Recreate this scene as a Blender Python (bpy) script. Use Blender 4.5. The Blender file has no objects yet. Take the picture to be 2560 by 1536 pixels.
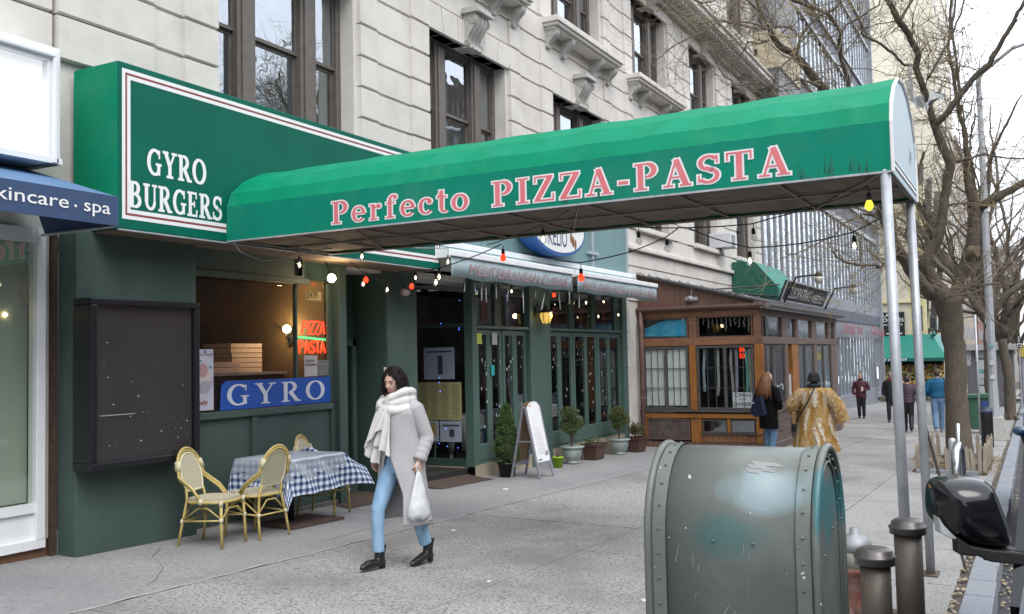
import bpy, bmesh, math, random
from math import sin, cos, pi, radians, atan2, sqrt
from mathutils import Vector, Matrix

SC = bpy.context.scene
COL = SC.collection
random.seed(7)

# ------------------------------------------------------------------ camera
# World: X runs along the avenue (away from the camera), Y towards the shop
# fronts, Z up.  The camera stands at the kerb at eye height, at the origin.
YAW, PIT, ROL, FPX = 0.49091969, 0.05191587, -0.02143433, 2411.4
F = Vector((cos(YAW) * cos(PIT), sin(YAW) * cos(PIT), sin(PIT)))
R0 = Vector((sin(YAW), -cos(YAW), 0)); U0 = R0.cross(F)
Rv = R0 * cos(ROL) + U0 * sin(ROL)
Uv = -R0 * sin(ROL) + U0 * cos(ROL)
cam_d = bpy.data.cameras.new('camera')
cam = bpy.data.objects.new('camera', cam_d); COL.objects.link(cam)
cam.matrix_world = Matrix(((Rv.x, Uv.x, -F.x, 0), (Rv.y, Uv.y, -F.y, 0), (Rv.z, Uv.z, -F.z, 0), (0, 0, 0, 1)))
cam_d.sensor_width = 36; cam_d.lens = 36 * FPX / 2560
cam_d.clip_start = 0.05; cam_d.clip_end = 1500
SC.camera = cam

# ------------------------------------------------------------------ light
SUN_EL, SUN_AZ = radians(52), radians(232)      # azimuth measured from +X
w = bpy.data.worlds.new('World'); SC.world = w; w.use_nodes = True
nt = w.node_tree; nt.nodes.clear()
out = nt.nodes.new('ShaderNodeOutputWorld'); bg = nt.nodes.new('ShaderNodeBackground')
sky = nt.nodes.new('ShaderNodeTexSky'); sky.sky_type = 'NISHITA'; sky.sun_disc = False
sky.sun_elevation = SUN_EL; sky.sun_rotation = radians(90) - SUN_AZ
sky.air_density = 1.0; sky.dust_density = 3.0; sky.ozone_density = 1.0
hs = nt.nodes.new('ShaderNodeHueSaturation'); hs.inputs['Saturation'].default_value = 0.35
# thin bright overcast: soft cloud veil mixed over the clear sky
tc = nt.nodes.new('ShaderNodeTexCoord'); nz = nt.nodes.new('ShaderNodeTexNoise')
nz.inputs['Scale'].default_value = 2.2; nz.inputs['Detail'].default_value = 6
nt.links.new(tc.outputs['Generated'], nz.inputs['Vector'])
mr = nt.nodes.new('ShaderNodeMapRange'); mr.inputs[1].default_value = .35; mr.inputs[2].default_value = .65
mr.inputs[3].default_value = .62; mr.inputs[4].default_value = .9
nt.links.new(nz.outputs['Fac'], mr.inputs[0])
mx = nt.nodes.new('ShaderNodeMix'); mx.data_type = 'RGBA'
mx.inputs[7].default_value = (9.6, 10.2, 11.2, 1)
nt.links.new(mr.outputs[0], mx.inputs[0])
nt.links.new(sky.outputs[0], hs.inputs['Color']); nt.links.new(hs.outputs[0], mx.inputs[6])
nt.links.new(mx.outputs[2], bg.inputs['Color']); bg.inputs['Strength'].default_value = 0.15
nt.links.new(bg.outputs[0], out.inputs['Surface'])

sun_d = bpy.data.lights.new('sun', 'SUN'); sun_d.energy = 0.9; sun_d.angle = radians(28)
sun_d.color = (1, .97, .93)
sun = bpy.data.objects.new('sun', sun_d); COL.objects.link(sun)
sd = Vector((cos(SUN_EL) * cos(SUN_AZ), cos(SUN_EL) * sin(SUN_AZ), sin(SUN_EL)))
sun.rotation_euler = sd.to_track_quat('Z', 'Y').to_euler(); sun.location = (0, 0, 60)
SC.view_settings.view_transform = 'Standard'; SC.view_settings.look = 'None'
SC.view_settings.gamma = 1; SC.view_settings.use_curve_mapping = False
SC.view_settings.exposure = 0.85
SC.cycles.max_bounces = 6; SC.cycles.diffuse_bounces = 3; SC.cycles.glossy_bounces = 3
SC.cycles.transparent_max_bounces = 14; SC.cycles.sample_clamp_indirect = 4
SC.cycles.caustics_reflective = False; SC.cycles.caustics_refractive = False

# ------------------------------------------------------------------ survey
# The photograph was surveyed against vanishing points; these return the real
# position of a sighted point lying on a known plane of the street.
def ray(x, y): return F + Rv * ((x - 1280) / FPX) - Uv * ((y - 768) / FPX)
def onY(x, y, Y): r = ray(x, y); return r * (Y / r.y)
def onX(x, y, X): r = ray(x, y); return r * (X / r.x)
def onZ(x, y, Z): r = ray(x, y); return r * (Z / r.z)
def atD(x, y, d): return ray(x, y) * d
GS, GA, GC = -.026, .015, -1.66
def gz(x, y): return GS * x + GA * y + GC
def onG(x, y): r = ray(x, y); return r * (GC / (r.z - GS * r.x - GA * r.y))

# ------------------------------------------------------------------ materials
MATS = {}
def mat(name, col, rough=.6, metal=0., spec=.5, col2=None, var=.12, scale=5., bump=.0, bscale=60., coat=0., emit=None, es=0., stretch=(1, 1, 1), dirt=None, dirt_amt=.0, dirt_scale=2., alpha=1., local=False, detail=5):
    if name in MATS: return MATS[name]
    m = bpy.data.materials.new(name); m.use_nodes = True; MATS[name] = m
    t = m.node_tree; N = t.nodes; L = t.links; b = N['Principled BSDF']
    if len(col) == 3: col = (*col, 1)
    if col2 is None: col2 = tuple(max(0, c * (1 - var)) for c in col[:3])
    if len(col2) == 3: col2 = (*col2, 1)
    if local:
        g = N.new('ShaderNodeTexCoord'); src = g.outputs['Object']
    else:
        g = N.new('ShaderNodeNewGeometry'); src = g.outputs['Position']
    mp = N.new('ShaderNodeMapping'); mp.inputs['Scale'].default_value = stretch
    L.new(src, mp.inputs['Vector'])
    n = N.new('ShaderNodeTexNoise'); n.inputs['Scale'].default_value = scale; n.inputs['Detail'].default_value = detail
    L.new(mp.outputs[0], n.inputs['Vector'])
    mr = N.new('ShaderNodeMapRange'); mr.inputs[1].default_value = .3; mr.inputs[2].default_value = .7
    L.new(n.outputs['Fac'], mr.inputs[0])
    mx = N.new('ShaderNodeMix'); mx.data_type = 'RGBA'
    mx.inputs[6].default_value = col; mx.inputs[7].default_value = col2
    L.new(mr.outputs[0], mx.inputs[0]); c = mx.outputs[2]
    if dirt is not None:
        n2 = N.new('ShaderNodeTexNoise'); n2.inputs['Scale'].default_value = dirt_scale; n2.inputs['Detail'].default_value = 8
        n2.inputs['Roughness'].default_value = .65
        L.new(src, n2.inputs['Vector'])
        m2 = N.new('ShaderNodeMapRange'); m2.inputs[1].default_value = .48; m2.inputs[2].default_value = .72; m2.inputs[4].default_value = dirt_amt
        L.new(n2.outputs['Fac'], m2.inputs[0])
        x2 = N.new('ShaderNodeMix'); x2.data_type = 'RGBA'; x2.inputs[7].default_value = (*dirt[:3], 1)
        L.new(m2.outputs[0], x2.inputs[0]); L.new(c, x2.inputs[6]); c = x2.outputs[2]
    L.new(c, b.inputs['Base Color'])
    b.inputs['Roughness'].default_value = rough; b.inputs['Metallic'].default_value = metal
    b.inputs['Specular IOR Level'].default_value = spec; b.inputs['Coat Weight'].default_value = coat
    if emit is not None:
        b.inputs['Emission Color'].default_value = (*emit[:3], 1); b.inputs['Emission Strength'].default_value = es
    if alpha < 1: b.inputs['Alpha'].default_value = alpha
    if bump > 0:
        nb = N.new('ShaderNodeTexNoise'); nb.inputs['Scale'].default_value = bscale; nb.inputs['Detail'].default_value = 4
        L.new(mp.outputs[0], nb.inputs['Vector'])
        bp = N.new('ShaderNodeBump'); bp.inputs['Strength'].default_value = bump; bp.inputs['Distance'].default_value = .02
        L.new(nb.outputs['Fac'], bp.inputs['Height']); L.new(bp.outputs[0], b.inputs['Normal'])
    return m

def glass(name, tint=(.9, .95, .95), ior=1.5, extra=.0, rough=.0, wav=.0):
    if name in MATS: return MATS[name]
    m = bpy.data.materials.new(name); m.use_nodes = True; MATS[name] = m
    t = m.node_tree; t.nodes.clear(); N = t.nodes; L = t.links
    o = N.new('ShaderNodeOutputMaterial'); tr = N.new('ShaderNodeBsdfTransparent'); tr.inputs[0].default_value = (*tint, 1)
    gl = N.new('ShaderNodeBsdfGlossy'); gl.inputs['Roughness'].default_value = rough; gl.inputs['Color'].default_value = (.90, .95, 1, 1)  # bluish gloss colour puts a blue-sky tint into the reflections
    fr = N.new('ShaderNodeFresnel'); fr.inputs[0].default_value = ior
    ad = N.new('ShaderNodeMath'); ad.operation = 'ADD'; ad.use_clamp = True; ad.inputs[1].default_value = extra
    L.new(fr.outputs[0], ad.inputs[0]); mx = N.new('ShaderNodeMixShader')
    gb = N.new('ShaderNodeNewGeometry'); sb = N.new('ShaderNodeMath'); sb.operation = 'SUBTRACT'; sb.inputs[0].default_value = 1; L.new(gb.outputs['Backfacing'], sb.inputs[1])
    mu = N.new('ShaderNodeMath'); mu.operation = 'MULTIPLY'; L.new(ad.outputs[0], mu.inputs[0]); L.new(sb.outputs[0], mu.inputs[1])
    L.new(mu.outputs[0], mx.inputs[0]); L.new(tr.outputs[0], mx.inputs[1]); L.new(gl.outputs[0], mx.inputs[2])
    L.new(mx.outputs[0], o.inputs['Surface'])
    if wav > 0:
        nb = N.new('ShaderNodeTexNoise'); nb.inputs['Scale'].default_value = 1.3
        g = N.new('ShaderNodeNewGeometry'); L.new(g.outputs['Position'], nb.inputs['Vector'])
        bp = N.new('ShaderNodeBump'); bp.inputs['Strength'].default_value = wav; bp.inputs['Distance'].default_value = .05
        L.new(nb.outputs['Fac'], bp.inputs['Height']); L.new(bp.outputs[0], gl.inputs['Normal']); L.new(bp.outputs[0], fr.inputs['Normal'])
    return m

# ------------------------------------------------------------------ mesh builder
def wl(o):
    v = Vector((0, 0, 0))
    while o is not None:
        v = v + o.location; o = o.parent
    return v
class MB:
    def __init__(s): s.v = []; s.f = []; s.m = []; s.mi = 0
    def add(s, vs, fs):
        n = len(s.v); s.v += [tuple(p) for p in vs]; s.f += [tuple(i + n for i in f) for f in fs]; s.m += [s.mi] * len(fs); return s
    def box(s, a, b):
        x0, x1 = sorted((a[0], b[0])); y0, y1 = sorted((a[1], b[1])); z0, z1 = sorted((a[2], b[2]))
        return s.add([(x0, y0, z0), (x1, y0, z0), (x1, y1, z0), (x0, y1, z0), (x0, y0, z1), (x1, y0, z1), (x1, y1, z1), (x0, y1, z1)],
                     [(0, 3, 2, 1), (4, 5, 6, 7), (0, 1, 5, 4), (1, 2, 6, 5), (2, 3, 7, 6), (3, 0, 4, 7)])
    def obox(s, c, ax, ay, az):
        c, ax, ay, az = Vector(c), Vector(ax), Vector(ay), Vector(az)
        vs = [c + ax * i + ay * j + az * k for k in (-1, 1) for i, j in ((-1, -1), (1, -1), (1, 1), (-1, 1))]
        return s.add(vs, [(0, 3, 2, 1), (4, 5, 6, 7), (0, 1, 5, 4), (1, 2, 6, 5), (2, 3, 7, 6), (3, 0, 4, 7)])
    def bar(s, a, b, wd, hg, up=(0, 0, 1)):
        a, b = Vector(a), Vector(b); d = b - a; l = d.length
        if l < 1e-6: return s
        d /= l; u = Vector(up); sd = d.cross(u)
        if sd.length < 1e-3: sd = d.cross(Vector((1, 0, 0)))
        sd.normalize(); u = sd.cross(d)
        return s.obox((a + b) / 2, d * l / 2, sd * wd / 2, u * hg / 2)
    def quad(s, a, b, c, d): return s.add([a, b, c, d], [(0, 1, 2, 3)])
    def prism(s, pts, ext):
        n = len(pts); e = Vector(ext); P = [Vector(p) for p in pts]
        return s.add(P + [p + e for p in P], [tuple(range(n))[::-1], tuple(range(n, 2 * n))] + [(i, (i + 1) % n, n + (i + 1) % n, n + i) for i in range(n)])
    def tube(s, pts, rad, n=8, cap=True, flat=1.0, upv=None):
        P = [Vector(p) for p in pts]; m = len(P)
        if not hasattr(rad, '__len__'): rad = [rad] * m
        vs = []; fs = []; prev = None
        for i, p in enumerate(P):
            d = (P[min(i + 1, m - 1)] - P[max(i - 1, 0)])
            if d.length < 1e-9: d = Vector((0, 0, 1))
            d.normalize()
            if prev is None:
                r = Vector(upv) if upv else (Vector((0, 0, 1)) if abs(d.z) < .9 else Vector((1, 0, 0)))
                u = d.cross(r); u.normalize()
            else:
                u = prev - d * prev.dot(d)
                if u.length < 1e-6: u = d.orthogonal()
                u.normalize()
            prev = u; v = d.cross(u)
            for k in range(n):
                a = 2 * pi * k / n; vs.append(p + (u * cos(a) + v * sin(a) * flat) * rad[i])
        for i in range(m - 1):
            for k in range(n):
                fs.append((i * n + k, i * n + (k + 1) % n, (i + 1) * n + (k + 1) % n, (i + 1) * n + k))
        if cap: fs.append(tuple(range(n))[::-1]); fs.append(tuple((m - 1) * n + k for k in range(n)))
        return s.add(vs, fs)
    def cyl(s, a, b, r, r2=None, n=16): return s.tube([a, b], [r, r if r2 is None else r2], n)
    def lathe(s, prof, c=(0, 0, 0), n=24, axis='z', sx=1, sy=1):
        vs = []; fs = []; m = len(prof); cx, cy, cz = c
        for r, h in prof:
            for k in range(n):
                a = 2 * pi * k / n; x, y = r * cos(a) * sx, r * sin(a) * sy
                vs.append((cx + x, cy + y, cz + h) if axis == 'z' else ((cx + h, cy + x, cz + y) if axis == 'x' else (cx + x, cy + h, cz + y)))
        for i in range(m - 1):
            for k in range(n): fs.append((i * n + k, i * n + (k + 1) % n, (i + 1) * n + (k + 1) % n, (i + 1) * n + k))
        if prof[0][0] > 1e-5: fs.append(tuple(range(n))[::-1])
        if prof[-1][0] > 1e-5: fs.append(tuple((m - 1) * n + k for k in range(n)))
        return s.add(vs, fs)
    def ball(s, c, r, n=12, m=8, sc=(1, 1, 1)):
        prof = [(r * sin(pi * i / m) if 0 < i < m else 1e-6, -r * cos(pi * i / m)) for i in range(m + 1)]
        k = len(s.v); s.lathe(prof, (0, 0, 0), n)
        for i in range(k, len(s.v)):
            x, y, z = s.v[i]; s.v[i] = (c[0] + x * sc[0], c[1] + y * sc[1], c[2] + z * sc[2])
        return s
    def build(s, name, mats, parent=None, smooth=False, bevel=0., label=None, kind=None, cat=None, group=None, local=False, seg=2):
        me = bpy.data.meshes.new(name)
        off = Vector((0, 0, 0)) if (local or parent is None) else wl(parent)
        me.from_pydata([(p[0] - off.x, p[1] - off.y, p[2] - off.z) for p in s.v], [], s.f)
        if not isinstance(mats, (list, tuple)): mats = [mats]
        for m in mats: me.materials.append(m)
        if len(mats) > 1: me.polygons.foreach_set('material_index', s.m)
        if smooth: me.polygons.foreach_set('use_smooth', [True] * len(me.polygons))
        me.update()
        o = bpy.data.objects.new(name, me); COL.objects.link(o)
        if parent is not None: o.parent = parent
        if bevel > 0:
            b = o.modifiers.new('bevel', 'BEVEL'); b.width = bevel; b.segments = seg; b.limit_method = 'ANGLE'; b.angle_limit = radians(40)
        if label: o['label'] = label
        if kind: o['kind'] = kind
        if cat: o['category'] = cat
        if group: o['group'] = group
        return o

def thing(name, label, cat, loc=(0, 0, 0), group=None, rz=0, kind=None):
    o = bpy.data.objects.new(name, None); COL.objects.link(o); o.location = loc; o.rotation_euler.z = rz
    o.empty_display_size = .2
    if label: o['label'] = label
    if cat: o['category'] = cat
    if group: o['group'] = group
    if kind: o['kind'] = kind
    return o
def dup(root, loc, rz=None, label=None, name=None):
    r = root.copy(); COL.objects.link(r); r.location = loc
    if rz is not None: r.rotation_euler.z = rz
    if label: r['label'] = label
    for ch in root.children:
        c = ch.copy(); COL.objects.link(c); c.parent = r
        for g in ch.children:
            d = g.copy(); COL.objects.link(d); d.parent = c
    return r
def inst(o, loc, sc=None, parent=None, rot=None):
    c = o.copy(); COL.objects.link(c); c.location = loc
    if sc: c.scale = sc
    if rot: c.rotation_euler = rot
    if parent: c.parent = parent
    return c
def BX(name, a, b, m, parent=None, bevel=0., **k): return MB().box(a, b).build(name, m, parent, bevel=bevel, **k)

# ------------------------------------------------------------------ lettering
def sans(name, txt, m, parent, o, xd, ud, W, H, ext=.002, bold=0., **k):
    """Flat sans-serif print fitted into a W x H field at o, reading along xd."""
    cu = bpy.data.curves.new(name, 'FONT'); cu.body = txt; cu.resolution_u = 3; cu.offset = bold
    tmp = bpy.data.objects.new('t', cu); COL.objects.link(tmp)
    dg = bpy.context.evaluated_depsgraph_get(); me = bpy.data.meshes.new_from_object(tmp.evaluated_get(dg))
    bpy.data.objects.remove(tmp)
    xs = [v.co.x for v in me.vertices]; ys = [v.co.y for v in me.vertices]
    if not xs: return None
    x0, x1, y0, y1 = min(xs), max(xs), min(ys), max(ys)
    xd = Vector(xd).normalized(); ud = Vector(ud).normalized(); n = xd.cross(ud)
    off = wl(parent) if parent else Vector()
    o = Vector(o) - off
    for v in me.vertices:
        v.co = o + xd * ((v.co.x - x0) / (x1 - x0) * W) + ud * ((v.co.y - y0) / (y1 - y0) * H) + n * ext
    me.materials.append(m)
    ob = bpy.data.objects.new(name, me); COL.objects.link(ob)
    if parent: ob.parent = parent
    for a, b in k.items(): ob[a] = b
    return ob

T_, t_ = .17, .065
def L_(x0, y0, x1, y1, w, w2=None): return ('L', x0, y0, x1, y1, w, w if w2 is None else w2)
def A_(cx, cy, rx, ry, a0, a1, T=T_, t=t_): return ('A', cx, cy, rx, ry, a0, a1, T, t)
GL = {
 'P': (.74, [L_(.2, .0, .2, 1, T_), L_(.02, .03, .40, .03, .06), L_(.02, .97, .36, .97, .06), A_(.36, .725, .26, .25, 90, -90)]),
 'I': (.46, [L_(.23, 0, .23, 1, T_), L_(.03, .03, .43, .03, .06), L_(.03, .97, .43, .97, .06)]),
 'Z': (.76, [L_(.08, .97, .68, .97, .065), L_(.04, .03, .70, .03, .065), L_(.60, .95, .14, .05, T_), L_(.08, 1, .08, .74, .05), L_(.70, 0, .70, .28, .05)]),
 'A': (.88, [L_(.42, 1, .16, .04, .065), L_(.42, .99, .70, .03, T_), L_(.02, .03, .32, .03, .06), L_(.52, .03, .86, .03, .06), L_(.24, .34, .6, .34, .06)]),
 'S': (.70, [A_(.36, .735, .24, .235, 30, 255, .13, .085), A_(.34, .265, .26, .235, 75, -150, .13, .085), L_(.60, .98, .60, .70, .05), L_(.07, .02, .07, .30, .05), L_(.26, .56, .46, .44, .14)]),
 'T': (.78, [L_(.39, 0, .39, .98, T_), L_(.04, .97, .74, .97, .065), L_(.2, .03, .58, .03, .06), L_(.06, 1, .06, .72, .055), L_(.72, 1, .72, .72, .055)]),
 '-': (.42, [L_(.06, .36, .36, .36, .12)]),
 ' ': (.5, []),
 'G': (.88, [A_(.46, .5, .36, .47, 48, 312), L_(.70, .04, .70, .42, .15), L_(.54, .43, .86, .43, .06), L_(.74, .97, .74, .68, .05)]),
 'Y': (.86, [L_(.43, 0, .43, .46, T_), L_(.16, .98, .43, .44, T_), L_(.72, .98, .43, .44, .07), L_(.0, .97, .32, .97, .06), L_(.56, .97, .86, .97, .06), L_(.24, .03, .62, .03, .06)]),
 'R': (.86, [L_(.2, 0, .2, 1, T_), L_(.02, .03, .38, .03, .06), L_(.02, .97, .36, .97, .06), A_(.36, .74, .25, .235, 90, -90), L_(.38, .52, .70, .03, T_), L_(.62, .03, .88, .03, .06)]),
 'O': (.92, [A_(.46, .5, .36, .47, 0, 360, .18, .06)]),
 'B': (.80, [L_(.2, 0, .2, 1, T_), L_(.02, .03, .36, .03, .06), L_(.02, .97, .36, .97, .06), A_(.36, .755, .22, .22, 90, -90), A_(.38, .265, .28, .24, 90, -90), L_(.2, .52, .4, .52, .06)]),
 'U': (.86, [L_(.2, .98, .2, .3, T_), L_(.70, .98, .70, .3, .07), A_(.45, .32, .25, .295, 180, 360, .13, .07), L_(.02, .97, .38, .97, .06), L_(.56, .97, .84, .97, .06)]),
 'E': (.74, [L_(.2, 0, .2, 1, T_), L_(.02, .03, .66, .03, .06), L_(.02, .97, .62, .97, .06), L_(.2, .51, .48, .51, .06), L_(.64, 0, .64, .26, .05), L_(.60, 1, .60, .76, .05), L_(.48, .62, .48, .4, .045)]),
 'e': (.58, [A_(.29, .34, .22, .31, 0, 320, .14, .06), L_(.1, .36, .5, .36, .06)]),
 'r': (.52, [L_(.18, 0, .18, .68, .15), L_(.03, .03, .36, .03, .06), L_(.03, .65, .2, .65, .06), L_(.22, .5, .38, .62, .07), ('A', .41, .58, .05, .05, 0, 360, .09, .09)]),
 'f': (.48, [L_(.2, 0, .2, .8, .15), L_(.03, .03, .38, .03, .06), L_(.04, .65, .40, .65, .06), A_(.35, .78, .15, .19, 180, 40, .12, .07), ('A', .42, .88, .04, .04, 0, 360, .08, .08)]),
 'c': (.54, [A_(.29, .34, .22, .31, 45, 318, .14, .06), ('A', .43, .52, .05, .05, 0, 360, .09, .09)]),
 't': (.44, [L_(.2, .14, .2, .92, .15), L_(.03, .65, .40, .65, .06), A_(.31, .16, .11, .13, 180, 320, .12, .07), L_(.06, .66, .18, .88, .05)]),
 'o': (.62, [A_(.31, .34, .24, .31, 0, 360, .15, .06)]),
}
def serif(name, txt, m, parent, o, xd, ud, W, H, grow=0., ext=.002, space=.1, **k):
    """Bold serif lettering cut from strokes; ink fitted into W x H."""
    x = 0; letters = []
    for ch in txt:
        adv, st = GL[ch]; polys = []; letters.append(polys)
        for q in st:
            if q[0] == 'L':
                _, x0, y0, x1, y1, wa, wb = q
                d = Vector((x1 - x0, y1 - y0)); l = d.length; d /= l; nn = Vector((-d.y, d.x))
                a = Vector((x0 + x, y0)) - d * grow; b = Vector((x1 + x, y1)) + d * grow
                polys.append([a + nn * (wa / 2 + grow), b + nn * (wb / 2 + grow), b - nn * (wb / 2 + grow), a - nn * (wa / 2 + grow)])
            else:
                _, cx, cy, rx, ry, a0, a1, T, t = q; n = max(4, int(abs(a1 - a0) / 18)); pr = None
                for i in range(n + 1):
                    a = radians(a0 + (a1 - a0) * i / n); wd = t + (T - t) * abs(cos(a)) + 2 * grow
                    c = Vector((cx + x + rx * cos(a), cy + ry * sin(a))); dn = Vector((cos(a) / max(rx, .01), sin(a) / max(ry, .01))).normalized()
                    cur = (c + dn * (wd / 2 if rx > .06 else wd / 2), c - dn * min(wd / 2, rx if rx < .06 else 9))
                    if pr: polys.append([pr[0], cur[0], cur[1], pr[1]])
                    pr = cur
        x += adv + space
    tot = x - space
    xd = Vector(xd).normalized(); ud = Vector(ud).normalized(); n = xd.cross(ud); o = Vector(o); ob = None
    for ps_ in letters:
        if not ps_: continue
        mb = MB()
        for i, p in enumerate(ps_):
            e = n * (ext + (i % 7) * .00012)
            mb.add([o + xd * (v.x / tot * W) + ud * (v.y * H) + e for v in p], [(0, 1, 2, 3)])
        ob = mb.build('letter_outline' if 'outline' in name else 'letter', m, parent)
    return ob
# ================================================================== materials in use
M_stone = mat('limestone', (.68, .645, .595), .85, col2=(.61, .575, .53), scale=3, bump=.15, bscale=45, dirt=(.34, .31, .27), dirt_amt=.35, dirt_scale=1.1)
M_stone_d = mat('limestone_joint', (.30, .28, .26), .9, bump=.2)
M_carv = mat('carved_stone', (.50, .48, .45), .85, dirt=(.25, .23, .2), dirt_amt=.5, dirt_scale=6, bump=.2)
M_brwn = mat('brown_window_paint', (.135, .115, .10), .55, var=.25, scale=9, bump=.1)
M_pane = glass('window_glass', (.75, .80, .84), 1.5, .28, .0, .12)
M_shopglass = glass('shop_glass', (.93, .95, .95), 1.5, .01, .0, .05)
M_curt = mat('pale_curtain', (.55, .58, .63), .9, scale=2, var=.5, stretch=(6, 6, .3))
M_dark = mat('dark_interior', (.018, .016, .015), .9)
M_brdk = mat('brown_interior', (.055, .040, .026), .85, var=.4)
M_grn = mat('green_shop_paint', (.064, .098, .087), .6, spec=.3, col2=(.048, .077, .069), scale=2.5, stretch=(1, 1, .25), bump=.05, dirt=(.075, .115, .10), dirt_amt=.6, dirt_scale=2.2)
M_grnd = mat('green_panel_paint', (.040, .080, .067), .6, var=.2, scale=3, stretch=(1, 1, .2), bump=.05)
M_sgn = mat('green_sign_face', (.001, .12, .08), .55, spec=.15, col2=(.001, .10, .07), scale=1.5, bump=.02)
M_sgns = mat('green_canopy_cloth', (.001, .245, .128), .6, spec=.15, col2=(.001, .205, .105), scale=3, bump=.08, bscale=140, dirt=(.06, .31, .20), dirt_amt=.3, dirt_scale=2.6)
M_val = mat('green_canopy_valance', (.002, .225, .145), .6, spec=.15, col2=(.003, .195, .13), scale=2, bump=.05, bscale=140, dirt=(.05, .22, .16), dirt_amt=.5, dirt_scale=1.6)
M_wht = mat('white_print', (.80, .80, .80), .5, var=.05)
M_red = mat('dark_red_print', (.30, .05, .05), .5)
M_pink = mat('faded_red_print', (.66, .13, .15), .5, col2=(.70, .20, .22), scale=3)
M_galv = mat('galvanised_steel', (.50, .52, .55), .45, .35, col2=(.38, .40, .43), scale=14, bump=.05, stretch=(1, 1, .25), dirt=(.2, .21, .22), dirt_amt=.5, dirt_scale=9)
M_tarp = mat('canopy_lining', (.135, .105, .078), .8, col2=(.085, .068, .052), scale=2.5, stretch=(.5, 2.5, 1), bump=.3, bscale=8, dirt=(.24, .2, .16), dirt_amt=.5, dirt_scale=3)
M_frame = mat('canopy_pipe', (.26, .22, .18), .6, .3, var=.3)
M_black = mat('black_plastic', (.012, .012, .014), .45)
M_blackm = mat('black_metal', (.012, .013, .016), .4, .2, bump=.1)
M_asph = mat('asphalt', (.055, .056, .06), .85, var=.35, scale=30, bump=.4, bscale=180)
def speckle(name, base, dark, light, sc=70, r=.9, pits=.5, blot=(.20, .195, .19), blot_amt=.5):
    m = bpy.data.materials.new(name); m.use_nodes = True; t = m.node_tree; N = t.nodes; L = t.links; b = N['Principled BSDF']
    g = N.new('ShaderNodeNewGeometry')
    n = N.new('ShaderNodeTexNoise'); n.inputs['Scale'].default_value = sc; n.inputs['Detail'].default_value = 3; n.inputs['Roughness'].default_value = .7
    L.new(g.outputs['Position'], n.inputs['Vector'])
    cr = N.new('ShaderNodeValToRGB'); e = cr.color_ramp.elements
    e[0].position = .36; e[0].color = (*dark, 1); e[1].position = .66; e[1].color = (*light, 1); k = e.new(.47); k.color = (*base, 1)
    L.new(n.outputs['Fac'], cr.inputs[0])
    n2 = N.new('ShaderNodeTexNoise'); n2.inputs['Scale'].default_value = .7; n2.inputs['Detail'].default_value = 7; n2.inputs['Roughness'].default_value = .62
    L.new(g.outputs['Position'], n2.inputs['Vector'])
    mr = N.new('ShaderNodeMapRange'); mr.inputs[1].default_value = .42; mr.inputs[2].default_value = .68; mr.inputs[4].default_value = blot_amt
    L.new(n2.outputs['Fac'], mr.inputs[0]); mx = N.new('ShaderNodeMix'); mx.data_type = 'RGBA'; mx.inputs[7].default_value = (*blot, 1)
    L.new(mr.outputs[0], mx.inputs[0]); L.new(cr.outputs[0], mx.inputs[6])
    # trodden gum and oil spots
    v = N.new('ShaderNodeTexVoronoi'); v.inputs['Scale'].default_value = 2.1; L.new(g.outputs['Position'], v.inputs['Vector'])
    s = N.new('ShaderNodeMapRange'); s.inputs[1].default_value = .05; s.inputs[2].default_value = .075; s.inputs[3].default_value = .45; s.inputs[4].default_value = 0
    L.new(v.outputs['Distance'], s.inputs[0]); m3 = N.new('ShaderNodeMix'); m3.data_type = 'RGBA'; m3.inputs[7].default_value = (.10, .10, .10, 1)
    L.new(s.outputs[0], m3.inputs[0]); L.new(mx.outputs[2], m3.inputs[6]); L.new(m3.outputs[2], b.inputs['Base Color'])
    b.inputs['Roughness'].default_value = r; b.inputs['Specular IOR Level'].default_value = .25
    bp = N.new('ShaderNodeBump'); bp.inputs['Strength'].default_value = pits; bp.inputs['Distance'].default_value = .01
    L.new(n.outputs['Fac'], bp.inputs['Height']); L.new(bp.outputs[0], b.inputs['Normal'])
    return m
M_pave = speckle('aggregate_concrete', (.30, .288, .275), (.085, .085, .09), (.41, .395, .375), 42, blot=(.155, .15, .15), blot_amt=.8)
M_pave2 = speckle('smooth_concrete', (.27, .265, .262), (.20, .195, .195), (.32, .315, .31), 26, pits=.2, blot=(.20, .195, .20), blot_amt=.7)
M_pave3 = speckle('kerbside_concrete', (.29, .285, .275), (.19, .185, .18), (.37, .36, .345), 40, pits=.3, blot=(.18, .18, .175), blot_amt=.6)
M_kerb = mat('kerb_granite', (.25, .27, .30), .8, col2=(.18, .195, .22), scale=40, bump=.3, bscale=90, dirt=(.33, .33, .32), dirt_amt=.4)
M_dirt = mat('dirt_joint', (.10, .085, .07), .95, scale=30, var=.5, bump=.5)

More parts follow.
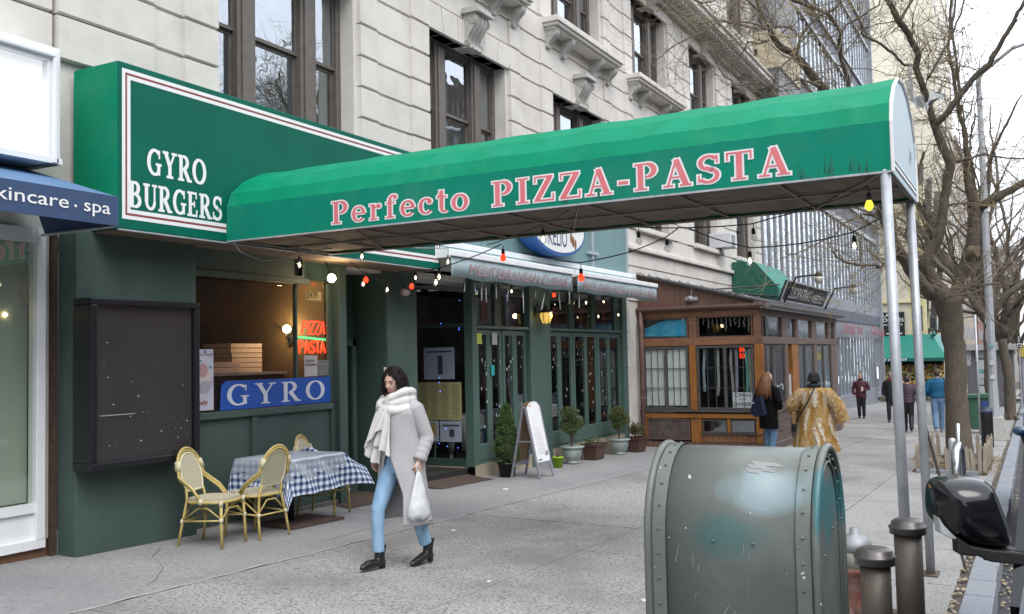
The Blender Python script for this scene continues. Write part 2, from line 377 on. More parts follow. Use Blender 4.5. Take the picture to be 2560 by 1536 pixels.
# ================================================================== ground
def gbox(mb, x0, y0, x1, y1, dz=0., th=.1):
    vs = []
    for z in (-th, 0):
        for (x, y) in ((x0, y0), (x1, y0), (x1, y1), (x0, y1)): vs.append((x, y, gz(x, y) + dz + z))
    return mb.add(vs, [(0, 3, 2, 1), (4, 5, 6, 7), (0, 1, 5, 4), (1, 2, 6, 5), (2, 3, 7, 6), (3, 0, 4, 7)])
mb = MB()
mb.add([(-80, -90, gz(-80, -90) - .19), (900, -90, gz(900, -90) - .19), (900, 120, gz(900, 120) - .19), (-80, 120, gz(-80, 120) - .19)], [(0, 1, 2, 3)])
mb.build('road', M_asph, kind='structure')
sw = thing('pavement', None, None, kind='structure')
mb = MB(); gbox(mb, -12, .5, 62, 9.0, -.012, .25); gbox(mb, 75, .5, 300, 12, -.012, .25); mb.build('joint_bed', M_dirt, sw)
def slab(x0, y0, x1, y1, m, dz=0.):
    j = .0065; return gbox(MB(), x0 + j, y0 + j, x1 - j, y1 - j, dz, .011).build('paving_slab', m, sw)
x = -12.0
while x < 61.9:
    x1 = min(x + 1.7, 62); slab(x, .585, x1, 2.05, M_pave3, random.uniform(-.002, .002)); x = x1
x = -11.0
while x < 61.9:
    x1 = min(x + 5.2, 62); slab(x, 2.05, x1, 3.78, M_pave, random.uniform(-.0015, .0015)); slab(x - .0, 3.78, x1, 5.86, M_pave, random.uniform(-.0015, .0015)); x = x1
x = -10.0
while x < 61.9:
    x1 = min(x + 6.5, 62); slab(x, 5.875, x1, 9.0, M_pave2); x = x1
x = 75.
while x < 120:
    slab(x, .585, x + 5, 4.5, M_pave); slab(x, 4.5, x + 5, 12, M_pave2); x += 5
mb = MB(); rc = random.Random(4)
for (x, y, dx, dy, n) in ((6.2, 2.2, .16, .07, 16), (10.2, 4.0, .10, -.02, 14), (9.0, 1.2, .12, .05, 9), (13.5, 5.0, .2, -.06, 14), (5.3, 6.0, .06, .09, 16), (7.5, 6.2, .2, .03, 12), (16, 3.4, .25, -.08, 12)):
    P = []
    for i in range(n): P.append((x, y)); x += dx + rc.gauss(0, .03); y += dy + rc.gauss(0, .035)
    for (a, b), (c, d) in zip(P, P[1:]): w_ = rc.uniform(.002, .0045); mb.add([(a, b - w_, gz(a, b) + .003), (c, d - w_, gz(c, d) + .003), (c, d + w_, gz(c, d) + .003), (a, b + w_, gz(a, b) + .003)], [(0, 1, 2, 3)])
mb.build('pavement_cracks', M_dirt, sw, kind='stuff')
# kerb stones
x = -6.; k = 0
while x < 62:
    l = (.55 + .35 * random.random()) if x < 26 else 2.6
    gbox(MB(), x + .006, .315 + random.uniform(-.006, .006), min(x + l, 62) - .006, .52, .006 + random.uniform(-.004, .004), .3).build('kerb_stone', M_kerb, sw, bevel=.012); x += l
MB().add([(75, .3, gz(75, .3)), (300, .3, gz(300, .3)), (300, .55, gz(300, .55)), (75, .55, gz(75, .55))], [(0, 1, 2, 3)]).build('kerb_edge', M_kerb, sw)
# worn mortar line along the smooth strip
mb = MB(); px = None
M_mort = mat('pale_mortar', (.42, .41, .39), .9, var=.3, scale=20, bump=.3)
for i in range(60):
    x = 3.5 + i * .12; y = 5.868 + .012 * sin(i * 1.7) + .01 * sin(i * .6)
    wd = .010 + .012 * random.random() if 2 < i < 34 or 44 < i < 52 else .002
    c = ((x, y - wd, gz(x, y) + .003), (x, y + wd, gz(x, y) + .003))
    if px: mb.add([px[0], c[0], c[1], px[1]], [(0, 1, 2, 3)])
    px = c
mb.build('mortar_line', M_mort, sw)

# ================================================================== stone apartment building
apt = thing('apartment_building', 'pale limestone apartment building with grooved courses, scroll keystones and brown windows above the shops', 'building', (14, 8, -1.9))
YF, YB = 7.80, 7.87
XL = [7.81 + 4.31 * k for k in range(-1, 6)]; WW = 2.52
Z0, Z1, Z2, Z3 = 2.95, 5.04, 6.38, 8.42
mb = MB()
edges = [-60] + [v for a in XL[:] for v in (a, a + WW)] + [32.6]
for i in range(0, len(edges) - 1, 2): mb.box((edges[i], YB, 1.2), (edges[i + 1], 8.45, 16.9))
for a in XL:
    for z0, z1 in ((1.2, Z0), (Z1, Z2), (Z3, 10.1), (12.2, 16.9)): mb.box((a, YB, z0), (a + WW, 8.45, z1))
mb.box((19.8, 7.86, -2.3), (32.6, 8.45, 1.2)); mb.box((-60, 8.02, -1.9), (4.0, 8.45, 1.2)); mb.box((-60, 8.9, 1.2), (32.6, 9.1, 17)); mb.box((4, 12.8, -2.3), (32.6, 13, 1.3))
mb.build('wall', M_stone, apt)
courses = [2.85, 3.28, 3.705, 4.13, 4.57, 5.035, 5.46, 5.92, 6.385, 6.84, 7.29, 7.74, 8.2, 8.62]
def block(w, name='stone_block'):
    h = .011; d0 = YB - YF; mb = MB(); x0, x1, c = 0, w, .022
    prof = [(d0 + .03, 0.022), (.03, .022), (0, .022 + c * 1.3), (0, 1 - .022 - c), (.03, 1 - .022), (d0 + .03, 1 - .022)]
    P = [(0, y, z) for y, z in prof]; mb.prism(P, (w, 0, 0)); return mb
proto = {}
def put_block(x0, x1, z0, z1, dy=0.):
    wk = round(x1 - x0, 2)
    if wk not in proto:
        o = block(wk).build('stone_block', M_stone, None, local=True); proto[wk] = o; first = True
        o.parent = apt
    else:
        o = inst(proto[wk], (0, 0, 0), parent=apt)
    o.location = Vector((x0, YF + dy, z0)) - wl(apt); o.scale = (1, 1, z1 - z0)
for ci in range(len(courses) - 1):
    za, zb = courses[ci], courses[ci + 1]
    for k in range(-1, 6):
        L0 = 7.81 + 4.31 * k
        prevR = L0 - 4.31 + WW
        if k == -1: continue
        if k == 0:
            if L0 > 7: put_block(5.80, 6.92, za, zb); put_block(6.92, 7.32, za, zb, .035); put_block(7.32, 7.81, za, zb)
        else:
            put_block(prevR + .08, prevR + .47, za, zb); put_block(prevR + .47, L0 - .48, za, zb, .035); put_block(L0 - .48, L0, za, zb)
    put_block(4.3, 5.76, za, zb, .04)
    if 5.4 < za < 6.0:
        for k in range(0, 6):
            L0 = 7.81 + 4.31 * k; put_block(L0 + .01, L0 + WW - .01 + .08, za, zb, .035)
    put_block(31.96, 32.5, za, zb)
# plain lower courses beside the green fascia, string course
for z0, z1 in ((1.2, 1.6), (1.6, 2.0), (2.0, 2.36), (2.47, 2.85)):
    put_block(20.05, 24.6, z0, z1, .03); put_block(24.62, 32.5, z0, z1, .03)
for z0, z1 in zip([-1.9, -1.5, -1.1, -.7, -.3, .1, .5, .85], [-1.5, -1.1, -.7, -.3, .1, .5, .85, 1.2]): put_block(19.82, 20.03, z0, z1, -.03)
MB().box((20.05, 7.74, 2.36), (32.5, 7.87, 2.47)).build('string_course', M_stone, apt, bevel=.02)
# flat arches of wedge stones with scroll keystones
def voussoirs(L0, z0, z1):
    n = 3; wv = .44
    xs = [0, .44, .88, 1.12]; lean = [-.16, -.09, -.045, -.02]
    for side in (0, 1):
        for i in range(3):
            a, b = xs[i], xs[i + 1]; la, lb = lean[i], lean[i + 1]
            g = .008
            pts = [(a + g, z0), (b - g, z0), (b - g + lb, z1 - .012), (a + g + la, z1 - .012)]
            if side: pts = [(WW + .04 - p[0], p[1]) for p in pts][::-1]
            MB().prism([(L0 + p[0], YF + .004, p[1]) for p in pts], (0, YB + .2 - YF, 0)).build('wedge_stone', M_stone, apt)
def keystone(xc, z0, z1, w=.40, dep=.26):
    mb = MB(); n = 16; prof = []
    for i in range(n + 1):
        t = i / n; z = z1 - .10 - (z1 - .10 - z0) * t
        y = dep * (.80 - .62 * (t ** .8) + .16 * sin(t * 2 * pi)) + (.05 if t > .9 else 0)
        prof.append((YF - y, z))
    P = [(xc - w / 2, YF + .1, z0)] + [(xc - w / 2, YF + .1, z1 - .1)] + [(xc - w / 2, a, b) for a, b in prof]
    mb.prism(P, (w, 0, 0))
    for dx in (-.12, 0, .12):      # rolled ribs on the face
        mb.tube([(xc + dx, a - .002, b) for a, b in prof], .022, 6)
    for sgn in (-1, 1):            # spiral volutes on the flanks
        for (yc, zc, r) in ((YF - dep * .62, z1 - .2, .085), (YF - dep * .20, z0 + .075, .055)):
            sp = [(xc + sgn * (w / 2 + .012), yc + r * (1 - j / 26) * cos(j * .55), zc + r * (1 - j / 26) * sin(j * .55)) for j in range(24)]
            mb.tube(sp, .011, 5)
            mb.cyl((xc + sgn * w / 2, yc, zc), (xc + sgn * (w / 2 + .01), yc, zc), r)
    mb.box((xc - w / 2 - .06, YF - dep - .03, z1 - .1), (xc + w / 2 + .06, YF + .1, z1 - .06)); mb.box((xc - w / 2 - .03, YF - dep, z1 - .06), (xc + w / 2 + .03, YF + .1, z1))
    mb.build('keystone', M_carv, apt, bevel=.006, seg=1)
def bracket(xc, z0, z1, w, d0, par):
    mb = MB(); prof = []
    for i in range(11):
        t = i / 10; prof.append((YF - d0 * (.95 - .75 * t + .14 * sin(t * 2 * pi)), z1 - (z1 - z0) * t))
    mb.prism([(xc - w / 2, YF + .07, z0), (xc - w / 2, YF + .07, z1)] + [(xc - w / 2, a, b) for a, b in prof], (w, 0, 0))
    for sg in (-1, 1):
        mb.cyl((xc + sg * w / 2, YF - d0 * .55, z1 - .08), (xc + sg * (w / 2 + .012), YF - d0 * .55, z1 - .08), .055, n=10)
        mb.cyl((xc + sg * w / 2, YF - d0 * .2, z0 + .04), (xc + sg * (w / 2 + .012), YF - d0 * .2, z0 + .04), .03, n=10)
    mb.build('bracket', M_carv, par)
def window(L0, z0, z1, curtain=True, top=False):
    R = L0 + WW + .0; y = 8.08; fr = MB()
    fr.box((L0, y, z0), (L0 + .09, y + .12, z1)); fr.box((R - .09, y, z0), (R, y + .12, z1)); fr.box((L0 + .09, y, z1 - .1), (R - .09, y + .12, z1)); fr.box((L0 + .09, y, z0), (R - .09, y + .12, z0 + .08))
    m1, m2, m3, m4 = L0 + .55, L0 + .85, R - .85, R - .55
    for a, b in ((m1, m2), (m3, m4)):
        fr.box((a, y - .03, z0), (b, y + .12, z1)); fr.box((a + .06, y - .055, z0 + .05), (b - .06, y - .03, z1 - .1))
    W = fr.build('window', M_brwn, apt, bevel=.008, seg=1)
    zm = z0 + (z1 - z0) * .46
    for a, b in ((L0 + .09, m1), (m2, m3), (m4, R - .09)):
        for (s0, s1, yy) in ((z0 + .08, zm, y + .075), (zm, z1 - .1, y + .035)):
            s = MB(); e = .045
            s.box((a, yy, s0), (a + e, yy + .04, s1)); s.box((b - e, yy, s0), (b, yy + .04, s1)); s.box((a + e, yy, s0), (b - e, yy + .04, s0 + e)); s.box((a + e, yy, s1 - e), (b - e, yy + .04, s1))
            so = s.build('sash', M_brwn, W)
            MB().box((a + e, yy + .015, s0 + e), (b - e, yy + .022, s1 - e)).build('pane', M_pane, W)
    if curtain:
        mb = MB(); nn = 26; vs = []
        a, b = m2 + .02, m2 + (m3 - m2) * random.uniform(.45, .8)
        for i in range(nn + 1):
            xx = a + (b - a) * i / nn; yy = 8.36 + .03 * sin(i * 1.3) ; vs += [(xx, yy, z0 + .1), (xx, yy, z1 - .12)]
        mb.add(vs, [(2 * i, 2 * i + 2, 2 * i + 3, 2 * i + 1) for i in range(nn)]).build('curtain', M_curt, W)
        BX('blind', (m2, 8.3, z1 - random.uniform(.35, .7)), (m3, 8.31, z1 - .1), M_curt, W)
    return W
for k in range(-1, 6):
    L0 = 7.81 + 4.31 * k
    if k >= 0:
        window(L0, Z0, Z1, k in (0, 1, 3)); voussoirs(L0, Z1, 5.45); keystone(L0 + WW / 2, 4.99, 5.64)
        MB().box((L0 - .02, 7.72, Z0 - .12), (L0 + WW + .02, 8.1, Z0)).build('sill', M_stone, apt, bevel=.01)
    window(L0, Z2, Z3, k % 2 == 0); voussoirs(L0, Z3, 8.66); keystone(L0 + WW / 2, 8.36, 8.86, .36, .22)
    s = MB(); s.box((L0 - .40, 7.46, 6.26), (L0 + WW + .40, 8.1, 6.37)); s.box((L0 - .36, 7.50, 6.20), (L0 + WW + .36, 7.87, 6.26)); s.box((L0 - .30, 7.56, 6.15), (L0 + WW + .30, 7.87, 6.2))
    so = s.build('sill', M_stone, apt, bevel=.012)
    for dx in (-.2, .52, WW - .52, WW + .2): bracket(L0 + dx, 5.82, 6.15, .15, .25, so)
    window(L0, 10.1, 12.2, False)
    BX('sill', (L0 - .1, 7.7, 10.0), (L0 + WW + .1, 8.1, 10.1), M_stone, apt)
# cornice
mb = MB()
for (y, z0, z1) in ((7.70, 8.80, 8.88), (7.60, 8.88, 8.94), (7.22, 8.98, 9.13), (7.16, 9.13, 9.22), (7.30, 9.22, 9.28)): mb.box((-8, y, z0), (32.5, YB, z1))
mb.box((-8, 7.50, 8.94), (32.5, YB, 8.98)); cor = mb.build('cornice', M_stone, apt, bevel=.01, seg=1)
mb = MB(); x = 10.
while x < 32.4: mb.box((x, 7.34, 8.84), (x + .12, 7.62, 8.975)); x += .27
mb.build('dentils', M_carv, apt, kind='stuff')
z = 9.6
while z < 16.5:
    mb = MB(); mb.box((14, 7.83, z), (32.5, 7.87, z + .42)); z += .46
    if not (9.95 < z < 12.7): mb.build('stone_course', M_stone, apt)
# window air conditioner
ac = thing('air_conditioner', 'white window air conditioner jutting from the small stone window above the tavern', 'air conditioner', (29.4, 7.7, 3.0))
p = onY(1828, 640, 7.45)
BX('casing', (p.x - .32, 7.35, 3.0), (p.x + .32, 8.0, 3.42), mat('ac_white', (.72, .73, .74), .5), ac, .02)
mb = MB()
for i in range(7): mb.box((p.x - .29, 7.335, 3.03 + i * .052), (p.x + .1, 7.35, 3.05 + i * .052))
mb.build('grille', mat('ac_grey', (.35, .36, .38), .5), ac)

# ================================================================== glass tower beyond
M_alu = mat('grey_aluminium', (.36, .38, .41), .45, .4, var=.2, stretch=(1, 1, .1))
M_cw = glass('curtain_glass', (.75, .85, .9), 1.5, .30, .0, .25)
M_spn = mat('spandrel_grey', (.23, .245, .28), .5, var=.15, scale=2, stretch=(1, 1, .2))
M_spnd = mat('band_slate', (.10, .12, .155), .6, var=.3, scale=12, stretch=(1, 1, 4), bump=.3)
gt = thing('glass_tower', 'grey glass tower with close vertical mullions and red letters, past the stone building', 'building', (46, 8, -2.7))
BX('body', (32.62, 8.1, -3.6), (61, 22, 34), mat('sky_tint_panel', (.30, .36, .40), .4, var=.3, scale=.8, stretch=(1, 1, .3)), gt)  # pale blue body colour stands in for sky mirrored in the glass
BX('base_wall', (32.62, 7.72, -4.), (61, 8.3, -2.15), M_spn, gt)
zs = [(2.45, 6.2), (7.4, 10.1), (11.3, 14.0), (15.2, 17.9), (19.1, 21.8), (23, 25.7), (26.9, 29.6)]
BX('wall_panel', (32.62, 7.8, 1.9), (61, 8.3, 2.45), M_spn, gt); BX('wall_panel', (32.62, 7.75, 1.38), (61, 8.3, 1.9), M_spnd, gt); BX('wall_panel', (32.62, 7.8, .6), (61, 8.3, 1.38), M_spn, gt)
for (a, b), (c, d) in zip(zs, zs[1:]):
    BX('spandrel', (32.62, 7.74, b), (61, 8.3, b + .22), M_alu, gt); BX('spandrel', (32.62, 7.86, b + .22), (61, 8.3, c - .15), M_spnd, gt); BX('spandrel', (32.62, 7.74, c - .15), (61, 8.3, c), M_alu, gt)
for i, (a, b) in enumerate([(-2.15, .6)] + zs):
    x = 32.8; m0 = None
    while x < 61:
        if m0 is None: m0 = BX('mullion', (x, 7.80, a), (x + .17, 7.95, b), M_alu, gt)
        else: inst(m0, m0.location + Vector((x - 32.8, 0, 0)), parent=gt)
        x += .95
    x = 32.65; j = 0
    while x < 61:
        l = 3.1 if x + 3.1 < 61 else 61 - x
        MB().box((x, 7.85, a), (x + l - .02, 7.87, b)).build('pane', M_cw, gt); x += l
BX('end_post', (60.7, 7.6, -3.6), (61.02, 8.4, 34), M_alu, gt)
dr = BX('door', (57.9, 7.70, -3.25), (58.9, 7.84, -.75), M_spn, gt); BX('pane', (58.1, 7.68, -2.9), (58.7, 7.70, -1.), M_cw, dr)
M_rl = mat('faded_red_letters', (.28, .035, .05), .5, var=.3, scale=8)
for (x0, x1, tx) in ((46.2, 49.6, 'Unlimited'), (50.3, 51.9, 'the'), (55.2, 57.0, 'Q'), (57.6, 60.6, 'house')):
    sans('lettering', tx, M_rl, gt, (x0, 7.5, .75), (1, 0, 0), (0, 0, 1), x1 - x0, .55, bold=.02)
# oriel bay of pale brick at the near corner of the tower
M_pbr = mat('pale_yellow_brick', (.48, .42, .30), .85, col2=(.40, .34, .25), scale=8, stretch=(1, 1, 5), bump=.3, bscale=30)
for z0, z1 in ((9.6, 10.9), (13.0, 14.6), (16.6, 18), (20, 21.4)): BX('brick_bay', (32.62, 7.0, z0), (36, 8.3, z1), M_pbr, gt)
for z0, z1 in ((8.3, 9.6), (10.9, 13.0), (14.6, 16.6), (18, 20)):
    f = MB(); f.box((32.66, 7.06, z0), (36, 8.25, z1)); fo = f.build('bay_window', mat('bay_grey', (.13, .14, .16), .5), gt)
    for a, b in ((7.1, 7.45), (7.55, 7.9)): BX('pane', (32.63, a, z0 + .15), (32.655, b, z1 - .15), M_cw, fo)
MB().add([(32.7, 7.1, 8.3), (36, 7.1, 8.3), (36, 8.2, 8.3), (32.7, 8.2, 8.3), (33.2, 7.7, 7.85), (35.6, 7.7, 7.85), (35.6, 8.2, 7.85), (33.2, 8.2, 7.85)],
         [(0, 1, 2, 3), (4, 7, 6, 5), (0, 4, 5, 1), (1, 5, 6, 2), (2, 6, 7, 3), (3, 7, 4, 0)]).build('bay_foot', MATS['bay_grey'], gt)
# ================================================================== pizza shop
shop = thing('pizza_shop', 'dark green pizza shop front with a lit window, low panelled wall and recessed door', 'shop', (8.3, 7.75, -1.8))
gzb = lambda x, y: gz(x, y) - .03
mb = MB(); mb.box((5.80, 7.55, -2.0), (7.22, 7.80, 1.24)); mb.build('side_panel', M_grn, shop, bevel=.01)
mb = MB()
mb.box((7.22, 7.72, .98), (9.12, 7.86, 1.24)); mb.build('header', M_grnd, shop)
mb = MB(); mb.box((7.22, 7.66, .93), (9.13, 7.72, 1.0)); mb.box((7.22, 7.68, 1.0), (9.05, 7.72, 1.24)); mb.build('header_trim', M_grn, shop, bevel=.006)
BX('header', (9.13, 7.80, 1.0), (9.72, 7.86, 1.24), M_grnd, shop)
for (a, b) in ((7.22, 8.26), (8.34, 9.66)):
    BX('low_panel', (a, 7.80, -1.74), (b, 7.84, -.60), M_grn, shop)
mb = MB(); mb.box((7.22, 7.75, -.60), (9.70, 7.86, -.525)); mb.box((8.26, 7.765, -1.74), (8.34, 7.84, -.60)); mb.box((9.66, 7.765, -1.80), (9.74, 7.84, -.60)); mb.box((7.22, 7.765, -1.74), (7.27, 7.84, -.60)); mb.build('rail', M_grn, shop, bevel=.006)
mb = MB(); mb.box((9.74, 7.70, -1.9), (9.90, 7.86, 1.24)); mb.box((9.04, 7.80, -.525), (9.075, 7.85, .98)); mb.box((9.66, 7.80, -.525), (9.74, 7.85, .98)); mb.build('jamb', M_grn, shop, bevel=.006)
BX('stone_plinth', (7.2, 7.74, -2.1), (9.9, 7.85, -1.74), mat('old_plinth', (.17, .155, .135), .9, var=.4, scale=6, bump=.5), shop, .01)
BX('pane', (7.27, 7.822, -.52), (9.035, 7.830, .98), M_shopglass, shop); BX('pane', (9.08, 7.822, -.52), (9.65, 7.830, .98), M_shopglass, shop)
# entry recess
mb = MB(); mb.box((9.90, 8.36, -1.9), (10.90, 8.42, .45)); mb.box((9.90, 8.36, .45), (10.9, 8.42, 1.3)); mb.build('entry_back', M_grnd, shop)
BX('entry_side', (10.90, 7.86, -2.0), (10.96, 8.42, 1.3), M_grnd, shop)
BX('entry_side', (9.84, 7.86, -2.0), (9.90, 8.42, 1.3), M_grnd, shop)
d = MB(); x0, x1 = 10.18, 10.86; d.box((x0, 8.28, -1.86), (x0 + .09, 8.34, .30)); d.box((x1 - .09, 8.28, -1.86), (x1, 8.34, .30)); d.box((x0, 8.28, .20), (x1, 8.34, .30)); d.box((x0 + .09, 8.28, -1.86), (x1 - .09, 8.34, -1.45))
do = d.build('door', M_grn, shop, bevel=.006); BX('pane', (x0 + .09, 8.30, -1.45), (x1 - .09, 8.31, .20), M_shopglass, do)
MB().tube([(10.31, 8.24, -.9), (10.31, 8.22, -.85), (10.31, 8.22, -.45), (10.31, 8.24, -.40)], .012, 8).build('handle', M_galv, do)
# pilaster between entries
pil = MB(); pil.box((10.90, 7.78, -2.05), (11.63, 7.86, 1.3)); pil.build('pilaster', M_grn, shop, bevel=.008)
BX('pilaster_edge', (10.885, 7.80, -2.0), (10.9, 7.84, -.1), M_wht, shop)
# dark shop room
M_shopwall = mat('ochre_shop_wall', (.10, .062, .022), .8, var=.3, scale=2)
room = MB(); room.box((7.0, 11.9, -2), (9.84, 12.0, 1.3)); room.build('back_wall', M_brdk, shop)
BX('partition', (9.70, 7.9, -2.0), (9.80, 11.9, 1.3), M_shopwall, shop); BX('partition', (6.9, 7.9, -2.0), (7.0, 11.9, 1.3), M_brdk, shop)
BX('ceiling', (6.9, 7.87, 1.25), (10.95, 12, 1.3), M_brdk, shop)
BX('counter', (7.1, 8.55, -1.8), (9.66, 9.3, -.15), M_dark, shop); BX('counter_top', (7.1, 8.5, -.15), (9.68, 9.3, -.12), mat('counter_pale', (.22, .23, .25), .4), shop)
BX('floor', (6.9, 7.85, -2.02), (10.95, 12, -1.85), M_brdk, shop)
M_box = mat('cardboard_white', (.42, .33, .29), .8, var=.2, scale=10)
for i in range(6):
    c = BX('pizza_box', (8.97 + random.uniform(-.012, .012), 8.78, -.12 + i * .062), (9.52, 9.26, -.12 + i * .062 + .056), M_box, None, .006)
    c['label'] = ['flat white pizza box at the foot of the tall stack behind the window', 'second pizza box from the foot of the tall stack', 'third pizza box up in the tall stack inside the window', 'pizza box fourth from the bottom of the tall stack', 'pizza box just under the top of the tall stack', 'topmost pizza box of the tall stack inside the window'][i]; c['category'] = 'box'; c['group'] = 'pizza boxes behind the shop window'
for i in range(2):
    c = BX('pizza_box', (8.42, 8.6, -.12 + i * .07), (8.94, 9.1, -.12 + i * .07 + .064), M_box, None, .006)
    c['label'] = ['lower wide pizza box of the low pair behind the window', 'upper wide pizza box of the low pair behind the window'][i]; c['category'] = 'box'; c['group'] = 'pizza boxes behind the shop window'
def emis(name, col, st):
    m = bpy.data.materials.new(name); m.use_nodes = True; b = m.node_tree.nodes['Principled BSDF']
    b.inputs['Base Color'].default_value = (*col, 1); b.inputs['Emission Color'].default_value = (*col, 1); b.inputs['Emission Strength'].default_value = st; MATS[name] = m; return m
E_warm = emis('lamp_warm', (1, .72, .34), 9); E_neon = emis('neon_red', (1, .035, .01), 2.2); E_ngr = emis('neon_green', (.05, .8, .2), 1.4)
E_bulb = emis('bulb_warm', (1, .80, .5), 6); E_redb = emis('bulb_red', (1, .035, .01), 1.6); E_spark = emis('tiny_blue', (.08, .2, 1), 3); E_yel = emis('bulb_yellow', (.75, .65, .05), .9)
def lamp(name, loc, e, r=.05, col=(1, .7, .38)):
    l = bpy.data.lights.new(name, 'POINT'); l.energy = e; l.color = col; l.shadow_soft_size = r
    o = bpy.data.objects.new(name, l); COL.objects.link(o); o.location = loc
p = onX(717, 823, 9.62)
sc_ = thing('wall_lamp', 'glowing wall lamp with a dark curled arm inside the pizza shop', 'lamp', p)
MB().ball(p, .055).build('globe', E_warm, sc_, True)
mb = MB(); mb.tube([p + Vector((.08, 0, -.1)), p + Vector((.02, .0, -.12)), p + Vector((-.02, 0, -.09)), p + Vector((0, 0, -.05))], .012, 6); mb.tube([p + Vector((.08, 0, -.1)), p + Vector((.06, .1, -.02)), p + Vector((.03, .2, .06))], .009, 6); mb.box(p + Vector((.05, -.03, -.2)), p + Vector((.078, .03, .02))); mb.build('arm', M_blackm, sc_)
lamp('shop_lamp_light', p + Vector((-.10, -.05, 0)), 9)
for i, (px, py) in enumerate(((485, 682), (737, 703))):
    q = onZ(px, py, .93); q = onY(px, py, 8.15); dl = thing('downlight', ['yellow ceiling light at the left end of the pizza window', 'yellow ceiling light at the right end of the pizza window'][i], 'light', q, 'ceiling lights in the pizza window')
    MB().lathe([(.0001, 0), (.05, .0), (.06, .02), (.065, .05)], q, 14).build('lens', E_warm, dl, True)
    lamp('downlight_light', q + Vector((0, .02, -.08)), 2.2)
# neon words, house number, posters
nn = thing('neon_sign', 'red neon PIZZA over PASTA with a green bar, hung in the shop window', 'sign', (9.3, 7.9, -.1))
NG = {'P': [[(0, 0), (0, 1), (.5, 1), (.62, .78), (.5, .55), (.05, .55)]], 'I': [[(.1, 0), (.1, 1)]], 'Z': [[(0, 1), (.62, 1), (0, 0), (.62, 0)]], 'A': [[(0, 0), (.32, 1), (.64, 0)], [(.12, .35), (.5, .35)]],
      'S': [[(.58, .85), (.4, 1), (.1, .95), (.04, .7), (.5, .4), (.55, .1), (.3, 0), (0, .12)]], 'T': [[(0, 1), (.62, 1)], [(.31, 1), (.31, 0)]]}
NW = {'P': .75, 'I': .28, 'Z': .72, 'A': .78, 'S': .72, 'T': .72}
def neon(txt, o, W, H, m, shear=.12):
    tot = sum(NW[c] for c in txt) - .12; x = 0; mb = MB()
    for c in txt:
        for st in NG[c]:
            for off in (0, .018):
                mb.tube([Vector(o) + Vector(((x + a) / tot * W + shear * b * H + off, 0, b * H + off * .6)) for a, b in st], .0065, 6)
        x += NW[c]
    return mb.build('tube', m, nn, True)
a = onY(754, 836, 7.88); b = onY(815, 836, 7.88); neon('PIZZA', a, b.x - a.x - .04, .155, E_neon)
a = onY(748, 884, 7.88); b = onY(815, 884, 7.88); neon('PASTA', a, b.x - a.x - .02, .145, E_neon, -.1)
MB().tube([onY(736, 842, 7.88), onY(828, 851, 7.88)], .011, 8).build('green_bar', E_ngr, nn)
hn = BX('house_number', onY(767, 750, 7.815), onY(803, 731, 7.812), mat('cream_plate', (.42, .34, .17), .6), None); hn['label'] = 'small cream plate with the street number 2479 on the window'; hn['category'] = 'sign'
o = onY(768, 746, 7.808); sans('lettering', '2479', M_black, hn, o, (1, 0, .0), (0, 0, 1), .19, .085)
gy = thing('gyro_banner', 'blue strip banner with large white GYRO letters in the pizza window', 'banner', onY(690, 1000, 7.8))
a = onY(548, 1032, 7.80); b = onY(832, 944, 7.80)
M_blue = mat('banner_blue', (.012, .085, .42), .45, var=.15, scale=2)
x0, x1, z0, z1 = a.x, 9.66, -.515, -.195
MB().prism([(x0, 7.785, z0), (x1, 7.785, z0), (x1, 7.785, z1), (x0 + .09, 7.785, z1), (x0 + .02, 7.785, z1 - .05)], (0, .008, 0)).build('banner_cloth', M_blue, gy)
serif('lettering', 'GYRO', mat('banner_white', (.62, .66, .76), .5), gy, (x0 + .09, 7.783, z0 + .045), (1, 0, 0), (0, 0, 1), x1 - x0 - .2, z1 - z0 - .085, ext=.003, space=.22)
# ice-cream poster
ps = thing('dessert_poster', 'narrow pale poster of pink ice cream scoops beside the black case', 'poster', (7.55, 7.8, -.15))
a, b = 7.415, 7.70; z0, z1 = -.50, .155
BX('sheet', (a, 7.80, z0), (b, 7.804, z1), mat('poster_paper', (.52, .56, .64), .6, col2=(.42, .40, .50), scale=4), ps)
M_pk = mat('ice_pink', (.46, .26, .30), .6); M_lil = mat('bowl_lilac', (.36, .34, .42), .6); M_crm = mat('scoop_cream', (.58, .52, .50), .6); M_tb = mat('poster_teal', (.06, .22, .36), .6)
def disc(name, cx, cz, rx, rz, y, m, par, a0=0, a1=360, n=18):
    mb = MB(); vs = [(cx, y, cz)] + [(cx + rx * cos(radians(a0 + (a1 - a0) * i / n)), y, cz + rz * sin(radians(a0 + (a1 - a0) * i / n))) for i in range(n + 1)]
    return mb.add(vs, [(0, i + 1, i + 2) for i in range(n)]).build(name, m, par)
disc('bowl', a + .14, -.19, .12, .13, 7.797, M_lil, ps, 180, 360); disc('scoop', a + .09, -.14, .06, .07, 7.795, M_crm, ps); disc('scoop', a + .18, -.13, .06, .07, 7.793, M_crm, ps); disc('scoop', a + .13, -.07, .065, .075, 7.791, M_pk, ps)
for (dx, dz, r) in ((.16, .13, .03), (.10, .03, .025), (.24, -.04, .03)): disc('confetti', a + dx, dz, r, r * .7, 7.797, M_tb, ps, 20, 340, 3)
sans('lettering', 'Made Fresh', M_red, ps, (a + .015, 7.798, .085), (1, 0, 0), (0, 0, 1), .25, .03); sans('lettering', 'Daily', M_red, ps, (a + .04, 7.798, -.46), (1, 0, .1), (0, 0, 1), .16, .06, bold=.02)
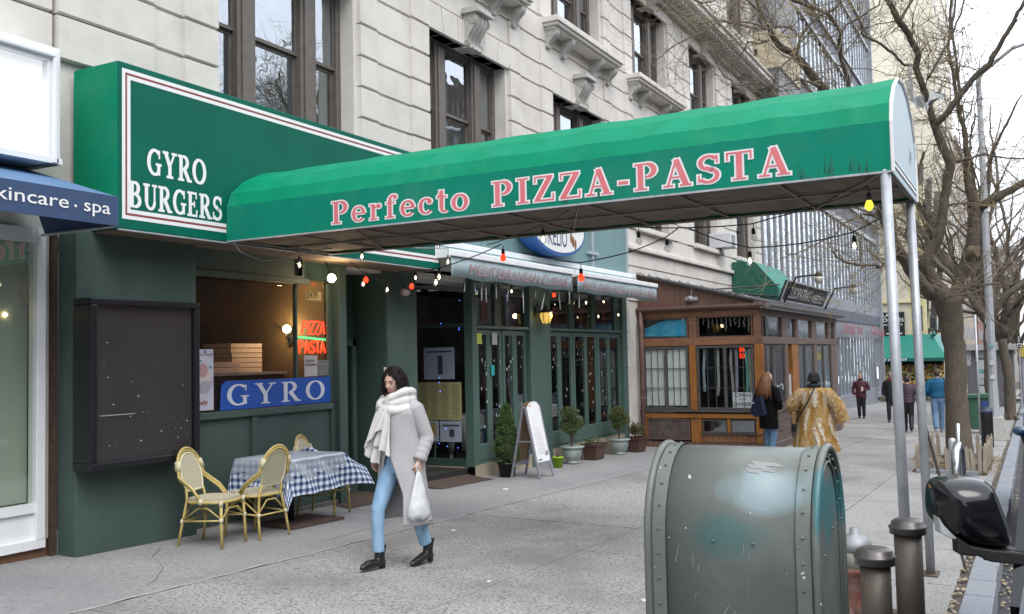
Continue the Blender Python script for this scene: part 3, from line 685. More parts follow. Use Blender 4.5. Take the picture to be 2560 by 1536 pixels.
# taped notices
nt1 = thing('window_notice', 'white paper grade pending notice taped under the neon sign', 'notice', onY(770, 905, 7.81))
a = onY(761, 942, 7.80); b = onY(793, 889, 7.80); BX('sheet', (a.x, 7.798, a.z), (b.x, 7.802, b.z), mat('paper', (.44, .43, .42), .7), nt1)
sans('lettering', 'GRADE\nPENDING', M_black, nt1, (a.x + .02, 7.796, (a.z + b.z) / 2), (1, 0, 0), (0, 0, 1), b.x - a.x - .04, .08, ext=.001)
nt2 = thing('no_smoking_sign', 'small grey no smoking card in the corner of the pizza window', 'sign', onY(812, 920, 7.81))
a = onY(795, 940, 7.81); b = onY(829, 900, 7.81); BX('card', (a.x, 7.808, a.z), (b.x, 7.812, b.z), mat('card_grey', (.16, .165, .17), .6), nt2)
sans('lettering', 'No Smoking', MATS['paper'], nt2, (a.x + .02, 7.806, b.z - .07), (1, 0, 0), (0, 0, 1), b.x - a.x - .04, .035)

# black empty menu case
mc = thing('menu_case', 'large empty black display case with dusty glass on the green wall', 'display case', (6.3, 7.4, -.15))
x0, x1, z0, z1 = 5.76, 7.03, -.93, .61
mb = MB(); mb.box((x0, 7.30, z0), (x1, 7.55, z0 + .07)); mb.box((x0, 7.30, z1 - .06), (x1, 7.55, z1)); mb.box((x0, 7.30, z0 + .07), (x0 + .07, 7.55, z1 - .06)); mb.box((x1 - .06, 7.30, z0 + .07), (x1, 7.55, z1 - .06)); mb.build('frame', M_blackm, mc, bevel=.012)
BX('back_board', (x0 + .07, 7.36, z0 + .07), (x1 - .06, 7.4, z1 - .06), mat('case_felt', (.062, .056, .057), .8, scale=3, var=.2), mc)
M_dusty = glass('dusty_glass', (.85, .85, .85), 1.5, .02, .25); BX('pane', (x0 + .07, 7.335, z0 + .07), (x1 - .06, 7.34, z1 - .06), M_dusty, mc)
mb = MB()
for i in range(26):
    cx, cz = x0 + .12 + random.random() * 1.03, z0 + .15 + random.random() * 1.0; r = .003 + .007 * random.random() ** 2; mb.box((cx, 7.331, cz), (cx + r * 2, 7.334, cz + r * 1.3))
mb.box((x0 + .12, 7.331, z0 + .48), (x0 + .5, 7.334, z0 + .487)); mb.build('dust_specks', mat('dust_pale', (.36, .36, .38), .9), mc, kind='stuff')

# ================================================================== green fascia sign
sg = thing('fascia_sign', 'deep green box sign with white and red border reading GYRO BURGERS', 'sign', (8.6, 7.4, 1.24))
X0, X1, ZB, ZT, YS = 5.965, 11.38, 1.238, 2.78, 7.2
BX('box', (X0, YS, ZB), (X1, 7.80, ZT), M_sgn, sg, .012)
BX('side_cloth', (X0 - .006, YS + .012, ZB + .01), (X0, 7.80, ZT - .012), M_sgns, sg)  # brighter green puts the light on the sign's side into its colour
def border(i, wdt, m, e):
    a0, a1, b0, b1 = X0 + i, X1 - i, ZB + i + .055, ZT - i - .02
    mb = MB(); y = YS - e
    mb.box((a0, y, b0), (a1, YS, b0 + wdt)); mb.box((a0, y, b1 - wdt), (a1, YS, b1)); mb.box((a0, y, b0 + wdt), (a0 + wdt, YS, b1 - wdt)); mb.box((a1 - wdt, y, b0 + wdt), (a1, YS, b1 - wdt)); return mb.build('border', m, sg)
border(.04, .034, M_wht, .003); border(.077, .016, M_red, .003); border(.096, .036, M_wht, .003)
serif('lettering', 'GYRO', M_wht, sg, (6.285, YS, 1.785), (1, 0, 0), (0, 0, 1), .735, .245, ext=.004, space=.08, grow=.022)
serif('lettering', 'BURGERS', M_wht, sg, (6.075, YS, 1.452), (1, 0, 0), (0, 0, 1), 1.16, .235, ext=.004, space=.08, grow=.022)
serif('lettering', 'PIZZA', M_wht, sg, (10.0, YS, 1.55), (1, 0, 0), (0, 0, 1), .95, .24, ext=.004, space=.05)
BX('soffit', (X0 + .02, YS + .02, ZB - .012), (X1 - .02, 7.8, ZB - .002), mat('sign_soffit', (.23, .18, .13), .8, var=.4, scale=3), sg)
BX('lip', (X0, YS - .008, ZB - .014), (X1, YS + .012, ZB), M_galv, sg)

# ================================================================== entrance canopy
cn = thing('entrance_canopy', 'long bright green barrel canopy lettered Perfecto PIZZA-PASTA on two steel poles', 'canopy', (8., .9, -1.85))
CX0, CX1, CY0, CY1, CZ = 7.16, 8.80, .80, 7.19, 1.24
zc, hw = 1.60, (CX1 - CX0) / 2; cxm = (CX0 + CX1) / 2
prof = [(CX0, CZ), (CX0, zc)]
for i in range(1, 12):
    a = pi - pi * i / 12; prof.append((cxm + hw * cos(a), zc + .48 * sin(a)))
prof += [(CX1, zc), (CX1, CZ)]
kk = [(CX0, zc), (7.215, 1.745), (7.40, 1.90), (7.66, 2.02), (7.98, 2.06), (8.30, 2.02), (8.56, 1.90), (8.745, 1.745), (CX1, zc)]
mb = MB(); nb_ = 64
def sag(k, j): y = CY1 + (CY0 - CY1) * j / nb_; s_ = abs(sin(pi * (CY0 + .02 - y) / .79)); e = .010 * s_ * (0 < k < len(kk) - 1) + .003 * sin(j * 1.3 + k); return (kk[k][0], y, kk[k][1] - e)
for j in range(nb_):
    for k in range(len(kk) - 1): mb.quad(sag(k, j), sag(k, j + 1), sag(k + 1, j + 1), sag(k + 1, j))
rf = mb.build('roof_cloth', M_sgns, cn); md = rf.modifiers.new('s', 'SOLIDIFY'); md.thickness = .006
mb = MB(); mb.box((CX0 - .004, CY0, CZ), (CX0 + .012, CY1, zc)); mb.build('valance', M_val, cn)
mb = MB(); rs_ = random.Random(9)
for i in range(46):
    y = rs_.choice([rs_.uniform(.95, 1.55), rs_.uniform(1.2, 1.45), rs_.uniform(2.7, 3.4), rs_.uniform(1.6, 5.5)]); h_ = rs_.uniform(.03, .15); w_ = rs_.uniform(.004, .02); z0 = CZ + .004 + rs_.uniform(0, .04)
    mb.add([(CX0 - .0055, y + w_, z0), (CX0 - .0055, y - w_, z0), (CX0 - .0055, y - w_ * .3, z0 + h_)], [(0, 1, 2)])
mb.build('damp_streaks', mat('wet_green', (.002, .155, .095), .5, var=.1), cn, kind='stuff')
for i in range(9): y = CY0 + .02 + i * .79; BX('seam', (CX0 - .006, y - .004, CZ), (CX0 - .004, y + .004, zc), M_sgns, cn)
BX('hem', (CX0 - .007, CY0, CZ - .006), (CX0 + .012, CY1, CZ + .008), M_galv, cn)
mb = MB(); mb.box((CX1 - .012, CY0, CZ), (CX1 + .004, CY1, zc)); mb.build('valance', M_val, cn)
M_pale = mat('pale_end_cloth', (.50, .62, .68), .5, var=.06)
end = [(CX0, CZ)] + kk + [(CX1, CZ)]
MB().prism([(a, CY0 - .012, b) for a, b in end], (0, .012, 0)).build('end_panel', M_pale, cn)
mb = MB(); ce = [(a, b) for a, b in kk]; mb.tube([(a, CY0 - .014, b) for a, b in end], .014, 6); mb.build('end_piping', M_wht, cn)
mb = MB(); mb.box((CX0 + .03, CY0 - .02, CZ + .05), (CX1 - .03, CY0 - .013, CZ + .075)); mb.box((CX0 + .03, CY0 - .02, CZ + .095), (CX1 - .03, CY0 - .013, CZ + .105)); mb.build('end_stripe', M_wht, cn)
sans('lettering', '2479', mat('end_grey', (.12, .14, .16), .6), cn, (8.3, CY0 - .016, 1.5), (1, 0, 0), (0, 0, 1), .18, .1)
for tx, y0, y1, h in (('Perfecto', 5.805, 4.275, .212), ('PIZZA-PASTA', 4.03, 1.485, .212)):
    for nm, m, g, e in (('letter_outline', M_wht, .055, .004), ('lettering', M_pink, 0, .0065)):
        serif(nm, tx, m, cn, (CX0 - .004, y0, 1.30), (0, -1, 0), (0, 0, 1), y0 - y1, h, grow=g, ext=e, space=.16 if tx[1] == 'e' else .13)
# lining and pipe frame under the canopy
mb = MB(); ny = 40; nx = 10; vs = []
for j in range(ny + 1):
    for i in range(nx + 1):
        y = CY0 + .02 + (CY1 - CY0 - .02) * j / ny; x = CX0 + .02 + (CX1 - CX0 - .04) * i / nx
        vs.append((x, y, CZ + .045 - .02 * abs(sin(pi * i / nx * 2)) - .012 * abs(sin(pi * j / 5)) + .006 * sin(j * 2.1 + i)))
mb.add(vs, [(j * (nx + 1) + i, j * (nx + 1) + i + 1, (j + 1) * (nx + 1) + i + 1, (j + 1) * (nx + 1) + i) for j in range(ny) for i in range(nx)])
mb.build('lining', M_tarp, cn, True)
for (x, y0, y1) in ((CX0 + .02, CY0, CY1), (CX1 - .02, CY0, CY1), (cxm, CY0, CY1)): MB().cyl((x, y0, CZ + .012), (x, y1, CZ + .012), .012, n=8).build('frame_pipe', M_frame, cn)
for i in range(9):
    y = CY0 + .02 + i * .79; MB().cyl((CX0, y, CZ + .012), (CX1, y, CZ + .012), .010, n=8).build('frame_pipe', M_frame, cn)
for k_ in (0, 3, 6): MB().cyl((CX0 + .02, CY0 + .05 + k_ * .79, CZ + .008), (CX1 - .02, CY0 + .84 + k_ * .79, CZ + .008), .008, n=6).build('frame_pipe', M_frame, cn)
for X in (CX0 + .03, CX1 - .03):
    g = gz(X, .84); pz = MB(); pz.tube([(X - .01, .80, g), (X, .84, CZ + .02)], .036, 18)
    po = pz.build('pole', M_galv, cn, True)
    MB().box((X - .11, .74, g - .002), (X + .11, .93, g + .014)).build('foot_plate', mat('rusty_plate', (.16, .12, .09), .8, .3, var=.5), po)
MB().cyl((8.78, .86, -.35), (9.05, .55, gz(9, .6)), .012, n=8).build('brace', mat('dark_rod', (.09, .08, .075), .6), cn)

for o in list(cn.children):      # the canopy is set very slightly out of square with the street
    if o.name.startswith('pole'): continue
    for v in o.data.vertices: v.co.x += .0205 * (v.co.y + .9 - .8)
# ================================================================== Mediterranean restaurant front
rst = thing('restaurant_front', 'grey green restaurant front with folding glass doors, snowflake stickers and a stone plinth', 'restaurant', (16.4, 7.8, -1.95))
M_sto2 = mat('tan_plinth', (.40, .33, .24), .85, col2=(.33, .28, .21), scale=5, bump=.3, dirt=(.2, .18, .15), dirt_amt=.5)
M_grl = mat('restaurant_green', (.075, .130, .112), .5, col2=(.062, .108, .095), scale=2, stretch=(1, 1, .2), bump=.04)
mb = MB(); mb.box((13.17, 7.76, -1.72), (13.31, 7.92, 1.3)); mb.build('corner_post', M_grl, rst, bevel=.008)
BX('pilaster', (15.14, 7.74, -2.1), (15.96, 7.88, 1.3), M_grl, rst, .008); BX('pilaster', (19.55, 7.74, -2.15), (19.80, 7.88, 1.3), M_grl, rst, .008)
for a, b in ((13.31, 15.14), (15.96, 19.55)):
    BX('beam', (a, 7.76, .47), (b, 7.88, .52), M_grl, rst, .006); BX('beam', (a, 7.78, 1.22), (b, 7.88, 1.35), M_grl, rst, .006); BX('beam', (a, 7.79, -1.70), (b, 7.9, -1.66), M_grl, rst, .006)
    MB().add([(a - .14 if a < 14 else a, 7.755, gz(a, 7.75) - .05), (b, 7.755, gz(b, 7.75) - .05), (b, 7.755, -1.70), (a - .14 if a < 14 else a, 7.755, -1.70),
              (a - .14 if a < 14 else a, 7.95, -1.70), (b, 7.95, -1.70)], [(0, 1, 2, 3), (3, 2, 5, 4)]).build('plinth', M_sto2, rst)
for a, b in ((13.31, 13.98), (14.18, 15.14), (15.96, 16.95), (17.07, 18.0), (18.2, 19.2)):
    BX('transom_pane', (a, 7.83, .52), (b, 7.838, 1.22), M_shopglass, rst)
for a in (13.98, 16.95, 18.0, 19.2): BX('transom_post', (a, 7.8, .52), (a + (.2 if a != 19.2 else .35), 7.88, 1.22), M_grnd, rst)
leaves = [(13.34, 13.78), (13.79, 14.22), (14.23, 14.67), (14.68, 15.11), (15.98, 16.46), (16.47, 17.06), (17.07, 17.68), (17.69, 18.27), (18.28, 18.86), (18.87, 19.53)]
for i, (a, b) in enumerate(leaves):
    f = MB(); e = .085; z0, z1 = -1.65, .46; yy = 7.80 + (.012 if i % 2 else 0)
    f.box((a, yy, z0), (a + e, yy + .045, z1)); f.box((b - e, yy, z0), (b, yy + .045, z1)); f.box((a + e, yy, z0), (b - e, yy + .045, z0 + .27)); f.box((a + e, yy, z1 - .09), (b - e, yy + .045, z1))
    fo = f.build('folding_door', M_grl, rst, bevel=.006, seg=1); BX('pane', (a + e, yy + .018, z0 + .27), (b - e, yy + .026, z1 - .09), M_shopglass, fo)
mb = MB()
for i in range(110):
    a, b = random.choice(leaves); x = random.uniform(a + .1, b - .1); z = -1.3 + 1.6 * random.random() ** .8; r = random.uniform(.010, .034)
    mb.add([(x + r * .6 * cos(j * pi / 3), 7.786, z + r * sin(j * pi / 3)) for j in range(6)], [tuple(range(6))])
mb.build('snowflake_stickers', mat('frost_white', (.40, .44, .46), .7), rst, kind='stuff')
M_gold = mat('poster_gold', (.30, .23, .10), .6)
for px, py, c, w_, h_, lb in ((1198, 847, mat('sticker_yellow', (.55, .58, .10), .5), .15, .17, 'yellow square sticker high on the first folding door'), (1236, 847, MATS['paper'], .17, .2, 'white paper sheet high on the second folding door'), (1232, 926, mat('sticker_teal', (.02, .42, .42), .5), .10, .17, 'small teal sticker on the second folding door')):
    p = onY(px, py, 7.784); o = BX('door_sticker', (p.x - w_ / 2, 7.780, p.z - h_ / 2), (p.x + w_ / 2, 7.784, p.z + h_ / 2), c, None); o['label'] = lb; o['category'] = 'sticker'
# recessed entry: side window wall with menus, back wall with door
RX = 13.2
mb = MB(); mb.box((RX, 7.92, -1.72), (RX + .06, 9.15, -1.60)); mb.box((RX, 7.92, .50), (RX + .06, 9.15, .56)); mb.box((RX, 9.06, -1.72), (RX + .06, 9.15, 1.3)); mb.box((RX, 7.92, 1.2), (RX + .06, 9.15, 1.3)); mb.build('side_window_frame', M_grnd, rst)
BX('pane', (RX + .02, 7.92, -1.6), (RX + .028, 9.06, .5), M_shopglass, rst); BX('pane', (RX + .02, 7.92, .56), (RX + .028, 9.06, 1.2), M_shopglass, rst)
BX('side_plinth', (RX - .01, 7.9, -2.0), (RX + .05, 9.2, -1.72), M_sto2, rst)
mb = MB(); mb.box((11.63, 9.15, -1.9), (13.26, 9.2, -1.72)); mb.box((11.63, 9.13, .5), (13.2, 9.2, .56)); mb.box((12.42, 9.13, -1.8), (12.56, 9.2, 1.3)); mb.box((11.63, 9.13, -1.8), (11.75, 9.2, 1.3)); mb.build('entry_frame', M_grnd, rst)
d = MB(); a, b = 11.78, 12.40; d.box((a, 9.12, -1.8), (a + .1, 9.17, .48)); d.box((b - .1, 9.12, -1.8), (b, 9.17, .48)); d.box((a + .1, 9.12, -1.8), (b - .1, 9.17, -1.5)); d.box((a + .1, 9.12, .38), (b - .1, 9.17, .48)); do = d.build('door', M_grl, rst)
BX('pane', (a + .1, 9.14, -1.5), (b - .1, 9.148, .38), M_shopglass, do); BX('pane', (11.75, 9.16, .56), (12.42, 9.168, 1.25), M_shopglass, rst)
BX('pane', (12.56, 9.16, -1.7), (13.2, 9.168, 1.25), M_shopglass, rst)
BX('entry_side', (11.60, 7.86, -2.0), (11.66, 9.2, 1.3), M_grnd, rst)
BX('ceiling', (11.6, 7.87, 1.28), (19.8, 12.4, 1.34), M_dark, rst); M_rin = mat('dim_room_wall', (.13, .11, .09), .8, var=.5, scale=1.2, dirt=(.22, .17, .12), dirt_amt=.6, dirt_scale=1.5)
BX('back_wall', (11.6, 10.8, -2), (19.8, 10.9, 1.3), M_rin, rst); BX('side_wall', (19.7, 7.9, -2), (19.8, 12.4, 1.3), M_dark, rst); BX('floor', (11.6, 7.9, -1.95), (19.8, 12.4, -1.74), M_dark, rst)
for (y0, y1, z0, z1, m, lb, cat) in ((8.12, 8.70, -.33, .18, mat('newsprint', (.33, .37, .44), .7, col2=(.27, .31, .38), scale=50), 'framed blue grey newspaper review, top of the menu window', 'notice'),
                       (8.0, 8.84, -.98, -.38, mat('menu_yellow', (.40, .37, .17), .7, col2=(.34, .31, .15), scale=30), 'large yellowed menu sheets taped in the entry side window', 'menu'),
                       (8.44, 8.83, -1.33, -1.0, MATS['newsprint'], 'small leaflet with gold and blue squares below the yellow menu', 'notice'), (8.01, 8.41, -1.33, -1.0, MATS['newsprint'], 'small newspaper clipping below the yellow menu, nearer the street', 'notice')):
    t = thing('window_menu' if cat == 'menu' else 'window_clipping', lb, cat, (RX - .01, (y0 + y1) / 2, z0))
    BX('sheet', (RX - .012, y0, z0), (RX - .004, y1, z1), m, t)
    if cat == 'notice':
        if 'gold' in lb:
            BX('gold_square', (RX - .016, y0 + .04, z0 + .08), (RX - .013, y0 + .2, z1 - .03), M_gold, t)
            for q in (0, 1): BX('blue_square', (RX - .016, y1 - .13, z0 + .05 + q * .11), (RX - .013, y1 - .03, z0 + .14 + q * .11), mat('square_blue', (.03, .12, .3), .6), t)
        else:
            BX('photo', (RX - .016, (y0 + y1) / 2 - .07, z0 + .08), (RX - .013, (y0 + y1) / 2 + .02, z1 - .13), mat('photo_ink', (.04, .05, .06), .6), t)
            BX('headline', (RX - .016, y0 + .04, z1 - .08), (RX - .013, y1 - .05, z1 - .055), MATS['photo_ink'], t)
    else:
        for q in range(4):
            mb = MB()
            for r in range(16): mb.box((RX - .0155, y0 + .04 + q * .2, z0 + .04 + r * .034), (RX - .013, y0 + .19 + q * .2 - .05 * random.random(), z0 + .05 + r * .034))
            mb.build('print_lines', mat('menu_ink', (.22, .20, .10), .7), t, kind='stuff')
BX('flag_banner', onY(1190, 745, 8.0), onY(1236, 812, 8.02), mat('flag_grey', (.28, .28, .32), .8), rst); BX('flag_banner', onY(1203, 752, 7.95), onY(1218, 800, 7.96), mat('flag_red', (.28, .03, .035), .8), rst)
for px, py in ((1280, 765), (1388, 775), (1452, 780), (1508, 782)):
    p = onY(px, py, 7.90); bw = thing('red_bow', {1280: 'dark red ribbon bow in the window over the first folding doors', 1388: 'dark red ribbon bow just right of the wall lantern', 1452: 'dark red ribbon bow in the middle high window', 1508: 'dark red ribbon bow in the last high window before the stone edge'}[px], 'bow', p, 'red bows in the restaurant transoms')
    mb = MB(); M_bow = mat('bow_red', (.20, .02, .02), .7)
    for s_ in (-1, 1):
        mb.tube([p, p + Vector((s_ * .07, -.01, .05)), p + Vector((s_ * .11, 0, .0)), p + Vector((s_ * .05, .01, -.03)), p], .022, 6, flat=.4)
    mb.build('loop', M_bow, bw, True); mb = MB()
    for s_ in (-1, 1): mb.tube([p, p + Vector((s_ * .04, 0, -.14)), p + Vector((s_ * .06, 0, -.28))], .018, 6, flat=.3)
    mb.build('tail', M_bow, bw, True)
mb = MB()
for i in range(20):
    q = onY(random.choice([1100, 1117, 1148, 1180, 1195, 1222, 1240, 1265]) + random.uniform(-3, 3), random.uniform(715, 1120), 8.3); mb.ball(q, .006, 6, 4)
mb.build('fairy_lights', E_spark, rst, kind='stuff')
p = onY(1365, 790, 7.60)
wl_ = thing('wall_lantern', 'lit amber coach lantern with black ribs on the green pilaster', 'lantern', p)
MB().lathe([(.03, -.14), (.07, -.13), (.115, .0), (.10, .06)], p, 12).build('lamp_glass', emis('lantern_amber', (.7, .45, .10), .55), wl_, True)
MB().lathe([(.125, .055), (.13, .065), (.07, .12), (.03, .13), (.02, .17)], p, 12).build('cap', M_blackm, wl_, True)
mb = MB()
for i in range(6): a = i * pi / 3; mb.tube([p + Vector((.03 * cos(a), .03 * sin(a), -.145)), p + Vector((.075 * cos(a), .075 * sin(a), -.13)), p + Vector((.12 * cos(a), .12 * sin(a), .0)), p + Vector((.11 * cos(a), .11 * sin(a), .06))], .007, 5)
mb.build('rib', M_blackm, wl_); mb = MB(); mb.tube([p + Vector((0, 0, .16)), p + Vector((-.04, .03, .26)), p + Vector((-.14, .08, .24)), p + Vector((-.16, .16, .08))], .012, 6); mb.box(p + Vector((-.20, .13, -.02)), p + Vector((-.12, .15, .16))); mb.build('arm', M_blackm, wl_)
MB().ball(p + Vector((0, -.0, -.02)), .035).build('bulb', E_warm, wl_, True); lamp('lantern_light', p + Vector((0, -.16, .02)), 2.5)
# white dining chairs just inside the side window
def inner_chair(loc, rz, lb):
    t = thing('dining_chair', lb, 'chair', loc, 'white dining chairs inside the restaurant', rz)
    M = mat('chair_white', (.52, .54, .56), .5)
    MB().box((-.2, -.2, .42), (.2, .2, .46)).build('seat', M, t, local=True, bevel=.01)
    mb = MB(); mb.prism([(-.2, .19, .5), (.2, .19, .5), (.21, .24, .92), (.14, .25, 1.0), (-.14, .25, 1.0), (-.21, .24, .92)], (0, .02, 0)); mb.build('backrest', M, t, local=True, bevel=.01)
    for a in (-1, 1):
        for b in (-1, 1): MB().bar((a * .18, b * .18, .42), (a * .2, b * .2, 0), .035, .035).build('leg', M, t, local=True)
    return t
inner_chair((13.75, 8.55, -1.74), radians(75), 'white dining chair with a draped jacket seen through the side window')
inner_chair((13.85, 9.5, -1.74), radians(100), 'white dining chair deepest inside, half hidden behind the side window frame')
inner_chair((16.9, 8.7, -1.74), radians(-20), 'white dining chair behind the folding doors above the oblong brown planter')
inner_chair((18.7, 8.6, -1.74), radians(30), 'white dining chair behind the last folding doors by the tavern')
for i, (x, y) in enumerate(((14.6, 9.0), (16.3, 9.0), (18.0, 9.1))):
    t_ = thing('dining_table', ['white cloth dining table behind the first folding doors', 'white cloth dining table behind the pilaster and middle doors', 'white cloth dining table behind the last folding doors'][i], 'table', (x, y, -1.74), 'dining tables inside the restaurant'); BX('tabletop', (x - .4, y - .35, -1.03), (x + .4, y + .35, -1.0), M_wht, t_); BX('tablecloth_drop', (x - .41, y - .36, -1.25), (x + .41, y + .36, -1.03), mat('table_linen', (.55, .55, .53), .8), t_); BX('pedestal', (x - .04, y - .04, -1.74), (x + .04, y + .04, -1.25), M_black, t_)
ct = thing('draped_jacket', 'cream quilted jacket draped over the white chair inside the window', 'jacket', (13.7, 8.4, -1.3))
MB().tube([(13.58, 8.3, -1.02), (13.52, 8.38, -1.2), (13.5, 8.4, -1.38), (13.53, 8.42, -1.55)], [.06, .11, .12, .07], 10, flat=.5).build('body', mat('jacket_cream', (.42, .39, .34), .9, bump=.4, bscale=20), ct, True)
MB().tube([(13.6, 8.25, -1.08), (13.56, 8.18, -1.3), (13.58, 8.2, -1.5)], [.05, .05, .04], 8).build('sleeve', MATS['jacket_cream'], ct, True)
# teal fascia panels above the awnings, oval sign
fz = thing('teal_fascia', 'plain grey teal fascia panels above the two awnings', 'fascia', (16, 7.8, 1.8))
M_teal = mat('teal_fascia_paint', (.16, .27, .275), .6, var=.1, scale=2, bump=.05)
for a, b in ((11.42, 13.4), (13.42, 15.5), (15.52, 17.84), (17.86, 19.74)): BX('panel', (a, 7.70, 1.72), (b, 7.86, 2.9), M_teal, fz)
for a in (17.84, 19.74): BX('batten', (a - .03, 7.66, 1.72), (a + .05, 7.71, 2.9), mat('pale_batten', (.36, .42, .45), .5), fz)
p = onY(1490, 633, 7.6); BX('batten', (p.x - .25, 7.64, p.z - .03), (p.x + .25, 7.70, p.z + .03), MATS['pale_batten'], fz)
BX('trim', (19.8, 7.69, 1.72), (19.86, 7.86, 2.9), MATS['pale_batten'], fz)
ov = thing('oval_sign', 'blue rimmed white oval sign with thin dark letters, half hidden by the green canopy', 'sign', (15.5, 7.4, 1.8))
oc = Vector((15.62, 7.36, 2.30)); rx, rz = 1.16, .50
def ellipse(cx, cy, cz, rx, rz, n=40): return [(cx + rx * cos(2 * pi * i / n), cy, cz + rz * sin(2 * pi * i / n)) for i in range(n)]
MB().prism(ellipse(oc.x, oc.y, oc.z, rx, rz), (0, .30, 0)).build('drum', mat('oval_blue', (.02, .11, .36), .4), ov, bevel=.008)
MB().prism(ellipse(oc.x, oc.y - .008, oc.z, rx - .07, rz - .06), (0, .007, 0)).build('face', M_wht, ov)
sans('lettering', 'KELIO', mat('oval_ink', (.02, .04, .12), .5), ov, (15.16, oc.y - .01, 1.97), (1, 0, 0), (0, 0, 1), .78, .32)
M_figb = mat('figure_brown', (.26, .11, .05), .6)
for dx, dz, a in ((.58, -.20, .2), (.68, -.24, -.3), (.50, -.13, .6)): disc('figure', oc.x + dx, oc.z + dz, .05, .10, oc.y - .012, M_figb, ov)
# awnings
M_awn = mat('faded_blue_grey_cloth', (.33, .41, .43), .8, col2=(.28, .36, .38), scale=3, bump=.15, bscale=30)
M_awnt = mat('awning_top_cloth', (.40, .52, .54), .8, var=.1, scale=3)
M_cas = mat('awning_casing', (.84, .85, .86), .5, var=.12, scale=6)
M_redf = mat('faded_awning_red', (.38, .17, .17), .8, col2=(.32, .22, .23), scale=25)
for (a, b, tx, lb, tw) in ((11.31, 15.37, 'MEDITERRANEAN CUISINE', 'left blue grey awning printed MEDITERRANEAN CUISINE in faded red', (.50, .22)), (15.55, 19.72, 'BRICK OVEN PIZZA & CAFFE & BAR', 'right blue grey awning printed BRICK OVEN PIZZA & CAFFE & BAR', (.25, .2))):
    aw = thing('shop_awning', lb, 'awning', ((a + b) / 2, 7., 1.1), 'awnings over the restaurant doors')
    mb = MB(); n = 40; vs = []
    for i in range(n + 1):
        x = a + .03 + (b - a - .06) * i / n; s_ = .006 * sin(i * .9) + .004 * sin(i * 2.3); vs += [(x, 7.0 + s_, 1.125 + .012 * sin(i * .55)), (x, 7.0 + s_ * .3, 1.43)]
    mb.add(vs, [(2 * i, 2 * i + 2, 2 * i + 3, 2 * i + 1) for i in range(n)]); vo = mb.build('valance', M_awn, aw, True); m_ = vo.modifiers.new('s', 'SOLIDIFY'); m_.thickness = .004
    sans('lettering', tx, M_redf, aw, (a + tw[0], 6.978, 1.185), (1, 0, 0), (0, 0, 1), b - a - tw[0] - tw[1], .155, bold=-.002)
    BX('front_bar', (a, 6.97, 1.42), (b, 7.05, 1.505), M_cas, aw, .01)
    MB().prism([(a, 7.05, 1.49), (a, 7.62, 1.665), (a, 7.62, 1.65), (a, 7.05, 1.475)], (b - a, 0, 0)).build('top_cloth', M_awnt, aw)
    for x in (a + .06, b - .06): MB().bar((x, 7.03, 1.46), (x, 7.66, 1.60), .03, .03).build('arm', M_cas, aw)
    BX('bracket', (a - .02, 7.0, 1.40), (a + .01, 7.62, 1.52), M_cas, aw)
hs_ = BX('awning_housing', (11.42, 7.58, 1.665), (20.0, 7.70, 1.76), M_cas, None, .01); hs_['label'] = 'long white metal awning housing fixed along the wall above both awnings'; hs_['category'] = 'awning housing'
ic = thing('icicle_lights', 'row of thin white icicle light tubes hanging under the awnings', 'string lights', (15, 7.2, .9))
for px, y0, y1, tl in ((1163, 695, 730, -2), (1186, 706, 738, 3), (1204, 702, 752, 0), (1214, 712, 757, 2), (1240, 704, 748, 1), (1272, 707, 753, -4), (1307, 714, 783, 2), (1339, 727, 745, 0), (1365, 722, 776, -12), (1396, 725, 775, 5), (1423, 730, 760, 1), (1448, 734, 770, 0), (1497, 738, 750, 0)):
    MB().cyl(onY(px, y0, 7.12), onY(px + tl, y1, 7.12), .010, n=6).build('light_tube', mat('tube_frost', (.60, .63, .60), .4), ic, True)
cm = thing('security_camera', 'white dome camera on a bent black arm at the top of the green pilaster', 'camera', onY(1014, 732, 7.6))
p = onY(1014, 732, 7.6); MB().tube([p + Vector((-.06, 0, 0)), p + Vector((.06, 0, 0))], [.055, .04], 12).build('housing', mat('camera_pinkish', (.45, .36, .38), .5), cm, True)
MB().tube([p, onY(1003, 700, 7.6), onY(990, 688, 7.6), onY(980, 697, 7.6), onY(972, 704, 7.65)], .01, 6).build('arm', M_blackm, cm)
q = onY(829, 696, 7.45); gl_ = thing('globe_lamp', 'large glowing round globe lamp between the pizza window and its entrance', 'lamp', q); MB().ball(q, .052).build('globe', emis('globe_glow', (1, .85, .6), 12), gl_, True)
MB().cyl(q + Vector((0, 0, .05)), q + Vector((.02, .1, .2)), .01, n=6).build('cable', M_blackm, gl_); lamp('globe_light', q + Vector((.02, -.1, 0)), 6)
# wiry box at window corner
bxx = BX('speaker_box', onY(743, 640, 7.7), onY(757, 690, 7.62), M_black, None); bxx['label'] = 'small black box fixed at the upper right corner of the pizza window'; bxx['category'] = 'speaker'

# ================================================================== spa shop at left
sp = thing('spa_shop', 'spa shop front with pale greenish glass in a white frame and brown base', 'shop', (4.8, 7.85, -1.7))
M_wf = mat('white_frame_paint', (.78, .79, .80), .5, var=.06); M_beig = mat('beige_trim', (.45, .42, .38), .7, var=.2)
BX('frame_post', (5.59, 7.80, -1.53), (5.68, 7.92, 1.25), M_wf, sp, .006); BX('trim', (5.68, 7.84, -1.53), (5.735, 7.93, 1.25), M_beig, sp)
BX('edge_strip', (5.735, 7.80, -1.75), (5.795, 7.93, 1.24), mat('rough_brown', (.085, .05, .035), .9, var=.5, scale=20, bump=.5), sp)
mb = MB(); mb.box((-6, 7.82, -1.285), (5.59, 7.9, -1.205)); mb.box((-6, 7.80, -1.6), (5.68, 7.92, -1.52)); mb.box((-6, 7.82, 1.12), (5.59, 7.9, 1.25)); mb.box((2.4, 7.82, -1.205), (2.5, 7.9, 1.12)); mb.build('frame_rail', M_wf, sp)
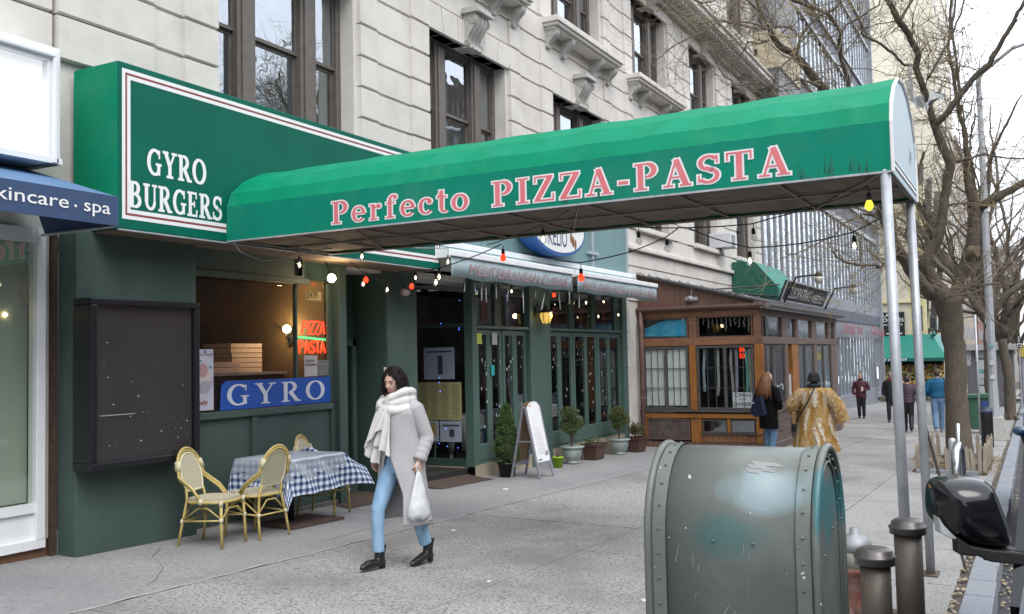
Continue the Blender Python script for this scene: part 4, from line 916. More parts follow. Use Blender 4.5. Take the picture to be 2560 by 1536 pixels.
BX('low_panel', (-6, 7.85, -1.52), (5.59, 7.89, -1.285), M_wf, sp)
BX('pane', (2.5, 7.855, -1.205), (5.59, 7.863, 1.12), glass('spa_glass', (.9, .94, .9), 1.5, .06, 0, .05), sp)
BX('film_panel', (-6, 7.98, -1.205), (5.62, 8.0, 1.12), mat('frosted_film', (.46, .48, .43), .6, col2=(.40, .42, .38), scale=1.2, dirt=(.42, .45, .40), dirt_amt=.5, dirt_scale=.9), sp)
MB().box((4.9, 7.975, -.05), (5.35, 7.98, .0)).build('light_strip', mat('film_pale', (.45, .5, .48), .6), sp); MB().ball(onY(13, 787, 7.97), .018, 8, 6).build('light_point', E_warm, sp)
BX('base_wall', (-6, 7.84, -1.95), (5.72, 8.0, -1.53), mat('brown_base', (.17, .085, .05), .8, var=.3, scale=6, bump=.2), sp)
sb = thing('white_sign_box', 'blank white lightbox sign in a stepped white moulding above the blue awning', 'sign', (4.2, 7.3, 1.74))
x1, z0, z1 = 5.49, 1.75, 2.775
BX('panel', (-5, 7.42, z0 + .05), (x1 - .11, 7.6, z1 - .12), mat('sign_white', (.80, .82, .83), .4, emit=(1, 1, 1), es=.30), sb)  # faint glow added so the panel reads whiter
for i, (d, y) in enumerate(((0, 7.36), (.035, 7.33), (.07, 7.30), (.10, 7.34))):
    e = .032; mb = MB(); mb.box((-5, y, z1 - d - e), (x1 - d, 7.8, z1 - d)); mb.box((x1 - d - e, y, z0), (x1 - d, 7.8, z1 - d - e)); mb.build('moulding', M_wf, sb, bevel=.004, seg=1)
BX('lower_rail', (-5, 7.33, z0), (x1, 7.8, z0 + .05), M_wf, sb)
sa = thing('spa_awning', 'blue cloth awning with white lettering reading skincare and spa', 'awning', (4., 7., 1.18))
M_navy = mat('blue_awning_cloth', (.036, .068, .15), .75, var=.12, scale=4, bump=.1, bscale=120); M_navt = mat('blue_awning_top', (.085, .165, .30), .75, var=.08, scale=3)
a1 = 5.63; zt, zb = 1.437, 1.185
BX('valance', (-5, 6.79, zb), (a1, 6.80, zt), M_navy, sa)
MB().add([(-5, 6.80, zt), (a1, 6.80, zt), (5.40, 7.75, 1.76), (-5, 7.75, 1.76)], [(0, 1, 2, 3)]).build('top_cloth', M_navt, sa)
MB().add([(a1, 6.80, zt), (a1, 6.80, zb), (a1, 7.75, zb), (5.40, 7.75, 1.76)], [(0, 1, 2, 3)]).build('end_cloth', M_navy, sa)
MB().cyl((a1 - .01, 6.82, zb), (a1 - .01, 7.78, zb), .012, n=8).build('frame_bar', M_galv, sa)
for tx, xa, xb in (('skincare', None, None),):
    p1 = onY(172, 500, 6.785); q1 = onY(210, 520, 6.785); q2 = onY(276, 545, 6.785); p0 = onY(2, 500, 6.785)
    sans('lettering', 'skincare', MATS['white_print'], sa, (p0.x - .13, 6.786, 1.275), (1, 0, 0), (0, 0, 1), p1.x - p0.x + .13, .105, bold=.004)
    sans('lettering', 'spa', MATS['white_print'], sa, (q1.x, 6.786, 1.24), (1, 0, 0), (0, 0, 1), q2.x - q1.x, .105, bold=.004)
    d0 = onY(189, 522, 6.786); disc('dot', d0.x, 1.305, .012, .012, 6.785, MATS['white_print'], sa)

# ================================================================== glazed tavern room on the pavement
cf = thing('tavern_enclosure', 'brown wooden glazed tavern room on the pavement with amber posts and a lean-to roof', 'tavern', (24, 5.1, -2.2))
M_wood = mat('dark_brown_wood', (.17, .09, .06), .6, col2=(.11, .06, .045), scale=3, stretch=(8, 8, .6), bump=.2)
M_amb = mat('amber_varnished_wood', (.36, .145, .025), .45, col2=(.24, .085, .018), scale=3, stretch=(6, 6, .7), bump=.12, dirt=(.12, .05, .02), dirt_amt=.6, dirt_scale=3)
M_oak = mat('worn_brown_wood', (.27, .125, .055), .6, col2=(.17, .08, .045), scale=3, stretch=(1, 1, 6), bump=.15, dirt=(.07, .035, .025), dirt_amt=.6)
M_grw = mat('grey_brown_frame', (.085, .078, .074), .6, var=.25, scale=8)
M_slat = mat('grey_brown_clapboard', (.12, .085, .072), .7, var=.3, scale=4, stretch=(.4, 1, 1), bump=.2)
CX, CYF = 20.8, 5.06; YL = 7.84
def A(y0, y1, z0, z1, name, m, dx=0., th=.1, bev=.006, par=None): return BX(name, (CX - dx, y0, z0), (CX - dx + th, y1, z1), m, par or cf, bev, seg=1)
# side A
A(CYF + .02, YL, .81, .955, 'beam', M_oak, .02); A(CYF, YL, .17, .33, 'beam', M_oak, .02)
A(6.485, 6.67, .33, .81, 'post', M_oak, .015); A(CYF, 5.23, .33, .81, 'post', M_oak, .015); A(7.78, YL, -2.05, .81, 'post', mat('red_brown_post', (.20, .07, .03), .6, var=.3), .01)
A(6.52, 6.68, -1.25, .17, 'post', M_amb, .02); A(CYF, 5.23, -1.25, .17, 'post', M_amb, .02)
BX('sill', (CX - .06, CYF - .04, -1.30), (CX + .1, YL, -1.255), M_grw, cf, .006)
for a, b in ((5.05, 6.42), (6.425, 6.73), (6.735, YL)): A(a, b, -1.435, -1.335, 'beam', M_amb, .03)
A(6.44, 6.68, -1.96, -1.44, 'post', M_amb, .01); A(5.10, 5.24, -1.96, -1.44, 'post', M_amb, .01); A(7.7, YL, -1.96, -1.44, 'post', M_amb, .01); A(5.80, 5.87, -1.75, -1.44, 'post', M_amb, .005)
pn = A(6.70, 7.69, -1.91, -1.46, 'scrubbed_panel', mat('tarry_panel', (.045, .030, .028), .6, col2=(.10, .075, .065), scale=4, bump=.3, dirt=(.22, .19, .17), dirt_amt=.5, dirt_scale=5), 0)
mb = MB()
for (y0, y1, z0, z1) in ((6.70, 7.69, -1.915, -1.89), (6.70, 7.69, -1.475, -1.45), (6.70, 6.73, -1.89, -1.475), (7.66, 7.69, -1.89, -1.475)): mb.box((CX - .02, y0, z0), (CX, y1, z1))
mb.build('moulding', M_wood, pn)
for a, b in ((5.26, 5.79), (5.88, 6.42)):
    f = MB(); f.box((CX - .005, a, -1.75), (CX + .04, b, -1.72)); f.box((CX - .005, a, -1.49), (CX + .04, b, -1.46)); f.box((CX - .005, a, -1.72), (CX + .04, a + .025, -1.49)); f.box((CX - .005, b - .025, -1.72), (CX + .04, b, -1.49))
    fo = f.build('small_window', M_grw, cf); BX('pane', (CX + .01, a + .025, -1.72), (CX + .018, b - .025, -1.49), M_pane, fo)
BX('ledge', (CX - .04, 5.1, -1.78), (CX + .05, 6.44, -1.755), M_grw, cf)
y = 5.12
while y < 6.42: A(y, min(y + .128, 6.43), -1.955, -1.785, 'plank', M_oak, .0, .03, .004); y += .135
BX('base_board', (CX - .03, CYF, -2.12), (CX + .1, YL, -1.965), M_wood, cf)
def leaded(y0, y1, z0, z1, blind=None):
    f = MB(); e = .05; x = CX - .012
    ym = (y0 + y1) / 2
    for (a, b, c, d) in ((y0, y1, z0, z0 + e), (y0, y1, z1 - e, z1), (y0, y0 + e, z0 + e, z1 - e), (y1 - e, y1, z0 + e, z1 - e), (ym - .03, ym + .03, z0 + e, z1 - e)): f.box((x, a, c), (x + .06, b, d))
    fo = f.build('window', M_grw, cf, bevel=.004, seg=1)
    g = MB()
    for (a, b) in ((y0 + e, ym - .03), (ym + .03, y1 - e)):
        w_ = (b - a) / 3
        for i in (1, 2): g.box((x + .02, a + w_ * i - .006, z0 + e), (x + .036, a + w_ * i + .006, z1 - e))
        for i in (1, 2): zz = z0 + e + (z1 - z0 - 2 * e) * i / 3; g.box((x + .019, a, zz - .006), (x + .037, b, zz + .006))
        MB().box((x + .04, a, z0 + e), (x + .046, b, z1 - e)).build('pane', M_shopglass, fo)
        if blind:
            zz = z0 + e + random.uniform(.03, .06); k = 0
            s = MB()
            while zz < z1 - e:
                s.add([(x + .052, a + .01, zz), (x + .052, b - .01, zz), (x + .064, b - .01, zz + .029), (x + .064, a + .01, zz + .029)], [(0, 1, 2, 3)]); zz += .028
            s.build('blind_slats', blind, fo, kind='stuff')
    g.build('glazing_bars', M_grw, fo)
    return fo
leaded(6.70, 7.77, -1.25, .155, mat('blind_white', (.82, .82, .78), .7)); leaded(5.245, 6.51, -1.25, .155)
for a, b in ((6.69, 7.77), (5.25, 6.47)):
    f = MB(); f.box((CX - .0, a, .33), (CX + .05, b, .365)); f.box((CX - .0, a, .775), (CX + .05, b, .81)); f.box((CX, a, .365), (CX + .05, a + .03, .775)); f.box((CX, b - .03, .365), (CX + .05, b, .775)); fo = f.build('transom', M_wood, cf)
    BX('pane', (CX + .02, a + .03, .365), (CX + .028, b - .03, .775), M_shopglass, fo)
bs = MB(); y0_, y1_ = 6.72, 7.72
bs.prism([(CX + .06, y1_, .40), (CX + .06, y0_, .38), (CX + .06, y0_, .765), (CX + .06, y0_ + .5, .765), (CX + .06, y1_ - .3, .70), (CX + .06, y1_, .58)][::-1], (.02, 0, 0))
o = bs.build('blue_sheet', mat('blue_plastic_sheet', (.04, .38, .58), .5, col2=(.02, .26, .46), scale=7, bump=.6, bscale=9, dirt=(.25, .55, .66), dirt_amt=.5, dirt_scale=6), None); o['label'] = 'bright blue plastic sheet filling the left tavern transom'; o['category'] = 'plastic sheet'
mb = MB()
for i in range(11):
    yy = 5.34 + i * .1; zz = .75; pts = []
    for j in range(int(random.uniform(5, 12))): pts.append((CX + .05, yy + random.uniform(-.02, .02), zz)); zz -= .03
    mb.tube(pts, .006, 5)
ig = mb.build('icicle_garland', mat('garland_pale', (.42, .41, .38), .7), None); ig['label'] = 'pale squiggly icicle garland hanging in the right tavern transom'; ig['category'] = 'garland'
# ribbons, OPEN FOR DINNER sign and red neon behind the right window
for i, (yy, c) in enumerate(((6.35, (.45, .55, .6)), (6.05, (.55, .55, .5)), (5.75, (.5, .4, .42)), (5.62, (.42, .42, .5)), (5.42, (.2, .5, .45)), (5.34, (.55, .55, .45)))):
    mb = MB(); n = 10; m_ = mat('ribbon_%d' % i, c, .6)
    for q in (0, .03): mb.tube([(CX + .10 + .02 * sin(j + i), yy + q - .035 * sin(j * .3 + i) * (1 if i % 2 else -1) * j / n, .13 - j * (.11 + .01 * i)) for j in range(n)], .014, 5, flat=.3)
    o = mb.build('ribbon', m_, None, True); o['label'] = ['pale blue ribbon farthest left in the dark tavern window', 'cream ribbon second from left in the dark tavern window', 'pinkish ribbon near the centre bar of the dark tavern window', 'lilac ribbon beside the red neon in the tavern window', 'green ribbon right of the red neon in the tavern window', 'pale yellow ribbon nearest the corner post in the tavern window'][i]; o['category'] = 'ribbon'; o['group'] = 'ribbons in the tavern window'
od = thing('open_sign', 'white OPEN FOR DINNER sign standing in the tavern window', 'sign', (CX + .08, 5.5, -1.2))
BX('board', (CX + .045, 5.30, -1.20), (CX + .052, 5.74, -.87), M_wht, od)
for tx, z, h in (('OPEN', -.97, .075), ('FOR', -1.045, .045), ('DINNER', -1.17, .085)):
    wd = {'OPEN': .34, 'FOR': .16, 'DINNER': .38}[tx]; sans('lettering', tx, M_black, od, (CX + .043, 5.52 + wd / 2, z), (0, -1, 0), (0, 0, 1), wd, h, bold=.01)
nb = thing('red_neon', 'small red neon sign glowing behind the dark tavern window', 'sign', (CX + .3, 5.6, -.2))
sans('tube', 'BAR', emis('neon_orange', (1, .05, .01), 1.4), nb, (CX + .28, 5.62, .0), (0, -1, 0), (0, 0, 1), .12, .10); sans('tube', 'BEER', MATS['neon_orange'], nb, (CX + .28, 5.62, -.13), (0, -1, 0), (0, 0, 1), .12, .10)
# side B (street face)
def Bf(x0, x1, z0, z1, name, m, dy=0., th=.1, bev=.006): return BX(name, (x0, CYF - dy, z0), (x1, CYF - dy + th, z1), m, cf, bev, seg=1)
M_wdg = mat('weathered_brown_wood', (.16, .11, .09), .65, col2=(.11, .08, .07), scale=3, stretch=(.6, 8, 8), bump=.2)
Bf(CX, 29.9, .79, .95, 'beam', M_wdg, .02); Bf(CX, 29.9, .17, .33, 'beam', M_wdg, .02)
for a, b in ((CX, 20.95), (22.8, 23.25), (24.3, 24.6), (26.3, 26.95), (28.65, 29.0), (29.6, 29.9)): Bf(a, b, .33, .79, 'post', M_wdg, .0)
for a, b in ((20.95, 22.8), (23.25, 24.3), (24.6, 26.3), (26.95, 28.65), (29.0, 29.6)): BX('transom_pane', (a, CYF + .05, .33), (b, CYF + .058, .79), M_pane, cf)
for a, b, m in ((CX, 20.93, M_amb), (23.02, 23.3, M_wdg), (23.75, 24.45, M_amb), (26.5, 26.85, M_wdg), (29.0, 29.9, M_wdg)): Bf(a, b, -1.31, .17, 'post', m, .01)
for a, b in ((20.95, 21.85), (21.9, 23.0), (24.47, 25.35), (25.4, 26.48), (26.87, 27.85), (27.9, 28.98)):
    f = MB(); e = .06
    for (p0, p1, q0, q1) in ((a, b, -1.27, -1.21), (a, b, .11, .17), (a, a + e, -1.21, .11), (b - e, b, -1.21, .11)): f.box((p0, CYF + .01, q0), (p1, CYF + .07, q1))
    fo = f.build('window', M_grw, cf); BX('pane', (a + e, CYF + .03, -1.21), (b - e, CYF + .038, .11), M_pane, fo)
dd = BX('door', (23.3, CYF + .25, -2.25), (23.78, CYF + .3, .17), M_wood, cf); BX('pane', (23.4, CYF + .24, -1.2), (23.7, CYF + .249, .1), M_pane, dd); BX('notice', (23.36, CYF + .03, -1.25), (23.7, CYF + .05, -.55), mat('notice_white', (.5, .5, .5), .6), cf)
Bf(24.45, 29.9, -1.36, -1.29, 'sill', M_grw, .05); Bf(CX, 23.3, -1.36, -1.29, 'sill', M_grw, .05)
for (xa, xb) in ((CX, 23.3), (24.45, 29.9)):
    for i in range(3): Bf(xa, xb, -2.02 + i * .22, -2.02 + i * .22 + .21, 'clapboard', M_slat, .02 - i * .0)
    MB().add([(xa, CYF - .06, gz(xa, 5) - .05), (xb, CYF - .06, gz(xb, 5) - .05), (xb, CYF - .06, -2.03), (xa, CYF - .06, -2.03), (xa, CYF, -2.0), (xb, CYF, -2.0)], [(0, 1, 2, 3), (3, 2, 5, 4)]).build('base_board', M_slat, cf)
# roof, gable planks, gutters
MB().add([(CX - .12, 4.86, 1.06), (30.1, 4.86, 1.06), (30.1, 7.87, 1.84), (CX - .12, 7.87, 1.84), (CX - .12, 4.86, 1.02), (30.1, 4.86, 1.02), (30.1, 7.87, 1.79), (CX - .12, 7.87, 1.79)],
         [(0, 1, 2, 3), (4, 7, 6, 5), (0, 4, 5, 1), (3, 7, 4, 0), (1, 5, 6, 2)]).build('roof', mat('roof_felt', (.05, .05, .052), .8, bump=.4), cf)
y = CYF + .15
while y < 7.84:
    y1 = min(y + .135, 7.84); zt0 = 1.02 + (y - 4.86) * .257; zt1 = 1.02 + (y1 - 4.86) * .257
    MB().prism([(CX - .02, y + .003, 1.02), (CX - .02, y1 - .003, 1.02), (CX - .02, y1 - .003, zt1), (CX - .02, y + .003, zt0)][::-1], (.04, 0, 0)).build('plank', M_wood, cf); y += .135
mb = MB(); 
for i in range(70): yy = random.uniform(5.2, 7.8); zz = 1.06 + (yy - 4.86) * .259; l = random.uniform(.03, .12); mb.bar((CX - .1, yy, zz + .012), (CX - .1 + random.uniform(-.02, .05), yy + l, zz + .012 + l * .26 + random.uniform(-.0, .05)), random.uniform(.01, .05), .012)
mb.build('roof_debris', mat('flaking_lead', (.30, .29, .28), .8, var=.5, scale=20), cf, kind='stuff')
MB().prism([(CX - .14, 4.9, .955), (CX - .03, 4.9, .955), (CX - .03, 4.9, 1.05), (CX - .16, 4.9, 1.05), (CX - .17, 4.9, 1.0)], (0, 2.95, 0)).build('gutter', mat('brown_gutter', (.13, .07, .055), .5, var=.2), cf)
MB().prism([(CX - .16, 4.84, .955), (CX - .16, 4.96, .955), (CX - .16, 4.96, 1.04), (CX - .16, 4.80, 1.04), (CX - .16, 4.80, 1.0)][::-1], (9.4, 0, 0)).build('gutter', mat('grey_gutter', (.20, .185, .175), .5, var=.3), cf)
mb = MB(); mb.tube([(CX - .1, 7.76, 1.0), (CX - .1, 7.76, .86), (CX - .16, 7.74, .70), (CX - .18, 7.72, .6), (CX - .18, 7.72, -2.0)], .045, 12); dp = mb.build('drainpipe', mat('pipe_pinkbrown', (.19, .115, .10), .5, var=.2), cf, True)
for z in (-1.0, -.1, .55): MB().cyl((CX - .18, 7.72, z), (CX - .18, 7.72, z + .05), .06, n=12).build('pipe_clip', MATS['pipe_pinkbrown'], dp)
l = thing('gable_floodlight', 'small round floodlight with bent cable on the tavern gable boards', 'light', (CX - .05, 6.58, 1.2)); MB().cyl((CX - .12, 6.58, 1.2), (CX - .04, 6.58, 1.22), .07, .05).build('head', mat('light_grey', (.40, .40, .40), .5), l, True)
MB().tube([(CX - .05, 6.58, 1.25), (CX - .06, 6.55, 1.35), (CX - .05, 6.57, 1.5)], .012, 6).build('cable', MATS['light_grey'], l); BX('plate', (CX - .06, 6.43, 1.17), (CX - .025, 6.7, 1.25), MATS['light_grey'], l)
BX('inner_floor', (CX + .1, CYF + .1, -2.2), (29.8, 7.8, -2.0), M_dark, cf); BX('inner_wall', (23.2, CYF + .5, -2.), (23.3, 7.8, 1.0), M_dark, cf)
# sign on the roof edge
cs = thing('tavern_roof_sign', 'tilted black sign with silver lettering reading CLEOPATRA\'S NEEDLE on the tavern roof edge', 'sign', (26, 5.1, 1.1))
tl, tr_, br, bl = onY(1957, 705, 4.95), onY(2068, 737, 4.95), onY(2064, 776, 5.15), onY(1950, 752, 5.15)
x0, x1, zb_, zt_ = bl.x, tr_.x + .25, bl.z, tl.z + .08
MB().add([(x0, 5.15, zb_), (x1, 5.15, zb_), (x1, 4.95, zt_), (x0, 4.95, zt_), (x0, 5.21, zb_), (x1, 5.21, zb_), (x1, 5.01, zt_), (x0, 5.01, zt_)], [(0, 1, 2, 3), (4, 7, 6, 5), (0, 4, 5, 1), (1, 5, 6, 2), (2, 6, 7, 3), (3, 7, 4, 0)]).build('board', mat('sign_black', (.018, .018, .022), .5), cs)
up = Vector((0, -.2, zt_ - zb_)).normalized(); M_slv = mat('silver_letter', (.62, .62, .6), .5)
def onb(dx, s_): return Vector((x0 + dx, 5.15, zb_)) + Vector((0, -.2, zt_ - zb_)) * s_ + Vector((0, -.004, 0))
W_ = x1 - x0
sans('lettering', "CLEOPATRA'S", M_slv, cs, onb(W_ * .10, .2), (1, 0, 0), up, W_ * .50, (zt_ - zb_) * .62, bold=.01); sans('lettering', 'NEEDLE', M_slv, cs, onb(W_ * .65, .2), (1, 0, 0), up, W_ * .30, (zt_ - zb_) * .45, bold=.01)
mb = MB()
for (a, b) in (((.0, .02), (1, .02)), ((0, .98), (1, .98)), ((0.005, 0), (.005, 1)), ((.995, 0), (.995, 1))): mb.bar(onb(W_ * a[0], a[1]), onb(W_ * b[0], b[1]), .04, .035)
mb.build('rim', mat('rim_silver', (.45, .46, .48), .4, .4), cs)
for s_ in (0.01, .99):
    mb = MB(); mb.tube([onb(W_ * s_, -.08) + Vector((0, -.1, 0)), onb(W_ * s_, .5) + Vector((0, -.12, 0)), onb(W_ * s_, 1.12) + Vector((0, -.16, 0)), onb(W_ * s_, 1.2) + Vector((.4, -.5, .02))], .025, 6); mb.build('bracket', M_blackm, cs)
mb = MB(); mb.tube([(x0, 5.2, zb_ + .1), (x0 - 1.6, 6.0, 1.36)], .02, 6); mb.tube([(x0, 5.15, zt_ - .1), (x0 - 2.2, 6.1, 1.4)], .02, 6)
mb.build('stay_rod', M_blackm, cs)
for s_ in (0.01, .99):
    q = onb(W_ * s_, 1.2) + Vector((.55, -.55, -.02)); lo = MB().lathe([(.02, .12), (.07, .10), (.09, .0)], q, 14).build('lamp_cap', M_black, cs, True); MB().lathe([(.09, 0), (.10, -.06), (.075, -.16), (.0001, -.17)], q, 14).build('lamp_glass', mat('lamp_frost', (.50, .48, .42), .3), lo, True)
# dark green entrance hood further along the stone wall
gh = thing('green_hood', 'dark green cloth entrance hood with a sloped front on the stone wall behind the tavern', 'awning', (30, 7, 1.7))
x0, x1 = 28.74, 32.0
M_gh = mat('hood_green_side', (.008, .10, .065), .7, var=.1); M_ghf = mat('hood_green_front', (.03, .21, .17), .7, var=.1)
pr = [(x0, 7.8, 1.80), (x0, 7.8, 2.72), (x0, 7.11, 2.68), (x0, 6.45, 1.9), (x0, 6.45, 1.55)]
MB().prism(pr, (.01, 0, 0)).build('side_cloth', M_gh, gh); MB().prism([(p[0] + x1 - x0, p[1], p[2]) for p in pr], (.01, 0, 0)).build('side_cloth', M_gh, gh)
MB().quad((x0, 7.11, 2.68), (x0, 6.45, 1.9), (x1, 6.45, 1.9), (x1, 7.11, 2.68)).build('front_cloth', M_ghf, gh); MB().quad((x0, 6.45, 1.9), (x0, 6.45, 1.55), (x1, 6.45, 1.55), (x1, 6.45, 1.9)).build('front_valance', M_ghf, gh); MB().quad((x0, 7.8, 2.72), (x0, 7.11, 2.68), (x1, 7.11, 2.68), (x1, 7.8, 2.72)).build('top_cloth', M_ghf, gh)
# ================================================================== bistro chairs and table
M_bam = mat('bamboo_yellow', (.52, .41, .15), .45, col2=(.42, .31, .09), scale=12, local=True)
M_bwr = mat('cream_wrap', (.62, .57, .38), .6)
def weave(name):
    m = bpy.data.materials.new(name); m.use_nodes = True; t = m.node_tree; N = t.nodes; L = t.links; b = N['Principled BSDF']
    tc = N.new('ShaderNodeTexCoord'); mp = N.new('ShaderNodeMapping'); mp.inputs['Rotation'].default_value = (radians(45), radians(45), radians(45))
    ck = N.new('ShaderNodeTexChecker'); ck.inputs['Scale'].default_value = 75; ck.inputs[1].default_value = (.62, .57, .40, 1); ck.inputs[2].default_value = (.10, .09, .085, 1)
    ck2 = N.new('ShaderNodeTexChecker'); ck2.inputs['Scale'].default_value = 37.5; ck2.inputs[1].default_value = (.62, .57, .40, 1); ck2.inputs[2].default_value = (.62, .57, .40, 1)
    nz = N.new('ShaderNodeTexNoise'); nz.inputs['Scale'].default_value = 60
    L.new(tc.outputs['UV'], ck.inputs[0]); mx = N.new('ShaderNodeMix'); mx.data_type = 'RGBA'; mx.inputs[0].default_value = .28
    mx.inputs[7].default_value = (.62, .57, .40, 1); L.new(ck.outputs[0], mx.inputs[6]); L.new(mx.outputs[2], b.inputs['Base Color']); b.inputs['Roughness'].default_value = .6
    return m
M_wv = weave('cream_black_weave')
def uvmap(o, fn):
    me = o.data; uv = me.uv_layers.new(name='UVMap')
    for l in me.loops: uv.data[l.index].uv = fn(me.vertices[l.vertex_index].co)
def bistro(loc, rz, lb):
    t = thing('bistro_chair', lb, 'chair', loc, 'yellow bamboo bistro chairs at the shop wall', rz)
    # seat
    n = 16; pts = [(.215 * (abs(cos(a)) ** .6) * (1 if cos(a) > 0 else -1), .21 * (abs(sin(a)) ** .6) * (1 if sin(a) > 0 else -1)) for a in [2 * pi * i / n for i in range(n)]]
    s = MB().prism([(x, y, .435) for x, y in pts], (0, 0, .025)).build('seat', M_wv, t, local=True); uvmap(s, lambda c: (c.x + c.z * 3, c.y + c.z * 3))
    mb = MB(); mb.tube([(x * 1.02, y * 1.02, .425) for x, y in pts] + [(pts[0][0] * 1.02, pts[0][1] * 1.02, .425)], .014, 6); mb.build('seat_rim', M_bam, t, True, local=True)
    # back: hoop in the plane leaning backwards (+Y)
    def bk(x, z): return (x, .20 + (z - .44) * .26, z)
    hoop = [bk(-.20, .44)] + [bk(-.20 - .0 * k, .44 + .06 * k) for k in range(1, 5)]
    arc = [bk(.20 * cos(radians(a)), .68 + .24 * sin(radians(a))) for a in range(180, -1, -12)]
    full = [(-.235, .0, .44), (-.225, .09, .55), bk(-.21, .66)] + arc + [bk(.21, .66), (.225, .09, .55), (.235, .0, .44)]
    for k, off in enumerate((0, .026)): MB().tube([(x * (1 - off * 2.2), y, z - off * .9) for x, y, z in full], .0125, 7).build('back_hoop', M_bam, t, True, local=True)
    inner = [bk(-.125, .52)] + [bk(-.125 - .035 * sin(pi * k / 8), .52 + .2 * k / 5) for k in range(1, 5)] + [bk(.15 * cos(radians(a)), .72 + .15 * sin(radians(a))) for a in range(170, 9, -16)] + [bk(.125 + .035 * sin(pi * k / 8), .52 + .2 * k / 5) for k in range(4, 0, -1)] + [bk(.125, .52)]
    s = MB().prism([(x, y - .004, z) for x, y, z in inner], (0, .008, 0)).build('back_panel', M_wv, t, local=True); uvmap(s, lambda c: (c.x, c.z))
    MB().tube(inner + [inner[0]], .012, 6).build('panel_rim', M_bwr, t, True, local=True)
    for sx in (-1, 1):
        MB().tube([bk(sx * .135, .54), (sx * .15, .205, .44), (sx * .19, .235, .2), (sx * .205, .27, 0)], .0135, 7).build('leg', M_bam, t, True, local=True)
        MB().tube([(sx * .19, -.19, .44), (sx * .20, -.2, .2), (sx * .205, -.21, 0)], .0145, 7).build('leg', M_bam, t, True, local=True)
        mb = MB(); mb.cyl((sx * .198, -.198, .24), (sx * .2, -.2, .28), .019, n=8); mb.cyl((sx * .19, -.19, .39), (sx * .19, -.19, .445), .02, n=8); mb.cyl((sx * .188, .235, .22), (sx * .185, .232, .26), .018, n=8)
        mb.tube([bk(sx * .17, .80), bk(sx * .195, .72)], .034, 8, flat=.5); mb.tube([(sx * .235, 0, .46), (sx * .235, 0, .41)], .022, 8); mb.build('wrap', M_bwr, t, True, local=True)
        mb = MB(); mb.tube([(sx * .195, -.195, .27), (sx * .195, -.05, .37), (sx * .195, .05, .37), (sx * .19, .23, .25)], .008, 5); mb.tube([(sx * .2, -.2, .26), (sx * .19, .235, .24)], .009, 5); mb.build('stretcher', M_bam, t, True, local=True)
    mb = MB(); mb.tube([(-.2, -.2, .26), (-.08, -.2, .36), (.08, -.2, .36), (.2, -.2, .26)], .008, 5); mb.tube([(-.19, .23, .25), (-.06, .22, .38), (.06, .22, .38), (.19, .23, .25)], .008, 5); mb.tube([(-.19, .235, .24), (.19, .235, .24)], .009, 5)
    mb.build('stretcher', M_bam, t, True, local=True)
    return t
bistro((6.90, 6.98, gz(6.9, 6.98)), radians(12), 'yellow bamboo bistro chair farthest left, side-on below the black case')
bistro((7.46, 6.99, gz(7.46, 6.99)), radians(178), 'yellow bamboo bistro chair with its back to the street, in front of the checked tablecloth')
bistro((8.95, 7.30, gz(8.95, 7.3)), radians(14), 'yellow bamboo bistro chair half hidden behind the checked tablecloth')
tb = thing('bistro_table', 'dark metal pedestal table on a flat rusty base under the checked cloth', 'table', (8.26, 7.22, gz(8.26, 7.22)))
g = gz(8.26, 7.22); tx, ty, hx, hy, tz = 8.26, 7.22, .47, .36, -1.035
BX('tabletop', (tx - hx, ty - hy, tz - .03), (tx + hx, ty + hy, tz - .004), M_black, tb); MB().cyl((tx, ty, g), (tx, ty, tz - .03), .035, n=12).build('pedestal', M_black, tb, True)
gbox(MB(), tx - .36, ty - .34, tx + .50, ty + .2, .03, .025).build('base_plate', mat('rusty_base', (.10, .065, .05), .8, var=.5, scale=8), tb)
def gingham():
    m = bpy.data.materials.new('blue_gingham'); m.use_nodes = True; t = m.node_tree; N = t.nodes; L = t.links; b = N['Principled BSDF']
    tc = N.new('ShaderNodeTexCoord'); sp = N.new('ShaderNodeSeparateXYZ'); L.new(tc.outputs['UV'], sp.inputs[0]); fs = []
    for i in (0, 1):
        a = N.new('ShaderNodeMath'); a.operation = 'MULTIPLY'; a.inputs[1].default_value = 1 / .074; L.new(sp.outputs[i], a.inputs[0])
        f = N.new('ShaderNodeMath'); f.operation = 'FRACT'; L.new(a.outputs[0], f.inputs[0]); g = N.new('ShaderNodeMath'); g.operation = 'GREATER_THAN'; g.inputs[1].default_value = .5; L.new(f.outputs[0], g.inputs[0]); fs.append(g)
    s = N.new('ShaderNodeMath'); s.operation = 'ADD'; L.new(fs[0].outputs[0], s.inputs[0]); L.new(fs[1].outputs[0], s.inputs[1]); h = N.new('ShaderNodeMath'); h.operation = 'MULTIPLY'; h.inputs[1].default_value = .5; L.new(s.outputs[0], h.inputs[0])
    cr = N.new('ShaderNodeValToRGB'); cr.color_ramp.interpolation = 'CONSTANT'; e = cr.color_ramp.elements; e[0].color = (.68, .72, .78, 1); e[1].position = .75; e[1].color = (.018, .035, .11, 1); k = e.new(.25); k.color = (.22, .28, .40, 1)
    L.new(h.outputs[0], cr.inputs[0]); L.new(cr.outputs[0], b.inputs['Base Color']); b.inputs['Roughness'].default_value = .8; return m
M_ging = gingham()
